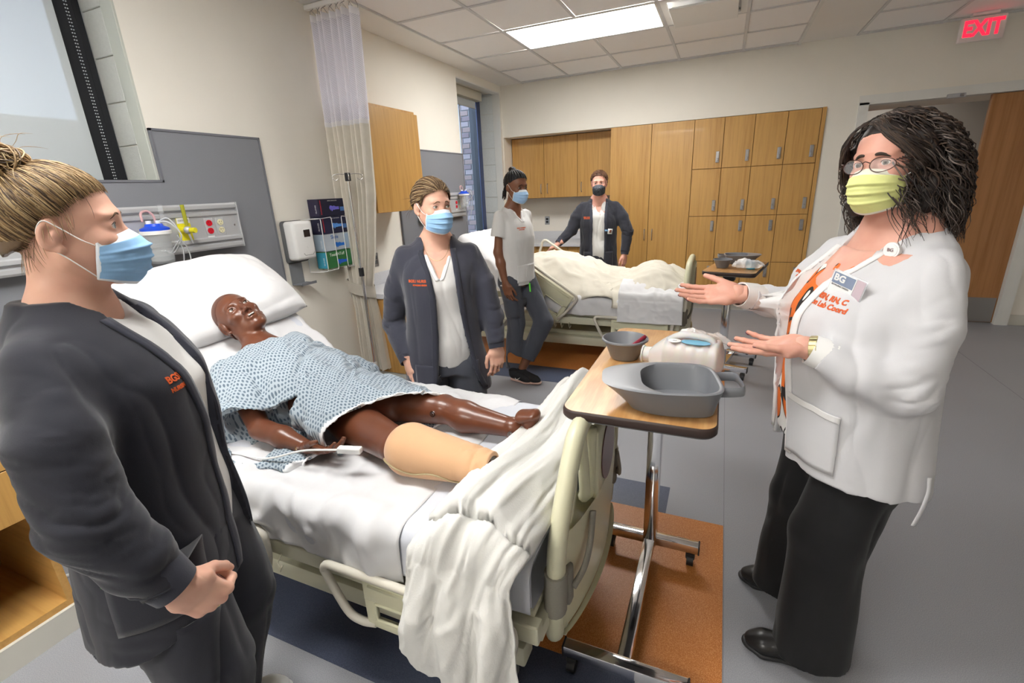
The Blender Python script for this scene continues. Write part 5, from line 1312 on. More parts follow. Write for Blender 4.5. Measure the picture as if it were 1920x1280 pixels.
def strands(paths, radii, mats, parent, name='hair', nside=4, pick=None):
    """paths: list of (n,3); vectorised thin tubes, one mesh, one material per strand"""
    VV = []; FF = []; MI = []; off = 0; rnd = random.Random(5)
    for k, P in enumerate(paths):
        P = np.asarray(P, float); n = len(P); T_ = np.gradient(P, axis=0); T_ /= np.linalg.norm(T_, axis=1)[:, None]+1e-9
        up = np.array([0.3, .5, .8]); Xv = np.cross(T_, up); Xv /= np.linalg.norm(Xv, axis=1)[:, None]+1e-9; Yv = np.cross(Xv, T_)
        t = np.linspace(0, 1, n); rr = radii[k]*np.minimum(1, .35+3*t)*np.minimum(1, .25+3.0*(1-t))
        ang = 2*PI*np.arange(nside)/nside
        R_ = P[:, None, :]+rr[:, None, None]*(Xv[:, None, :]*np.cos(ang)[None, :, None]+Yv[:, None, :]*np.sin(ang)[None, :, None])
        VV.append(R_.reshape(-1, 3)); mi = pick(k) if pick else rnd.randrange(len(mats))
        idx = off+np.arange(n*nside).reshape(n, nside); a = idx[:-1]; b = idx[1:]
        FF.append(np.stack([a, np.roll(a, -1, 1), np.roll(b, -1, 1), b], -1).reshape(-1, 4)); MI.append(np.full((n-1)*nside, mi)); off += n*nside
    VV = np.concatenate(VV); FF = np.concatenate(FF); MI = np.concatenate(MI)
    me = bpy.data.meshes.new(name); me.vertices.add(len(VV)); me.vertices.foreach_set('co', VV.ravel()); me.loops.add(FF.size); me.polygons.add(len(FF))
    me.polygons.foreach_set('loop_start', np.arange(0, FF.size, 4)); me.polygons.foreach_set('loop_total', np.full(len(FF), 4)); me.loops.foreach_set('vertex_index', FF.ravel())
    for m in mats: me.materials.append(m)
    me.polygons.foreach_set('material_index', MI); me.update(); me.validate(); o = link(name, me, None, parent, True); o['kind'] = 'stuff'; return o
CR_C = np.array([-.014, 0, .030]); CR_R = np.array([.094, .074, .083])
def on_skull(d, off=0.0):
    d = d/np.linalg.norm(d); k = 1/np.sqrt(((d/CR_R)**2).sum()); return CR_C+d*(k+off)
def hairline(theta):
    """front-to-back hairline: azimuth from the forehead (0) to the nape (pi): height above skull centre direction"""
    a = abs(theta); return np.interp(a, [0, .5, .9, 1.25, 1.5, 1.75, 2.2, PI], [.40, .36, .20, -.06, -.02, -.42, -.72, -.80])
def pulled_hair(parent, MH, bun, n, mats, seed=1, r=.0011, lift=.010, wave=.002, parting=None, jit=.35):
    rs = np.random.RandomState(seed); paths = []; rad = []; B = np.array(bun); db = (B-CR_C)/np.linalg.norm(B-CR_C)
    for k in range(n):
        th = rs.uniform(-PI, PI); e0 = hairline(th); el = e0+abs(rs.normal(0, jit))*rs.choice([0, 1, 1]); el = e0-rs.uniform(0, .07) if k % 7 == 0 else min(el, 1.45)
        d0 = np.array([math.cos(th)*math.cos(el), math.sin(th)*math.cos(el), math.sin(el)])
        om = math.acos(np.clip(d0@db, -1, 1)); m = 14; pts = []; ph = rs.uniform(0, 6); am = rs.uniform(.3, 1)*wave
        lk = vnoise(np.array([d0*3.1]), 2.2, seed)[0]*.006
        for j in range(m):
            t = j/(m-1); d = (math.sin((1-t)*om)*d0+math.sin(t*om)*db)/max(math.sin(om), 1e-3)
            off = lift*math.sin(PI*min(1, t*1.3+.12))**.7*.9+lk*math.sin(PI*t)+rs.uniform(-.0006, .0006)+(.001 if t < .1 else 0)
            p = on_skull(d, off); q = t**6; p = p*(1-q)+B*q; p = p+am*np.array([math.sin(ph+t*9), math.cos(ph+t*7), math.sin(ph*2+t*8)])
            pts.append(p)
        paths.append(xf(np.array(pts), MH)); rad.append((.45 if k % 7 == 0 else rs.uniform(.7, 1.3))*r)
    return paths, rad
def bun_paths(MH, c, R0, n, seed=2, r=.0014, stretch=(1, 1, 1), stray=0):
    rs = np.random.RandomState(seed); paths = []; rad = []
    for k in range(n):
        ax = rs.normal(size=3); ax /= np.linalg.norm(ax); u = np.cross(ax, [0, 0, 1.0]); u /= np.linalg.norm(u); w = np.cross(ax, u); R1 = R0*rs.uniform(.45, 1.0); a0 = rs.uniform(0, 6.28); L = rs.uniform(1.5, 3.8)
        pts = [np.array(c)+(u*math.cos(a0+L*t)+w*math.sin(a0+L*t)+ax*.25*math.sin(t*3+k))*R1*np.array(stretch) for t in np.linspace(0, 1, 12)]
        paths.append(xf(np.array(pts), MH)); rad.append(r*rs.uniform(.6, 1.4))
    for k in range(stray):
        d = rs.normal(size=3); d /= np.linalg.norm(d); p0 = np.array(c)+d*R0*.8; v = d*.03+np.array([0, 0, .01]); pts = [p0+v*t*2+np.array([0, 0, -.035])*t*t+.006*np.array([math.sin(t*5+k), math.cos(t*4+k), 0]) for t in np.linspace(0, 1, 10)]
        paths.append(xf(np.array(pts), MH)); rad.append(.0005)
    return paths, rad
def scalp(parent, MH, mat_, off=.006, h=.004, low=-.09, name='scalp_hair'):
    f = SDF((-.13, -.1, -.13), (.12, .1, .14), h); f.add(p_ell(tuple(CR_C), tuple(CR_R+off)), 0)
    f.add(p_ell((-.05, 0, -.03), (.055, .060, .055)), .02)
    X, Y, Z = f.xyz(); x = X-CR_C[0]; y = Y-CR_C[1]; z = Z-CR_C[2]; th = np.arctan2(y, x); el = np.arctan2(z, np.sqrt(x*x+y*y)); e0 = hairline(th.ravel()).reshape(th.shape)
    f.D = np.maximum(f.D, (e0-low-el)*.09); P, Fc = f.mesh(); return mesh_of(name, (xf(P, MH), Fc), mat_, parent)
def shoe_mesh(name, parent, M4, L, w, mat_, sole, h=.004, heel=.02, low=.06):
    f = SDF((-.10, -.07, -.005), (L-.05, .07, .14), h); t = L-.10
    f.add(p_eseg((-.04, 0, .045+heel*.4), (t-.06, 0, .035), (w*.80, .040), (w, .030), (0, 1, 0)), 0); f.add(p_ell((t-.055, 0, .030), (.055, w*.95, .026)), .02)
    f.add(p_seg((-.04, 0, .06), (-.045, 0, low+.03), .032, .034), .02)
    X, Y, Z = f.xyz(); f.D = np.maximum(f.D, .012-Z); f.D = np.maximum(f.D, Z-low-.035)
    P, Fc = f.mesh(); o = mesh_of(name, (xf(P, M4), Fc), mat_, parent)
    g = SDF((-.11, -.08, -.01), (L-.04, .08, .05), h); g.add(p_eseg((-.045, 0, .014), (t-.055, 0, .014), (w*.86, .016), (w*1.04, .014), (0, 1, 0)), 0); g.add(p_ell((t-.05, 0, .014), (.058, w, .016)), .02)
    X, Y, Z = g.xyz(); g.D = np.maximum(g.D, .001-Z); g.D = np.maximum(g.D, Z-.022)
    P, Fc = g.mesh(); mesh_of('sole', (xf(P, M4), Fc), sole, o); return o
class Person:
    def __init__(s, root, az, label, name='person', cat='person'):
        s.o = empty(name, root, az, label, cat); s.root = V(root); s.az = az; s.inv = (Matrix.Translation(root) @ Matrix.Rotation(az, 4, 'Z')).inverted(); s.body = []
    def L(s, p): return tuple(s.inv @ V(p))
    def D(s, d): return tuple(s.inv.to_3x3() @ V(d))
    def add(s, P, Fc, M4=None): s.body.append((xf(P, M4) if M4 is not None else P, Fc))
    def finish(s, mat_, relax=0): o = mesh_of('body', join(s.body), mat_, s.o, relax=relax); return o
    def core(s, rows, limbs, h=.012, lo=(-.3, -.45, 0), hi=(.3, .45, 1.5)):
        f = SDF(lo, hi, h)
        if rows: f.add(p_stack(rows, ex=2.1), 0)
        for a, b, r1, r2 in limbs: a = tuple(a) if a[2] < 1.15 else (a[0], a[1]*.80, a[2]-.05); f.add(p_seg(a, b, min(r1, .036), min(r2, .036)), .01)
        s.add(*f.mesh())
SK_FAIR = skin('skin_fair', (.66, .395, .295)); SK_PINK = skin('skin_rosy', (.64, .345, .265)); SK_DARK = skin('skin_deep', (.19, .082, .045), .42)
NAVY = m_cloth('charcoal_scrub_cloth', (.040, .042, .060), .78, 900, .07, 7, .35, sheen=.25, wr=.25)
NAVY2 = m_cloth('dark_charcoal_cloth', (.021, .022, .031), .78, 900, .07, 7, .3, sheen=.2, wr=.2)
SLATE = m_cloth('slate_trouser_cloth', (.06, .065, .082), .8, 900, .07, 7, .3, sheen=.2, wr=.2)
WSHIRT = m_cloth('white_scrub_cloth', (.60, .595, .585), .8, 900, .02, 7, .3, wr=.25)
WCOAT = m_cloth('white_lab_coat_cloth', (.60, .60, .625), .75, 900, .015, 7, .25, wr=.2)
ORT = mat('orange_thread', (.62, .10, .02), .7); SNAP = mat('snap_metal', (.65, .65, .66), .25, .9)
BAND = m_cloth('charcoal_band', (.033, .035, .05), .78, 900, .05, 7, .4, wr=.5); BANDW = m_cloth('white_band', (.80, .79, .79), .75, 900, .02, 7, .35, wr=.6)

# ------------------------------------------------------------------ 1. WOMAN AT THE LEFT EDGE (profile)
def woman_left():
    p = Person((1.56, -5.525, 0), R(40), 'woman in profile at the left edge, blonde bun, blue mask and dark charcoal jacket'); o = p.o
    MH = Matrix.Translation((.0, .0, 1.458)) @ mRot(R(13), R(-1), R(2)) @ Matrix.Scale(.98, 4)
    nk = [((-.02, 0, 1.42), (-.035, 0, 1.29), (.052, .054), (.060, .062), (0, 1, 0), .02), ((-.035, 0, 1.29), (-.03, 0, 1.17), (.10, .07), (.15, .09), (0, 1, 0), .03)]
    f = head_field(.0022, MH, nk); P, Fc = f.mesh(); p.add(P, Fc, MH)
    # arms
    shR = (-.02, -.185, 1.255); elR = p.L((1.755, -5.715, .985)); wrR = p.L((1.815, -5.650, .805))
    shL = (-.02, .185, 1.255); elL = (-.10, .23, .99); wrL = (-.08, .18, .78)
    p.core([(.76, 0, 0, .16, .10, .12), (.95, 0, 0, .14, .10, .09), (1.15, 0, 0, .15, .12, .09), (1.27, -.02, 0, .15, .08, .08)], [(shL, elL, .045, .04), (elL, wrL, .038, .026), (shR, elR, .045, .04), (elR, wrR, .038, .026)])
    hd = A(p.L((1.835, -5.605, .735)))-A(wrR)
    MHd = hframe(wrR, hd, p.D((.55, -.75, .45)))
    P, Fc, tips = hand_pf(1, FIST, h=.0018, sc_=1.0, thumb=(32, 30, -35), fore=.045); p.add(P, Fc, MHd)
    P, Fc, _t = hand_pf(-1, RELAX, h=.003, fore=.06); p.add(P, Fc, hframe(wrL, A(wrL)-A(elL), (0, 1, 0)))
    body = p.finish(SK_FAIR); bh = bvh_of(body)
    eyes(o, MH, (.20, .25, .28), (0, 3)); brows(o, MH, bh, (.10, .055, .03), .0019)
    face_mask(o, MH, (.26, .47, .74))
    hm = [mat('hair_%s' % n_, c, .5) for n_, c in (('dark_blonde', (.10, .058, .026)), ('blonde', (.26, .165, .075)), ('light_blonde', (.42, .30, .155)), ('brown', (.06, .034, .018)))]
    scalp(o, MH, hm[0], .003)
    pa, ra = pulled_hair(o, MH, (-.062, 0, .106), 2600, hm, 3, .0010, .008, .0013)
    pb, rb = bun_paths(MH, (-.082, 0, .112), .062, 650, 4, .0014, (1.15, .9, .75), stray=46)
    rs = np.random.RandomState(8)
    for k in range(60):   # wisps around the hairline and nape
        th = rs.choice([-1, 1])*rs.uniform(.6, 2.6); e0 = hairline(th)-.02; d0 = np.array([math.cos(th)*math.cos(e0), math.sin(th)*math.cos(e0), math.sin(e0)]); b = on_skull(d0, .003); v = np.array([rs.uniform(-.3, .4), rs.normal(0, .3), -1])*.04
        pa.append(xf(np.array([b+d0*.008*math.sin(t*2)+v*t for t in np.linspace(0, 1, 8)]), MH)); ra.append(.0004)
    rr = random.Random(3); strands(pa+pb, ra+rb, hm, o, 'hair', pick=lambda k: rr.choices([0, 1, 2, 3], [3, 5, 4, 2])[0])
    # shirt
    rows = [(.74, .0, 0, .175, .13, .13), (.85, .01, 0, .180, .135, .13), (1.0, .01, 0, .155, .125, .11), (1.13, .01, 0, .165, .145, .105), (1.24, -.01, 0, .165, .11, .10), (1.29, -.03, 0, .13, .075, .08), (1.325, -.035, 0, .08, .06, .065)]
    g = garment(.006, (-.22, -.26, .70), (.24, .26, 1.37), rows, [], .74, neck=p_ell((.035, 0, 1.375), (.085, .075, .10)))
    mesh_of('shirt', g.mesh(), WSHIRT, o, disp=arms_disp(21, .0, .9, .008))
    # jacket, open in front
    J = [(.60, -.005, 0, .225, .165, .165), (.75, 0, 0, .215, .160, .160), (.92, 0, 0, .195, .150, .140), (1.05, .005, 0, .188, .155, .130), (1.16, .0, 0, .198, .150, .128), (1.235, -.015, 0, .198, .118, .115), (1.275, -.028, 0, .168, .092, .098), (1.310, -.035, 0, .120, .075, .085), (1.335, -.04, 0, .088, .065, .075)]
    mid = lambda a, b, t, o_=(0, 0, 0): tuple(A(a)*(1-t)+A(b)*t+A(o_))
    arms = [([(-.02, -.16, 1.235), mid(shR, elR, .5), elR, mid(elR, wrR, .55), mid(elR, wrR, .88)], [.056, .070, .068, .058, .044]), ([(-.02, .16, 1.235), mid(shL, elL, .5), elL, mid(elL, wrL, .9)], [.056, .066, .062, .046])]
    def op(Z): 
        w = np.interp(Z.ravel(), [.55, .7, .9, 1.1, 1.2, 1.28, 1.34], [.10, .065, .036, .036, .045, .055, .052]).reshape(Z.shape).astype(np.float32)
        c = np.interp(Z.ravel(), [.55, .8, 1.1, 1.3], [.035, .02, .0, 0]).reshape(Z.shape).astype(np.float32); return c, w
    g = garment(.0055, (-.26, -.42, .55), (.34, .40, 1.40), J, arms, lambda X, Y: .605+.05*np.clip(X/.15, 0, 1)+.0*Y, op, neck=p_ell((.030, 0, 1.375), (.105, .084, .092)))
    jk = mesh_of('jacket', g.mesh(), NAVY2, o, disp=arms_disp(31, .012, .205, .008, els=(elR, elL, wrR), warp=lambda co: np.clip((-co[:, 1]-.205+.9*np.clip(co[:, 0]-.15, 0, 1))/.03, 0, 1)+np.clip((co[:, 1]-.215)/.03, 0, 1)))
    bj = bvh_of(jk)
    zs = np.linspace(.67, 1.29, 44); c_, w_ = op(zs[:, None]); c_ = c_.ravel(); w_ = w_.ravel()
    for s in (-1, 1):
        edge_strip('front_band', jk, bj, c_+s*(w_-.001), zs, .028, BAND, .003, s)
        snaps(jk, bj, [(float(np.interp(z, zs, c_)+s*(np.interp(z, zs, w_)+.013)), z) for z in (.74, .86, .98, 1.10, 1.20, 1.265)], SNAP, .0055)
    put_text(jk, bj, ['BGSU', 'NURSING'], (.3, -.105, 1.16), (-.35, 1, 0), (0, 0, 1), (-1, .15, 0), [.02, .012], ORT)
    # cuff
    d = (A(wrR)-A(elR)); d /= np.linalg.norm(d)
    mb = MB(); e = A(mid(elR, wrR, .88)); 
    Mq = V(d).to_track_quat('Z', 'Y').to_matrix().to_4x4(); mb.lathe([(.036, .02), (.0415, .022), (.044, .0), (.047, -.03), (.044, -.052)], n=30); mb.build('cuff', BAND, jk, smooth=70, M=Matrix.Translation(e+d*.0) @ Mq)
    # patch pocket and tag on the right hip
    patch('pocket', jk, bj, (.05, -.3, .76), (1, 0, 0), (0, 0, 1), (0, 1, 0), .15, .15, NAVY2, .004, 10)
    put_text(jk, bj, ['Landau'], (-.01, -.32, .80), (1, 0, 0), (0, 0, 1), (0, 1, 0), .017, mat('green_thread', (.05, .22, .04), .7), bold=.0003)
    # trousers, shoes
    f = legs_field(.007, (-.24, -.30, .06), (.30, .30, .92), [(.74, 0, 0, .185, .13, .15), (.83, 0, 0, .185, .125, .14), (.91, 0, 0, .165, .11, .12)],
                   [([(.01, -.10, .76), (.06, -.115, .44), (-.02, -.12, .08)], [(.108, .125), (.088, .092), (.075, .085)]), ([(.01, .10, .76), (.07, .115, .44), (-.03, .13, .08)], [(.108, .125), (.088, .092), (.075, .085)])])
    tr = mesh_of('trousers', f.mesh(), NAVY2, o, disp=leg_disp(41, .012)); bt = bvh_of(tr)
    patch('cargo_pocket', tr, bt, (.03, -.4, .57), (1, 0, -.15), (.15, 0, 1), (0, 1, 0), .17, .18, NAVY2, .005, 10)
    put_text(tr, bt, ['Landau'], (.10, -.4, .648), (1, 0, .55), (-.4, 0, 1), (0, 1, 0), .016, mat('green_thread2', (.05, .22, .04), .7), bold=.0003)
    for s, x in ((-1, -.02), (1, -.045)): shoe_mesh('shoe', o, Matrix.Translation((x, s*.12, 0)) @ Matrix.Rotation(R(s*8), 4, 'Z'), .27, .045, M['white'], M['white'])
    # ring on the right hand
    rg = tips[1][0]; mb = MB(); mb.tube([MHd @ V((.098+.010*math.cos(a), -.0115+0.0105*math.sin(a), -.012+.004*math.cos(a))) for a in np.linspace(0, 2*PI, 20)[:-1]], .0014, 6, closed=True); mb.build('ring', colour('gold', (.75, .62, .35), metal=1.0, rough=.25), o, smooth=180)
    mb = MB(); mb.tube([(.045*math.cos(a)-.03, .054*math.sin(a), 1.335-.035*math.cos(a)) for a in np.linspace(0, 2*PI, 40)[:-1]], .0007, 5, closed=True); mb.build('necklace', colour('gold', (.7, .6, .35)), o, smooth=180)
    return p
woman_left()
mid = lambda a, b, t, o_=(0, 0, 0): tuple(A(a)*(1-t)+A(b)*t+A(o_))
def opfn(zs_, ws_, cs_=None):
    def op(Z):
        w = np.interp(Z.ravel(), zs_, ws_).reshape(Z.shape).astype(np.float32); c = np.interp(Z.ravel(), zs_, cs_ if cs_ is not None else [0]*len(zs_)).reshape(Z.shape).astype(np.float32); return c, w
    return op
def bands(jk, bj, op, z0, z1, mat_, snz, side=(-1, 1), w=.028, r=.005):
    zs = np.linspace(z0, z1, 44); c_, w_ = op(zs[:, None]); c_ = c_.ravel(); w_ = w_.ravel()
    for s in side:
        edge_strip('front_band', jk, bj, c_+s*(w_-.001), zs, w, mat_, .003, s)
        snaps(jk, bj, [(float(np.interp(z, zs, c_)+s*(np.interp(z, zs, w_)+w/2)), z) for z in snz], SNAP, r)
def cuffs(jk, lst, mat_, r=.036, L=.05):
    for e, a in lst:
        d = A(e)-A(a); d /= np.linalg.norm(d); Mq = V(d).to_track_quat('Z', 'Y').to_matrix().to_4x4(); mb = MB(); mb.lathe([(r-.004, .02), (r+.001, .022), (r+.003, .0), (r+.006, -.5*L), (r+.002, -L)], n=28); mb.build('cuff', mat_, jk, smooth=70, M=Matrix.Translation(V(e)) @ Mq)
def neckline(parent, pts, mat_, r=.004): 
    mb = MB(); mb.tube(spline(pts, 5), r, 8); return mb.build('neck_binding', mat_, parent, smooth=180)
def vcut(z0, slope, x=.0):
    """V neckline: returns fn(X,Y,Z) negative inside the V"""
    return lambda X, Y, Z: np.maximum(np.abs(Y)-(Z-z0)*slope, x-X)*.8

# ------------------------------------------------------------------ 2. WOMAN BEHIND THE NEARER BED
def woman_mid():
    p = Person((1.475, -4.11, 0), R(-58), 'blonde woman in an open slate jacket and blue mask standing behind the nearer bed'); o = p.o
    MH = Matrix.Translation((.03, 0, 1.437)) @ mRot(R(30), R(3), R(0))
    nk = [((.0, 0, 1.39), (-.025, 0, 1.27), (.048, .050), (.055, .058), (0, 1, 0), .02), ((-.025, 0, 1.275), (-.0, 0, 1.10), (.085, .06), (.145, .10), (0, 1, 0), .03)]
    P, Fc = head_field(.0025, MH, nk).mesh(); p.add(P, Fc, MH)
    shR, shL = (-.01, -.172, 1.232), (-.01, .172, 1.232); elR = p.L((1.215, -4.17, .88)); wrR = p.L((1.355, -4.270, .705)); elL = p.L((1.70, -4.02, .90)); wrL = p.L((1.735, -4.06, .755))
    p.core([(.66, 0, 0, .15, .10, .12), (.9, 0, 0, .13, .10, .09), (1.1, 0, 0, .145, .115, .09), (1.24, -.02, 0, .14, .07, .08)], [(shR, elR, .042, .038), (elR, wrR, .036, .025), (shL, elL, .042, .038), (elL, wrL, .036, .025)])
    P, Fc, _ = hand_pf(1, FIST, h=.0026, sc_=.93, fore=.045); p.add(P, Fc, hframe(wrR, p.D((.12, -.05, -1)), p.D((-.5, -.85, 0))))
    P, Fc, tl = hand_pf(-1, RELAX, h=.0026, sc_=.93, fore=.06); ML = hframe(wrL, p.D((.05, -.15, -1)), p.D((.75, -.6, 0))); p.add(P, Fc, ML)
    bh = bvh_of(p.finish(SK_FAIR)); eyes(o, MH, (.22, .20, .14), (12, 4)); brows(o, MH, bh, (.12, .07, .035), .0019); face_mask(o, MH, (.30, .52, .80))
    hm = [colour('hair_%s' % n_, c, rough=.5) for n_, c in (('a', (.11, .062, .03)), ('b', (.27, .175, .085)), ('c', (.44, .32, .18)), ('d', (.055, .032, .018)))]
    scalp(o, MH, hm[0], .003)
    pa, ra = pulled_hair(o, MH, (-.115, 0, .0), 1500, hm, 5, .0013, .011, .003); pb, rb = bun_paths(MH, (-.125, 0, .01), .032, 160, 6, .0016, stray=25)
    rs = np.random.RandomState(9)
    for s in (-1, 1):
        for k in range(26):
            b = on_skull(np.array([.55+.2*rs.rand(), s*.45, .55]), .008); pa.append(xf(np.array([b+np.array([-.02*t-.018*t*t, s*(.022*math.sin(2.4*t)+.012*t), -.07*t-.01*t*t])+rs.normal(0, .002, 3) for t in np.linspace(0, 1, 10)]), MH)); ra.append(.0012)
    rr = random.Random(3); strands(pa+pb, ra+rb, hm, o, 'hair', pick=lambda k: rr.choices([0, 1, 2, 3], [4, 3, 2, 2])[0])
    rows = [(.66, .0, 0, .150, .12, .12), (.80, .01, 0, .158, .13, .12), (.95, .01, 0, .148, .12, .11), (1.08, .01, 0, .158, .14, .105), (1.18, .0, 0, .150, .11, .10), (1.22, -.02, 0, .110, .078, .075), (1.255, -.03, 0, .070, .055, .055)]
    g = garment(.006, (-.22, -.24, .62), (.24, .24, 1.32), rows, [], .68, neck=p_ell((.035, 0, 1.335), (.085, .062, .10))); X, Y, Z = g.xyz(); g.D = np.maximum(g.D, -vcut(1.115, .42)(X, Y, Z))
    sh = mesh_of('shirt', g.mesh(), WSHIRT, o, disp=arms_disp(22, .0, .9, .009)); bs = bvh_of(sh)
    for s in (-1, 1): edge_strip('neck_band', sh, bs, [s*(.002+(z-1.115)*.42) for z in np.linspace(1.112, 1.235, 16)], np.linspace(1.112, 1.235, 16), .018, BANDW, .002, s)
    J = [(.52, .01, 0, .222, .16, .16), (.66, .01, 0, .210, .16, .155), (.84, .01, 0, .185, .148, .135), (.99, .012, 0, .176, .152, .122), (1.12, .005, 0, .188, .148, .122), (1.19, -.01, 0, .188, .118, .112), (1.235, -.02, 0, .158, .09, .095), (1.27, -.025, 0, .112, .074, .083), (1.30, -.03, 0, .085, .066, .075)]
    arms = [([(-.01, -.150, 1.212), mid(shR, elR, .5), elR, mid(elR, wrR, .85)], [.052, .060, .058, .044]), ([(-.01, .150, 1.212), mid(shL, elL, .5), elL, mid(elL, wrL, .85)], [.052, .060, .056, .043])]
    op = opfn([.5, .65, .85, 1.05, 1.15, 1.23, 1.3], [.135, .09, .062, .050, .052, .060, .056], [.05, .04, .03, .025, .015, 0, 0])
    g = garment(.0055, (-.26, -.40, .48), (.32, .40, 1.34), J, arms, .535, op, neck=p_ell((.035, 0, 1.325), (.095, .074, .085)))
    jk = mesh_of('jacket', g.mesh(), NAVY, o, disp=arms_disp(32, .012, .195, .008, els=(elR, elL, wrR, wrL))); bj = bvh_of(jk)
    bands(jk, bj, op, .56, 1.245, BAND, (.62, .75, .88, 1.0, 1.12, 1.22)); cuffs(jk, [(mid(elR, wrR, .87), elR), (mid(elL, wrL, .87), elL)], BAND, .037)
    put_text(jk, bj, ['BGSU NURSING', 'BOWLING GREEN'], (.3, -.115, 1.115), (-.25, 1, 0), (0, 0, 1), (-1, .15, 0), [.0165, .009], ORT)
    for s in (-1, 1): patch('pocket', jk, bj, (.3, s*.155, .64), (-s*.3, 1, 0), (0, 0, 1), (-1, -s*.35, 0), .11, .15, NAVY, .004, 10)
    f = legs_field(.007, (-.24, -.28, .06), (.28, .28, .86), [(.64, 0, 0, .175, .13, .14), (.76, 0, 0, .172, .125, .13), (.85, 0, 0, .155, .11, .12)],
                   [([(.01, -.09, .66), (.04, -.11, .42), (0, -.12, .08)], [(.098, .11), (.082, .085), (.075, .08)]), ([(.01, .09, .66), (.05, .115, .42), (0, .13, .08)], [(.098, .11), (.082, .085), (.075, .08)])])
    mesh_of('trousers', f.mesh(), SLATE, o, disp=leg_disp(42, .012))
    for s in (-1, 1): shoe_mesh('shoe', o, Matrix.Translation((0, s*.125, 0)), .25, .043, M['white'], M['white'], .006)
    mb = MB(); mb.tube([V((.052*math.cos(a)+.028+.035*max(0, math.cos(a)), .058*math.sin(a), 1.262-.05*max(0, math.cos(a))**1.5-.012*math.cos(a))) for a in np.linspace(0, 2*PI, 40)[:-1]], .0009, 5, closed=True); mb.build('necklace', colour('gold', (.7, .6, .35)), o, smooth=180)
    mb = MB(); mb.tube([ML @ V((.104, .0107+.0098*math.cos(a), -.003+.0098*math.sin(a))) for a in np.linspace(0, 2*PI, 16)[:-1]], .0012, 6, closed=True); mb.build('ring', SNAP, o, smooth=180)
woman_mid()

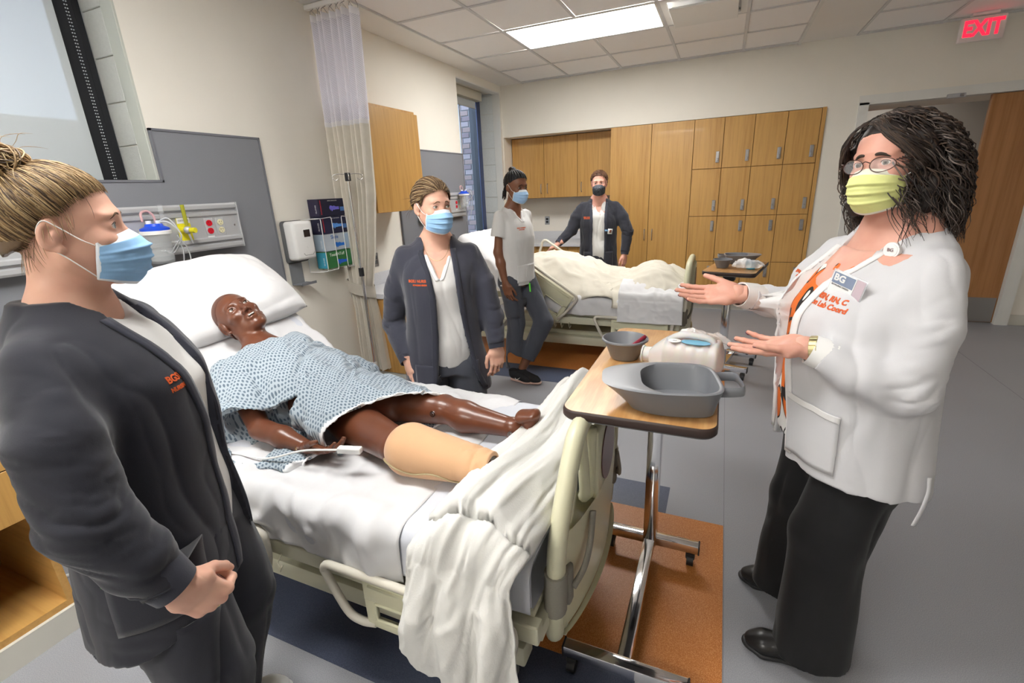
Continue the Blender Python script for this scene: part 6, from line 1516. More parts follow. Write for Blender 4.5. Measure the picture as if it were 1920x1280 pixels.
# ------------------------------------------------------------------ 3. WOMAN LEANING ON THE FARTHER BED
def woman_back():
    p = Person((1.235, -2.60, 0), R(-24), 'woman with black braids in a white scrub top leaning on the farther bed'); o = p.o
    MH = Matrix.Translation((.035, 0, 1.512)) @ mRot(R(-4), R(8), R(0)) @ Matrix.Scale(.96, 4)
    nk = [((.005, 0, 1.46), (-.02, 0, 1.35), (.044, .046), (.050, .054), (0, 1, 0), .02), ((-.02, 0, 1.355), (-.0, 0, 1.18), (.08, .055), (.125, .085), (0, 1, 0), .03)]
    P, Fc = head_field(.003, MH, nk, nose=1.15).mesh(); p.add(P, Fc, MH)
    shR, shL = (-.015, -.155, 1.315), (-.015, .155, 1.315); elR = p.L((1.145, -2.74, 1.04)); wrR = p.L((1.205, -2.76, .80)); elL = (-.10, .19, 1.08); wrL = (-.12, .16, .86)
    p.core([(.76, 0, 0, .13, .09, .11), (1.0, 0, 0, .11, .085, .085), (1.2, 0, 0, .12, .10, .085), (1.32, -.02, 0, .115, .06, .07)], [])
    f = SDF((-.24, -.30, .74), (.16, .26, 1.40), .005)
    for a, b, c in ((shR, elR, wrR), (shL, elL, wrL)): f.add(p_seg((a[0], a[1]*.86, a[2]-.05), b, .036, .034), .01); f.add(p_seg(b, mid(b, c, .35), .034, .036), .02); f.add(p_seg(mid(b, c, .35), c, .036, .024), .02)
    p.add(*f.mesh())
    P, Fc, _ = hand_pf(1, [(20, 25, 15), (24, 28, 18), (26, 30, 20), (28, 30, 20)], h=.003, sc_=.95, fore=.07, thumb=(25, 15, -20)); p.add(P, Fc, hframe(wrR, p.D((.25, -.02, -1)), p.D((-.2, -1, 0))))
    P, Fc, _ = hand_pf(-1, FLAT, h=.0035, sc_=.95, fore=.06); p.add(P, Fc, hframe(wrL, (-.2, 0, -1), (-.2, 1, 0)))
    # bare ankle of the crossed leg
    ankX = p.L((1.30, -2.72, .10)); kneeX = p.L((1.445, -2.60, .47)); 
    f = SDF(A(ankX)-.12, A(ankX)+.14, .005); f.add(p_seg(ankX, mid(ankX, kneeX, .3), .034, .042), 0); p.add(*f.mesh())
    bh = bvh_of(p.finish(SK_DARK)); eyes(o, MH, (.03, .018, .01), (0, -6)); brows(o, MH, bh, (.01, .008, .007), .0022); face_mask(o, MH, (.36, .56, .82))
    hm = [colour('hair_black', (.010, .009, .010), rough=.55), colour('hair_black2', (.022, .018, .018), rough=.5)]
    scalp(o, MH, hm[0], .006)
    rs = np.random.RandomState(4); pa = []; ra = []
    B = np.array([-.06, 0, .108])
    for k in range(22):
        th = -2.4+4.8*k/21; e0 = hairline(th)+.05; d0 = np.array([math.cos(th)*math.cos(e0), math.sin(th)*math.cos(e0), math.sin(e0)]); db = (B-CR_C)/np.linalg.norm(B-CR_C); om = math.acos(np.clip(d0@db, -1, 1))
        pts = [on_skull((math.sin((1-t)*om)*d0+math.sin(t*om)*db)/math.sin(om), .009+.0015*math.sin(t*60)) for t in np.linspace(0, 1, 26)]; pa.append(xf(np.array(pts), MH)); ra.append(.0052)
    for k in range(34):
        ax = rs.normal(size=3); ax /= np.linalg.norm(ax); u = np.cross(ax, [0, 0, 1.]); u /= np.linalg.norm(u); w = np.cross(ax, u); pts = [B+np.array([0, 0, .012])+(u*math.cos(a)+w*math.sin(a))*np.array([1.2, 1, .8])*.024 for a in np.linspace(k, k+4, 16)]; pa.append(xf(np.array(pts), MH)); ra.append(.005)
    for k in range(16):
        th = rs.choice([-1, 1])*rs.uniform(1.75, 2.9); b = on_skull(np.array([math.cos(th), math.sin(th), -.35]), .006); pa.append(xf(np.array([b+np.array([-.012*t, .01*math.sin(k+3*t), -(.05+.07*rs.rand())*t])+.0012*math.sin(t*50) for t in np.linspace(0, 1, 20)]), MH)); ra.append(.0042)
    strands(pa, ra, hm, o, 'braids', nside=6)
    rows = [(.74, .0, 0, .165, .115, .13), (.84, .0, 0, .165, .12, .13), (1.0, .005, 0, .145, .115, .105), (1.14, .01, 0, .148, .125, .10), (1.24, .0, 0, .152, .105, .10), (1.30, -.015, 0, .140, .078, .085), (1.34, -.022, 0, .10, .062, .07), (1.37, -.025, 0, .07, .055, .06)]
    arms = [([(-.015, -.135, 1.30), mid(shR, elR, .58)], [.050, .060]), ([(-.015, .135, 1.30), mid(shL, elL, .55)], [.050, .060])]
    g = garment(.006, (-.2, -.30, .74), (.22, .28, 1.42), rows, arms, lambda X, Y: .775+.0*X+.0*Y, neck=p_ell((.03, 0, 1.42), (.078, .058, .085))); X, Y, Z = g.xyz(); g.D = np.maximum(g.D, -vcut(1.26, .40)(X, Y, Z))
    sh = mesh_of('scrub_top', g.mesh(), WSHIRT, o, disp=arms_disp(23, .007, .165, .010)); bs = bvh_of(sh)
    for s in (-1, 1): edge_strip('neck_band', sh, bs, [s*(.002+(z-1.26)*.40) for z in np.linspace(1.257, 1.335, 12)], np.linspace(1.257, 1.335, 12), .014, BANDW, .002, s)
    put_text(sh, bs, ['BGSU NURSING', 'BOWLING GREEN'], (.3, -.07, 1.215), (-.25, 1, 0), (0, 0, 1), (-1, .2, 0), [.012, .007], ORT)
    for s in (-1, 1): patch('pocket', sh, bs, (.3, s*.075, .87), (-s*.2, 1, 0), (0, 0, 1), (-1, -s*.2, 0), .11, .14, WSHIRT, .004, 10)
    hipL = (.0, .08, .80); hipR = (.0, -.08, .80); kR = p.L((1.235, -2.66, .46)); aR = p.L((1.235, -2.76, .10))
    f = legs_field(.0065, (-.30, -.32, .05), (.42, .30, .96), [(.78, 0, 0, .155, .115, .125), (.86, 0, 0, .155, .115, .12), (.95, 0, 0, .135, .10, .105)],
                   [([hipR, kR, aR], [(.088, .10), (.068, .075), (.066, .072)]), ([hipL, kneeX, mid(kneeX, ankX, .8)], [(.088, .10), (.072, .078), (.066, .075)])])
    tr = mesh_of('trousers', f.mesh(), SLATE, o, disp=leg_disp(43, .010)); bt = bvh_of(tr)
    patch('cargo_pocket', tr, bt, (kR[0]*.5+.02, -.4, .60), (1, 0, 0), (0, 0, 1), (0, 1, 0), .13, .16, SLATE, .004, 8)
    h = bt.ray_cast(V((.6, .02, .82)), V((-1, 0, 0)))[0] or V((.13, .02, .82))
    mb = MB(); mb.tube([h+V((.006, 0, -.03)), h+V((.012, .0, -.10))], .005, 6, flat=(.4, 1.8)); mb.build('drawstring', mat('lime_cord', (.15, .75, .08), .6), tr)
    blk = mat('black_knit', (.012, .012, .014), .75); pk = mat('blush_rubber', (.62, .42, .36), .5)
    for nm, x, y, az_ in (('a', 1.27, -2.76, -12), ('b', 1.335, -2.745, -18)):
        q = p.inv @ Matrix.Translation((x, y, 0 if nm == 'a' else .004)) @ Matrix.Rotation(R(az_), 4, 'Z'); s_ = shoe_mesh('shoe', o, q, .25, .040, blk, pk, .005, heel=.03)
        mb = MB(); mb.tube([q @ V(v_) for v_ in spline([(.0, -.036, .038), (.02, -.043, .03), (.05, -.040, .05)], 5)], .003, 6); mb.build('swoosh', M['white'], s_, smooth=180)
woman_back()

# ------------------------------------------------------------------ 4. MAN BEHIND THE FARTHER BED
def man_back():
    p = Person((1.515, -1.02, 0), R(-78), 'man with short curly reddish hair, black patterned mask and dark jacket behind the farther bed'); o = p.o
    MH = Matrix.Translation((.03, 0, 1.518)) @ mRot(R(-2), R(2), R(0)) @ Matrix.Scale(1.0, 4)
    nk = [((.0, 0, 1.47), (-.02, 0, 1.355), (.052, .054), (.060, .062), (0, 1, 0), .02), ((-.02, 0, 1.36), (-.0, 0, 1.18), (.09, .06), (.15, .10), (0, 1, 0), .03)]
    P, Fc = head_field(.003, MH, nk, wide=.97).mesh(); p.add(P, Fc, MH)
    shR, shL = (-.01, -.185, 1.315), (-.01, .185, 1.315); elR = p.L((1.245, -1.10, 1.06)); wrR = p.L((1.135, -1.245, .93)); elL = p.L((1.815, -1.02, 1.03)); wrL = p.L((1.80, -1.07, .795))
    p.core([(.74, 0, 0, .15, .10, .12), (1.0, 0, 0, .14, .10, .10), (1.2, 0, 0, .155, .115, .10), (1.32, -.02, 0, .15, .07, .08)], [(shR, elR, .045, .04), (elR, wrR, .038, .028), (shL, elL, .045, .04), (elL, wrL, .038, .028)])
    P, Fc, _ = hand_pf(1, [(22, 22, 14)]*4, h=.003, sc_=1.0, fore=.06, thumb=(55, 10, -25), spread=9); p.add(P, Fc, hframe(wrR, p.D((-.62, -.15, -.35)), p.D((-.35, -.25, .9))))
    P, Fc, _ = hand_pf(-1, RELAX, h=.003, sc_=1.0, fore=.06); p.add(P, Fc, hframe(wrL, p.D((-.02, -.12, -1)), p.D((.9, -.4, 0))))
    bh = bvh_of(p.finish(SK_PINK)); eyes(o, MH, (.12, .08, .05)); brows(o, MH, bh, (.16, .07, .03), .0022); face_mask(o, MH, (.03, .033, .04), 'cloth')
    hm = [colour('hair_auburn', (.13, .055, .025), rough=.6), colour('hair_auburn2', (.20, .095, .045), rough=.6), colour('hair_auburn3', (.075, .032, .016), rough=.6)]
    scalp(o, MH, hm[2], .006); rs = np.random.RandomState(12); pa = []; ra = []
    while len(pa) < 520:
        d = rs.normal(size=3); d /= np.linalg.norm(d); th = math.atan2(d[1], d[0]); el = math.asin(d[2])
        if el < hairline(th)+.02: continue
        b = on_skull(d, .006); u = np.cross(d, rs.normal(size=3)); u /= np.linalg.norm(u); w = np.cross(d, u); Rr = rs.uniform(.004, .008)
        pa.append(xf(np.array([b+d*.012*t+(u*math.cos(t*8)+w*math.sin(t*8))*Rr for t in np.linspace(0, 1, 12)]), MH)); ra.append(.0014)
    strands(pa, ra, hm, o, 'hair')
    rows = [(.66, .0, 0, .16, .115, .12), (.85, .0, 0, .158, .12, .12), (1.0, .0, 0, .15, .115, .11), (1.2, .0, 0, .165, .125, .105), (1.28, -.01, 0, .15, .095, .095), (1.33, -.02, 0, .11, .07, .075), (1.36, -.02, 0, .075, .058, .062)]
    g = garment(.007, (-.2, -.22, .66), (.2, .22, 1.40), rows, [], .70, neck=p_ell((.03, 0, 1.41), (.082, .066, .085))); X, Y, Z = g.xyz(); g.D = np.maximum(g.D, -vcut(1.235, .42)(X, Y, Z))
    mesh_of('shirt', g.mesh(), WSHIRT, o, disp=arms_disp(24, .0, .9, .012, vert=12))
    J = [(.56, .0, 0, .215, .15, .15), (.75, .0, 0, .205, .15, .15), (.95, .0, 0, .192, .145, .135), (1.15, .0, 0, .198, .148, .125), (1.25, -.01, 0, .202, .118, .115), (1.31, -.02, 0, .175, .09, .098), (1.35, -.022, 0, .115, .074, .083), (1.38, -.025, 0, .082, .064, .072)]
    arms = [([(-.01, -.165, 1.292), mid(shR, elR, .5), elR, mid(elR, wrR, .85)], [.054, .064, .062, .046]), ([(-.01, .165, 1.292), mid(shL, elL, .5), elL, mid(elL, wrL, .85)], [.054, .064, .062, .046])]
    op = opfn([.55, .8, 1.1, 1.25, 1.33, 1.38], [.058, .056, .060, .062, .066, .060])
    g = garment(.0065, (-.24, -.42, .52), (.42, .42, 1.42), J, arms, .60, op, neck=p_ell((.035, 0, 1.405), (.095, .076, .085)))
    jk = mesh_of('jacket', g.mesh(), NAVY2, o, disp=arms_disp(34, .012, .205, .010, vert=10, els=(elR, elL, wrR, wrL))); bj = bvh_of(jk)
    bands(jk, bj, op, .615, 1.33, BAND, (.70, .84, .98, 1.12, 1.26), w=.026, r=.006); cuffs(jk, [(mid(elR, wrR, .87), elR), (mid(elL, wrL, .87), elL)], BAND, .038)
    put_text(jk, bj, ['BGSU NURSING', 'BOWLING GREEN'], (.3, -.13, 1.19), (-.2, 1, 0), (0, 0, 1), (-1, .1, 0), [.013, .010], ORT)
    for s in (-1, 1): patch('pocket', jk, bj, (.3, s*.13, .74), (-s*.2, 1, 0), (0, 0, 1), (-1, -s*.2, 0), .12, .2, NAVY2, .004, 8)
    b = patch('name_badge', jk, bj, (.3, .098, 1.045), (0, 1, -.12), (0, .12, 1), (-1, 0, 0), .085, .052, M['white'], .012, 2, .002)
    patch('badge_photo', b, bj, (.3, .121, 1.045), (0, 1, -.12), (0, .12, 1), (-1, 0, 0), .022, .03, colour('badge_face', (.25, .1, .06)), .015, 2, .001)
    patch('badge_print', b, bj, (.3, .083, 1.055), (0, 1, -.12), (0, .12, 1), (-1, 0, 0), .035, .015, colour('badge_blue', (.15, .3, .5)), .015, 2, .001)
    f = legs_field(.008, (-.22, -.26, .06), (.25, .26, .86), [(.66, 0, 0, .165, .12, .13), (.76, 0, 0, .165, .12, .125), (.85, 0, 0, .155, .11, .115)],
                   [([(.0, -.09, .68), (.02, -.10, .44), (0, -.11, .08)], [(.09, .10), (.078, .08), (.07, .075)]), ([(.0, .09, .68), (.02, .10, .44), (0, .11, .08)], [(.09, .10), (.078, .08), (.07, .075)])])
    mesh_of('trousers', f.mesh(), NAVY2, o, disp=leg_disp(44, .01))
    for s in (-1, 1): shoe_mesh('shoe', o, Matrix.Translation((0, s*.115, 0)), .28, .046, M['black'], M['black'], .007)
man_back()

# ------------------------------------------------------------------ 5. WOMAN IN THE WHITE COAT
def woman_right():
    p = Person((3.10, -4.49, 0), R(-156), 'woman in white lab coat and yellow mask with dark curly hair and open palms'); o = p.o
    MH = Matrix.Translation((.02, 0, 1.512)) @ mRot(R(22), R(2), R(3))
    nk = [((-.0, 0, 1.46), (-.035, 0, 1.33), (.056, .058), (.064, .066), (0, 1, 0), .02), ((-.035, 0, 1.34), (.0, 0, 1.15), (.11, .075), (.17, .12), (0, 1, 0), .03)]
    P, Fc = head_field(.0022, MH, nk, wide=1.03).mesh(); p.add(P, Fc, MH)
    shR, shL = (-.01, -.185, 1.285), (-.01, .185, 1.285)
    elR = p.L((2.955, -4.30, 1.085)); wrR = p.L((2.765, -4.44, 1.150)); elL = p.L((3.145, -4.705, .99)); wrL = p.L((2.925, -4.685, 1.070))
    p.core([(.76, 0, 0, .18, .14, .14), (1.0, 0, 0, .17, .15, .11), (1.2, 0, 0, .17, .14, .11), (1.3, -.02, 0, .17, .08, .09)], [(shR, elR, .05, .045), (elR, wrR, .042, .03), (shL, elL, .05, .045), (elL, wrL, .042, .03)])
    P, Fc, tR = hand_pf(1, [(2, 10, 6), (4, 10, 6), (6, 12, 8), (8, 16, 10)], h=.0018, sc_=.94, fore=.03, thumb=(38, 8, -2), spread=3); MR = hframe(wrR, p.D((-1, .02, -.08)), p.D((0, .62, -.78))); p.add(P, Fc, MR)
    P, Fc, tL = hand_pf(-1, [(10, 6, 4), (6, 6, 4), (6, 8, 6), (10, 12, 8)], h=.0018, sc_=.94, fore=.03, thumb=(24, 12, -18), spread=4); ML = hframe(wrL, p.D((-1, .32, -.18)), p.D((-.12, .38, -.92))); p.add(P, Fc, ML)
    bh = bvh_of(p.finish(SK_PINK)); eyes(o, MH, (.10, .07, .05), (6, -2)); brows(o, MH, bh, (.045, .03, .022), .0036, .002); mk = face_mask(o, MH, (.72, .75, .30))
    nail = mat('plum_nail', (.10, .012, .045), .15)
    for Mx, tt in ((MR, tR), (ML, tL)):
        for k, (t_, d_) in enumerate(tt):
            up = np.array([0, 0, 1.0]) if k < 4 else np.array([0, (1 if Mx is MR else -1)*.7, .7]); up = up-d_*(up@d_); up /= np.linalg.norm(up); q = Matrix.Translation(Mx @ V((t_-d_*.001+up*.0052)*1.0)) @ Mx.to_3x3().to_4x4() @ Matrix(((d_[0], np.cross(up, d_)[0], up[0], 0), (d_[1], np.cross(up, d_)[1], up[1], 0), (d_[2], np.cross(up, d_)[2], up[2], 0), (0, 0, 0, 1)))
            MB().sph((0, 0, 0), .0062, sc3=(1.25, .85, .28), M=None).build('fingernail', nail, o, smooth=180, M=q)
    # watch on the left wrist
    mb = MB()
    for k in range(18):
        a = 2*PI*k/18; c_ = V((-.022, .031*math.cos(a), .024*math.sin(a))); mb.box((-.009, -.005, -.002), (.009, .005, .002), .001, M=ML @ Matrix.Translation(c_) @ Matrix.Rotation(math.atan2(.031*math.sin(a), .024*math.cos(a))-PI/2, 4, 'X'), seg=1)
    mb.build('wrist_watch', mat('gold_steel', (.52, .45, .25), .3, .9), o)
    # glasses
    fr = mat('brown_metal_frame', (.09, .045, .035), .3, .6); gl = mat('lens', (.95, .95, .97), .02, alpha=.16, spec=.6); mb = MB(); g_ = []
    for s in (-1, 1):
        cx = .097; ring = [(cx-.010*abs(math.cos(a)*.026+.0)/.026*(1 if s*math.cos(a) > 0 else .1), s*.034+.0265*math.cos(a), -.004+.0165*math.sin(a)*(1-.12*math.cos(a)*s)) for a in np.linspace(0, 2*PI, 36)[:-1]]
        half = [q for q in ring]
        mb.tube([MH @ V(q) for q in half], .0011, 6, closed=True)
        mb.tube([MH @ V(q) for q in spline([(cx-.009, s*.060, .004), (cx-.022, s*.0735, .006), (.045, s*.0795, .004), (-.005, s*.0845, .006)], 6)], .0016, 6)
        mb.tube([MH @ V(q) for q in spline([(cx-.009, s*.060, .004), (cx-.02, s*.0735, -.004), (.05, s*.079, .004)], 6)], .0009, 6)
        g_.append(ring)
    mb.tube([MH @ V(q) for q in spline([(.098, -.009, .002), (.102, 0, .006), (.098, .009, .002)], 5)], .0013, 6)
    go = mb.build('glasses_frame', fr, o, smooth=180)
    for ring in g_:
        mb = MB(); mb.bm.faces.new([mb.bm.verts.new(MH @ V(q)) for q in ring]); mb.build('lens', gl, go)
    # hair: dark curls to the jaw, parted to one side
    hm = [mat('curl_%d' % i, c, .5) for i, c in enumerate(((.018, .012, .010), (.030, .019, .014), (.060, .036, .024), (.13, .10, .085)))]
    scalp(o, MH, hm[0], .002, low=-.03); rs = np.random.RandomState(21); pa = []; ra = []
    f = SDF((-.16, -.15, -.17), (.08, .15, .15), .006); f.add(p_ell((-.035, 0, .03), (.098, .095, .095)), 0)
    for s in (-1, 1): f.add(p_eseg((-.035, s*.055, .03), (-.035, s*.075, -.10), (.055, .04), (.055, .035), (1, 0, 0)), .03)
    f.add(p_eseg((-.085, 0, .03), (-.085, 0, -.10), (.085, .04), (.08, .035), (0, 1, 0)), .03); f.add(p_ell((.06, 0, -.04), (.085, .075, .10)), .01, sub=True); f.add(p_seg((0, 0, -.03), (-.02, 0, -.2), .06, .06), .01, sub=True)
    P, Fc = f.mesh(); mesh_of('hair_mass', (xf(P, MH), Fc), hm[0], o, disp=lambda co, nr: (vnoise(co, 60, 2)-.5)*.018)
    n = 0
    while n < 1250:
        d = rs.normal(size=3); d /= np.linalg.norm(d); th = math.atan2(d[1], d[0]); el = math.asin(d[2])
        if el < max(hairline(th)-.05, -.55) or (d[0] > .30 and d[2] < .80): continue
        n += 1; b = on_skull(d, .010); part = .25
        side = 1 if (d[1] > -.28 if d[0] > -.2 else d[1] > 0) else -1
        out = np.array([d[0]*.7-.10*(1 if d[0] < .4 else .5), d[1]+side*.35*max(0, .9-abs(d[1])), 0]); out /= np.linalg.norm(out)+1e-6
        ztop = b[2]; zend = rs.uniform(-.205, -.105)*(1.0 if side > 0 else .92)-.015*(d[0] < 0); Rt = rs.uniform(.085, .128)*(1.06 if side > 0 else .88); m = 40
        e = np.array([-.03, 0, 0])+out*np.array([.085, 1.0, 0])*[1.1, 1, 1]; tgt = np.array([-.035+out[0]*Rt*.95, out[1]*Rt, zend])
        if tgt[0] > -.02: tgt[1] = side*max(.088, abs(tgt[1]))
        ctrl = np.array([b[0]*1.15+out[0]*.03-.01, b[1]*1.2+out[1]*.055, b[2]*.75+.035])
        t = np.linspace(0, 1, m)[:, None]; path = (1-t)**2*b+2*t*(1-t)*ctrl+t*t*tgt
        ph = rs.uniform(0, 6.28); cr = rs.uniform(.005, .0115); tw = rs.uniform(18, 34); T = t[:, 0]
        amp = cr*np.clip(T*2.2, 0, 1.35); path = path+np.stack([amp*np.cos(ph+tw*T), amp*np.sin(ph+tw*T), amp*.5*np.sin(ph*2+tw*T)], 1)
        pa.append(xf(path, MH)); ra.append(rs.uniform(.0010, .0024))
    rr = random.Random(6); strands(pa, ra, hm, o, 'curls', pick=lambda k: rr.choices([0, 1, 2, 3], [4, 4, 4, 1.8])[0])
    # side-swept front lock over the forehead
    pb = []; rb = []
    for k in range(420):
        y0 = rs.uniform(-.045, .01); b = on_skull(np.array([.80-.25*rs.rand(), y0*6-.05, .70]), .012); tg = np.array([.028+rs.uniform(-.02, .02), .082+rs.uniform(-.004, .012), rs.uniform(-.02, .03)]); ct = np.array([.100, .030, .080+rs.uniform(-.012, .014)])
        t = np.linspace(0, 1, 22)[:, None]; path = (1-t)**2*b+2*t*(1-t)*ct+t*t*tg+.0018*np.stack([np.sin(t[:, 0]*14+k), np.cos(t[:, 0]*12+k), np.sin(t[:, 0]*10)], 1); pb.append(xf(path, MH)); rb.append(.0013)
    for k in range(240):
        b = on_skull(np.array([.75-.3*rs.rand(), -.42, .70]), .012); tg = np.array([.035+rs.uniform(-.03, .02), -.083+rs.uniform(-.01, .0), rs.uniform(-.06, .02)]); ct = np.array([.085, -.085, .075])
        t = np.linspace(0, 1, 22)[:, None]; path = (1-t)**2*b+2*t*(1-t)*ct+t*t*tg+.002*np.stack([np.sin(t[:, 0]*14+k), np.cos(t[:, 0]*12+k), np.sin(t[:, 0]*10)], 1); pb.append(xf(path, MH)); rb.append(.0013)
    strands(pb, rb, hm[:3], o, 'fringe')
    # patterned orange blouse
    bl = mat('orange_patterned_blouse', (.75, .16, .02), .7); t = NT(bl); v = t.coord((1, 1, .55)); nz = t.n('ShaderNodeTexNoise'); nz.inputs['Scale'].default_value = 9; nz.inputs['Detail'].default_value = 1; t.l(v, nz.inputs['Vector'])
    mx = t.n('ShaderNodeMix', data_type='VECTOR'); mx.inputs[0].default_value = .22; t.l(v, mx.inputs[4]); t.l(nz.outputs['Color'], mx.inputs[5])
    vo = t.n('ShaderNodeTexVoronoi'); vo.inputs['Scale'].default_value = 15; t.l(mx.outputs[1], vo.inputs['Vector']); sp = t.n('ShaderNodeSeparateColor'); t.l(vo.outputs['Color'], sp.inputs[0])
    ve = t.n('ShaderNodeTexVoronoi', feature='DISTANCE_TO_EDGE'); ve.inputs['Scale'].default_value = 15; t.l(mx.outputs[1], ve.inputs['Vector'])
    base = t.mix(t.math('GREATER_THAN', sp.outputs[0], .58), (.70, .145, .015), (.78, .78, .76)); col = t.mix(t.math('LESS_THAN', ve.outputs['Distance'], .045), base, (.012, .010, .010)); t.l(col, t.b.inputs['Base Color'])
    rows = [(.72, .0, 0, .195, .165, .15), (.85, .01, 0, .20, .175, .15), (1.0, .015, 0, .185, .172, .13), (1.13, .015, 0, .19, .170, .125), (1.24, -.005, 0, .165, .118, .10), (1.29, -.030, 0, .125, .098, .08), (1.33, -.033, 0, .095, .07, .075)]
    g = garment(.006, (-.24, -.26, .70), (.26, .26, 1.38), rows, [], .735, neck=p_ell((.045, 0, 1.385), (.095, .075, .090))); X, Y, Z = g.xyz(); g.D = np.maximum(g.D, -vcut(1.262, .50)(X, Y, Z))
    mesh_of('blouse', g.mesh(), bl, o, disp=arms_disp(25, .0, .9, .006))
    # white coat
    J = [(.52, -.02, 0, .235, .17, .175), (.66, -.01, 0, .228, .180, .172), (.82, .0, 0, .222, .185, .158), (1.0, .01, 0, .222, .205, .15), (1.14, .01, 0, .225, .205, .145), (1.22, -.005, 0, .222, .170, .135), (1.28, -.025, 0, .195, .108, .115), (1.325, -.035, 0, .140, .085, .095), (1.36, -.04, 0, .095, .072, .082)]
    arms = [([(-.01, -.165, 1.262), mid(shR, elR, .5), elR, mid(elR, wrR, .50), mid(elR, wrR, .86)], [.060, .066, .062, .054, .044]), ([(-.01, .165, 1.258), mid(shL, elL, .5, (.0, .0, 0)), elL, mid(elL, wrL, .45, (0, 0, -.008)), mid(elL, wrL, .84)], [.060, .067, .066, .060, .046])]
    op = opfn([.5, .65, .8, 1.0, 1.12, 1.22, 1.3, 1.36], [.070, .072, .074, .074, .066, .060, .062, .060], [-.085, -.085, -.083, -.078, -.068, -.042, -.012, .0])
    g = garment(.0055, (-.28, -.42, .48), (.44, .42, 1.42), J, arms, lambda X, Y: .665+.012*np.clip(X/.18, -1, 1), op, neck=p_ell((.040, 0, 1.400), (.105, .086, .082)))
    jk = mesh_of('lab_coat', g.mesh(), WCOAT, o, disp=arms_disp(36, .015, .225, .009, arm=12, els=(elR, elL, wrR, wrL))); bj = bvh_of(jk)
    bands(jk, bj, op, .70, 1.30, BANDW, (.72, .86, 1.0, 1.12, 1.23), w=.032, r=.006)
    cuffs(jk, [(mid(elR, wrR, .87), elR), (mid(elL, wrL, .85), elL)], M['white'], .038, .055)
    put_text(jk, bj, ['Cher, MSN, RN, C', 'Simulation Lab Coord'], (.26, .070, 1.190), (-.35, 1, -.10), (0, .10, 1), (-1, -.15, 0), [.0175, .0175], ORT, bold=.0008, back=.02)
    put_text(jk, bj, ['BGSU NURSING', 'BOWLING GREEN'], (.14, -.235, 1.205), (.75, .66, 0), (0, 0, 1), (-.66, .75, 0), [.013, .009], ORT, back=.08)
    pk = patch('pocket', jk, bj, (.35, .165, .80), (-.5, 1, 0), (0, 0, 1), (-1, -.5, 0), .17, .18, WCOAT, .005, 12, .004)
    patch('pocket_hem', jk, bj, (.35, .165, .89), (-.5, 1, -.12), (0, .1, 1), (-1, -.5, 0), .175, .018, BANDW, .009, 12, .003)
    # side ties
    mb = MB(); mb.tube(spline([(-.06, .222, .74), (-.058, .230, .70), (-.05, .232, .65), (-.04, .230, .60)], 6), .005, 6, flat=(.3, 1.4)); mb.build('side_tie', WCOAT, jk, smooth=180)
    # badge reel, badge, key
    h0 = bj.ray_cast(V((.5, .090, 1.305)), V((-1, 0, 0)))[0] or V((.12, .090, 1.305)); rt = V((-.3, 1, 0)).normalized(); nrm = V((1, .3, .1)).normalized()
    Mb = Matrix(((nrm.x, rt.x, 0, 0), (nrm.y, rt.y, 0, 0), (nrm.z, rt.z, 1, 0), (0, 0, 0, 1)))
    reel = MB(); reel.cyl((0, 0, 0), (.010, 0, 0), .019, n=28); reel.cyl((.010, 0, 0), (.0115, 0, 0), .015, n=28); ro = reel.build('badge_reel', M['white'], jk, smooth=40, M=Matrix.Translation(h0+nrm*.006) @ Mb)
    flat_text('reel_print', 'BG', .012, h0+nrm*.0195, rt, (0, 0, 1), colour('badge_purple', (.2, .1, .12)), ro, .0003)
    mb = MB(); mb.box((.004, -.004, -.055), (.008, .004, -.018)); mb.sph((.009, 0, -.036), .006); mb.sph((.009, 0, -.052), .006); mb.build('badge_clip', SNAP, ro, M=Matrix.Translation(h0+nrm*.006) @ Mb)
    c0 = h0+V((0, .0, -.085))+nrm*.012; h1 = bj.ray_cast(V((.5, c0.y, c0.z)), V((-1, 0, 0)))[0]
    if h1: c0 = h1+nrm*.014
    tl = Matrix.Rotation(R(-14), 4, 'X'); Mc = Matrix.Translation(c0) @ Mb @ tl
    MB().box((-.001, -.047, -.032), (.0012, .047, .030), .001, seg=1).build('badge_sleeve', mat('badge_clear', (.9, .92, .95), .1, alpha=.4), ro, M=Mc)
    cr = MB().box((.0013, -.043, -.030), (.0022, .020, .026)).build('badge_card', M['white'], ro, M=Mc)
    MB().box((.0023, -.041, -.004), (.0026, .018, .024)).build('badge_picture', mat('badge_photo_blue', (.22, .27, .38), .5), ro, M=Mc)
    MB().box((.0013, .0215, -.030), (.0022, .044, .026)).build('badge_card', mat('badge_pink', (.55, .45, .50), .5), ro, M=Mc)
    q = Mc.to_3x3(); flat_text('badge_lettering', 'BG', .024, Mc @ V((.003, -.022, .011)), q @ V((0, 1, 0)), q @ V((0, 0, 1)), M['white'], ro, .0003, .0008)
    flat_text('badge_lettering', 'BOWLING GREEN', .006, Mc @ V((.003, -.014, -.008)), q @ V((0, 1, 0)), q @ V((0, 0, 1)), M['black'], ro, .0002)
    kc = Mc @ V((.006, .028, -.055)); mb = MB(); mb.box((-.004, -.019, -.028), (.003, .019, .02), .002); kk = mb.build('key_fob', mat('fob_navy', (.02, .022, .04), .4), ro, M=Matrix.Translation(kc) @ Mb)
    MB().cyl((.003, 0, .004), (.006, 0, .004), .0165, n=24).build('fob_disc', mat('fob_orange', (.75, .17, .02), .4), kk, smooth=40, M=Matrix.Translation(kc) @ Mb)
    mb = MB(); mb.cyl((.006, 0, .006), (.009, 0, .006), .011, n=20); mb.box((.006, -.004, -.045), (.009, .004, -.002)); mb.box((.006, .0, -.04), (.009, .008, -.034)); mb.build('key', mat('brass', (.45, .40, .10), .35, .9), kk, M=Matrix.Translation(kc) @ Mb)
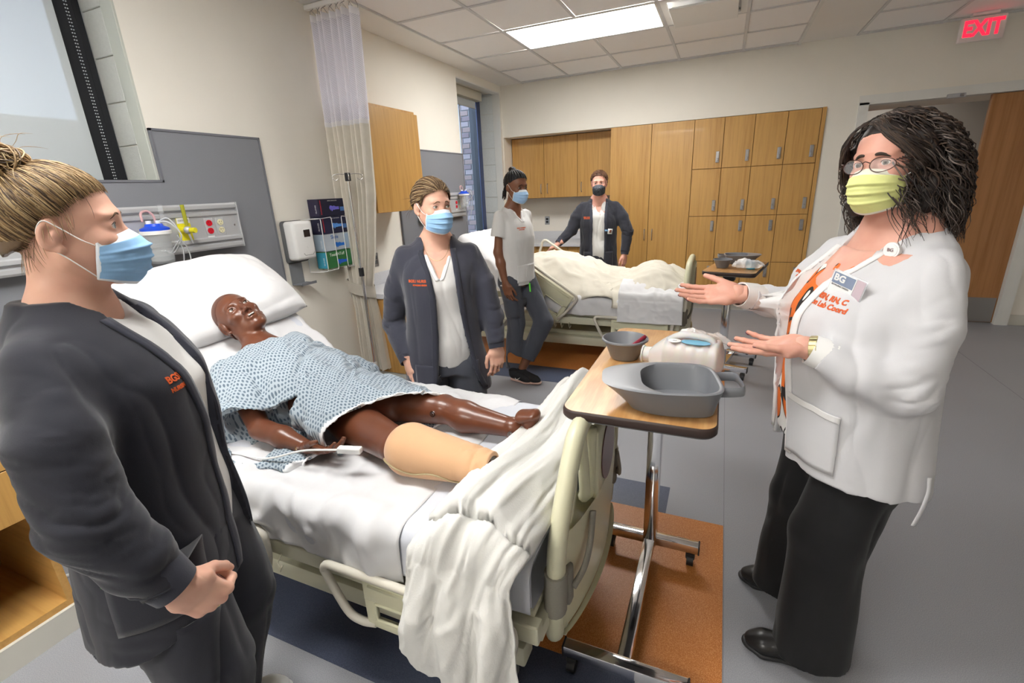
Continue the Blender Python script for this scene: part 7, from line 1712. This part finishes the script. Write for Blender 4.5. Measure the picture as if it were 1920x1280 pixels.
    for rx, dz, rr_ in ((.0, 0, .0014), (.018, -.028, .0007)):
        mb = MB(); mb.tube([V((.07*math.cos(a)+.02+rx*max(0, math.cos(a)), .078*math.sin(a), 1.292-.045*max(0, math.cos(a))**1.4-.02*math.cos(a)+dz*max(0, math.cos(a)))) for a in np.linspace(0, 2*PI, 48)[:-1]], rr_, 5, closed=True); mb.build('necklace', SNAP if rr_ > .001 else colour('gold', (.7, .6, .35)), o, smooth=180)
    # trousers and shoes
    kN = p.L((3.075, -4.60, .46)); aN = p.L((3.075, -4.635, .03)); kF = p.L((3.03, -4.40, .46)); aF = p.L((3.02, -4.375, .05))
    f = legs_field(.007, (-.32, -.34, .0), (.34, .34, .96), [(.70, 0, 0, .175, .13, .14), (.82, 0, 0, .175, .13, .135), (.95, 0, 0, .16, .12, .11)],
                   [([(.0, .085, .72), kN, aN], [(.108, .125), (.10, .108), (.098, .118)]), ([(.0, -.085, .72), kF, aF], [(.105, .12), (.095, .10), (.09, .105)])])
    X, Y, Z = f.xyz(); f.D = np.maximum(f.D, .012-Z)
    mesh_of('trousers', f.mesh(), m_cloth('black_trouser_cloth', (.012, .012, .013), .85, 900, .1, 7, .3, sheen=.1), o, disp=leg_disp(45, .010))
    lea = mat('black_leather', (.014, .013, .013), .32); 
    for x, y, a_ in ((3.035, -4.655, 176), (3.03, -4.365, 172)): shoe_mesh('shoe', o, p.inv @ Matrix.Translation((x, y, 0)) @ Matrix.Rotation(R(a_), 4, 'Z'), .25, .042, lea, M['black'], .004, heel=.02)
woman_right()
# ================================================================== TRAINING MANNEQUIN
def mannequin():
    o = empty('training_mannequin', (1.3, -4.74, .62), 0, 'dark brown training mannequin in a dotted gown lying on the nearer bed', 'mannequin'); org = V((1.3, -4.74, .62))
    L = lambda q: tuple(V(q)-org)
    mm = mat('mannequin_vinyl', (.135, .043, .020), .33, spec=.5, coat=.15, sss=.03); t = NT(mm); t.l(t.ramp(t.noise(t.coord(), 9, 3), [(.3, (.115, .036, .017)), (.7, (.155, .052, .025))]), t.b.inputs['Base Color'])
    # head
    fw = V((.60, -.34, .73)).normalized(); up = V((-.86, -.06, .5)); up = (up-fw*up.dot(fw)).normalized(); lf = up.cross(fw); c = L((.805, -4.69, 1.015))
    MH = Matrix(((fw.x, lf.x, up.x, c[0]), (fw.y, lf.y, up.y, c[1]), (fw.z, lf.z, up.z, c[2]), (0, 0, 0, 1))) @ Matrix.Scale(1.07, 4)
    nk = [(L((.86, -4.70, .955)), L((.955, -4.72, .885)), (.050, .050), (.056, .056), (0, 1, 0), .018), (L((.955, -4.72, .875)), L((1.08, -4.735, .81)), (.10, .065), (.16, .095), (0, 1, 0), .03)]
    f = head_field(.0018, MH, nk, mouth=True, hi=(.13, .12, .12)); P, Fc = f.mesh(); parts = [(xf(P, MH), Fc)]
    f = SDF(L((.90, -5.16, .58)), L((2.25, -4.30, 1.0)), .0055)
    S = lambda a, b, r1, r2, k=.02: f.add(p_seg(L(a), L(b), r1, r2), k)
    f.add(p_eseg(L((1.02, -4.74, .83)), L((1.25, -4.74, .745)), (.16, .10), (.145, .095), (0, 1, 0)), 0); f.add(p_eseg(L((1.25, -4.74, .745)), L((1.50, -4.74, .70)), (.14, .09), (.165, .095), (0, 1, 0)), .04)
    # arms
    sR, eR, wR = (1.01, -4.91, .845), (1.225, -5.005, .705), (1.435, -5.00, .668); S(sR, eR, .046, .038); f.add(p_ell(L(eR), (.041, .041, .041)), .003); S((1.25, -5.004, .70), (1.33, -5.003, .69), .040, .037, .006); S((1.33, -5.003, .69), wR, .037, .025)
    sL, eL, wL = (1.01, -4.57, .845), (1.24, -4.47, .69), (1.44, -4.46, .665); S(sL, eL, .046, .038); S(eL, wL, .038, .025)
    # legs
    for hip, kn, an, to, he in (((1.50, -4.83, .695), (1.775, -4.935, .700), (2.10, -4.93, .672), (2.185, -4.93, .690), (2.115, -4.93, .640)), ((1.50, -4.65, .695), (1.775, -4.635, .695), (2.075, -4.66, .680), (2.165, -4.665, .748), (2.10, -4.66, .640))):
        S(hip, kn, .080, .058, .03); f.add(p_ell(L(kn), (.060, .060, .058)), .003)
        k2 = tuple(A(kn)*.90+A(an)*.10); cf = tuple(A(kn)*.68+A(an)*.32-A((0, 0, .008))); S(k2, cf, .054, .058, .004); S(cf, an, .058, .034, .02)
        f.add(p_ell(L(an), (.040, .037, .037)), .003); S(he, an, .030, .034, .01); S(tuple(A(he)+A((.02, 0, .01))), to, .030, .019, .012); f.add(p_eseg(L(tuple(A(to)-A((.05, 0, .015)))), L(to), (.038, .022), (.036, .014), (0, 1, 0)), .012)
    parts.append(f.mesh())
    P, Fc, _ = hand_pf(1, [(14, 22, 12), (16, 24, 14), (18, 26, 16), (20, 28, 16)], h=.0024, sc_=.95, fore=.05, thumb=(34, 14, -20)); parts.append((xf(P, hframe(L(wR), (1, .03, .02), (.05, -.35, -1))), Fc))
    P, Fc, _ = hand_pf(-1, RELAX, h=.003, sc_=.95, fore=.05); parts.append((xf(P, hframe(L(wL), (1, 0, -.02), (0, .2, 1))), Fc))
    body = mesh_of('body', join(parts), mm, o); bh = bvh_of(body)
    eyes(o, MH, (.05, .03, .02), (2, 2), white=(.62, .60, .56)); brows(o, MH, bh, (.05, .014, .008), .0014)
    mb = MB(); mb.box((.088, -.0125, -.0665), (.0945, .0125, -.0625), .001); mb.build('teeth', colour('teeth', (.72, .70, .66), rough=.25), o, M=MH)
    MB().sph((.078, 0, -.068), .016, sc3=(.6, 1, .35)).build('mouth_inside', colour('mouth_dark', (.02, .006, .004), rough=.4), o, smooth=180, M=MH)
    # short moulded hair texture
    scp = mat('moulded_hair', (.105, .034, .018), .5); t = NT(scp); w = t.n('ShaderNodeTexWave'); w.inputs['Scale'].default_value = 60; w.inputs['Distortion'].default_value = 6; w.inputs['Detail'].default_value = 2; t.l(t.coord((1, 1, .4)), w.inputs['Vector']); t.bump(w.outputs['Fac'], .35, .0012)
    scalp(o, MH, scp, .0012, h=.003, name='moulded_scalp')
    bolt = M['chrome']
    for q, n_ in (((1.765, -4.695, .702), (0, -1, .15)), ((2.085, -4.700, .676), (0, -1, .1)), ((1.425, -5.028, .675), (0, -1, .3))):
        d = V(n_).normalized(); b = V(L(q)); big = q[0] > 1.5; mb = MB(); mb.cyl(b-d*.006, b+d*.006, .0115 if big else .005, n=16); mb.cyl(b+d*.004, b+d*.008, .006 if big else .002, n=6); mb.build('joint_bolt', bolt, o, smooth=40)
    # gown
    gm = mat('dotted_gown_cloth', (.36, .47, .53), .85, sheen=.15, spec=.2); t = NT(gm); v = t.coord((1, 1, 1), rot=(0, R(18), R(12))); s_ = t.n('ShaderNodeSeparateXYZ'); t.l(v, s_.inputs[0])
    P_ = .0138
    def lattice(ox, oy):
        u = t.math('SUBTRACT', t.math('FRACT', t.math('ADD', t.math('MULTIPLY', s_.outputs[0], 1/P_), ox)), .5); w_ = t.math('SUBTRACT', t.math('FRACT', t.math('ADD', t.math('MULTIPLY', s_.outputs[1], 1/(P_*1.5)), oy)), .5)
        return t.math('SQRT', t.math('ADD', t.math('POWER', t.math('ABSOLUTE', u), 2), t.math('POWER', t.math('MULTIPLY', t.math('ABSOLUTE', w_), 1.5), 2)))
    dots = t.math('LESS_THAN', t.math('MINIMUM', lattice(0, 0), lattice(.5, .5)), .27)
    t.l(t.mix(dots, (.36, .42, .47), (.115, .155, .20)), t.b.inputs['Base Color']); t.bump(t.noise(t.coord(), 25, 4), .3, .004)
    g = SDF(L((.86, -5.24, .585)), L((1.95, -4.28, 1.10)), .006)
    E = lambda a, b, ra, rb, k=.04, lat=(0, 1, 0): g.add(p_eseg(L(a), L(b), ra, rb, lat), k)
    E((.985, -4.735, .850), (1.06, -4.74, .825), (.145, .095), (.185, .118), 0); E((1.06, -4.74, .825), (1.25, -4.745, .755), (.195, .122), (.20, .118)); E((1.25, -4.745, .755), (1.5, -4.76, .705), (.20, .118), (.225, .115), .05); E((1.5, -4.76, .705), (1.88, -4.80, .69), (.225, .112), (.20, .088), .04)
    E((1.00, -4.89, .855), (1.19, -5.035, .725), (.088, .075), (.105, .085), .05); E((1.00, -4.59, .855), (1.24, -4.46, .70), (.085, .07), (.09, .075), .05)
    E((1.22, -4.99, .635), (1.62, -4.93, .635), (.17, .030), (.12, .030), .02); E((1.10, -5.10, .66), (1.28, -5.10, .635), (.05, .02), (.07, .016), .03)
    X, Y, Z = g.xyz(); X = X+org.x; Y = Y+org.y; Z = Z+org.z
    cut = (X-1.735)*.90-(Y+4.60)*-.0-( -(Y+4.60))*-.50   # slanted hem
    cut = (X-1.775)*.90-(Y+4.62)*.62
    D0 = g.D.copy(); g.D = np.maximum(g.D, cut)
    sd = A((1.19, -5.035, .725))-A((1.00, -4.89, .855)); sd /= np.linalg.norm(sd); sl = (X-1.185)*sd[0]+(Y+5.03)*sd[1]+(Z-.73)*sd[2]; g.D = np.where((Y < -4.86) & (Z > .675) & (X < 1.34), np.maximum(g.D, sl), g.D)
    # thin shell near the openings
    g.D = np.maximum(g.D, -np.maximum(D0+.010, -(cut+.30))); 
    g.add(p_ell(L((.915, -4.71, .93)), (.085, .085, .075)), .006, sub=True); g.add(p_seg(L((1.17, -5.01, .735)), L((1.26, -5.07, .68)), .066, .070), .004, sub=True)
    bx = (lambda X_, Y_, Z_: 0)
    def gd(co, nr):
        return (ridge(co*[1.2, 1, .7]+co[:, [1, 0, 2]]*[.5, .2, 0], 8, 71, 2.4)-.3)*.020+(vnoise(co, 7, 72)-.5)*.016+(ridge(co, 19, 73, 3)-.3)*.006
    P, Fc = g.mesh(); go = mesh_of('gown', (P, Fc), gm, o, disp=gd); go.data.materials.append(colour('gown_hem_white', (.78, .79, .80), rough=.8))
    me = go.data; cc = np.empty(len(me.polygons)*3); me.polygons.foreach_get('center', cc); cc = cc.reshape(-1, 3)+np.array(org); cv = (cc[:, 0]-1.775)*.90-(cc[:, 1]+4.62)*.62
    nd = ((cc-np.array((.915, -4.71, .93)))/np.array((.085, .085, .075))); nd = np.sqrt((nd**2).sum(1)); me.polygons.foreach_set('material_index', ((cv > -.014) | (nd < 1.09)).astype(np.int32))
    # padded beige sleeve on the near shin
    sk = m_cloth('beige_sleeve_fabric', (.60, .36, .20), .7, 500, .04, 6, .3, sheen=.2)
    s = SDF(L((1.74, -5.06, .58)), L((2.16, -4.80, .82)), .0045); a0, a1 = (1.835, -4.935, .700), (2.07, -4.930, .685)
    s.add(p_eseg(L(a0), L(a1), (.088, .086), (.062, .060), (0, 1, 0)), 0); s.add(p_eseg(L(a1), L((2.15, -4.93, .68)), (.062, .060), (.050, .055), (0, 1, 0)), .01)
    X, Y, Z = s.xyz(); s.D = np.maximum(s.D, (X+org.x)-2.125); s.D = np.maximum(s.D, .612-(Z+org.z)); s.add(p_seg(L((2.06, -4.93, .678)), L((2.2, -4.93, .672)), .046, .050), .004, sub=True)
    so = mesh_of('padded_sleeve', s.mesh(), sk, o, disp=lambda co, nr: (ridge(co*[3, 1, 1], 14, 81, 3)-.3)*.009*np.clip((co[:, 0]-.70)/.08, 0, 1)+(vnoise(co, 8, 80)-.5)*.005); bs = bvh_of(so)
    mb = MB(); pts = []
    for k in range(30):
        x = 1.765+.35*k/29; h = bs.ray_cast(V(L((x, -5.3, .685-.03*k/29+.008*math.sin(k*.5)))), V((0, 1, 0)))
        if h[0]: pts.append(h[0]+V((0, -.001, 0)))
    if len(pts) > 3: mb.tube(pts, .0042, 8, flat=(1.2, .5)); mb.build('zip', colour('zip_tape', (.34, .27, .15), rough=.6), so, smooth=180)
    mb = MB(); mb.box((-.003, -.004, -.008), (.004, .004, .006), .001, M=Matrix.Translation(pts[0] if pts else V((0, 0, 0)))); mb.build('zip_pull', M['steel'], so)
    MB().tube([V(L((2.105, -4.93, .672)))+V((0, .043*math.cos(a), .043*math.sin(a))) for a in np.linspace(0, 2*PI, 24)[:-1]], .002, 6, closed=True).build('ankle_loop', M['white'], o, smooth=180)
mannequin()
# call button lead lying by the hand
t = empty('call_button', (1.0, -5.05, .66), 0, 'white call button and its lead lying beside the mannequin hand', 'call button')
pts = spline([(.02, -.07, .05), (.10, -.09, .01), (.22, -.05, -.005), (.35, -.045, .0), (.50, -.02, .045), (.62, .01, .055)], 8)
MB().tube(pts, .0035, 8).build('lead', M['white'], t, smooth=180)
MB().box((-.04, -.012, -.010), (.04, .012, .010), .004, M=Matrix.Translation((.665, .02, .058)) @ Matrix.Rotation(R(14), 4, 'Z')).build('button_housing', M['white'], t)
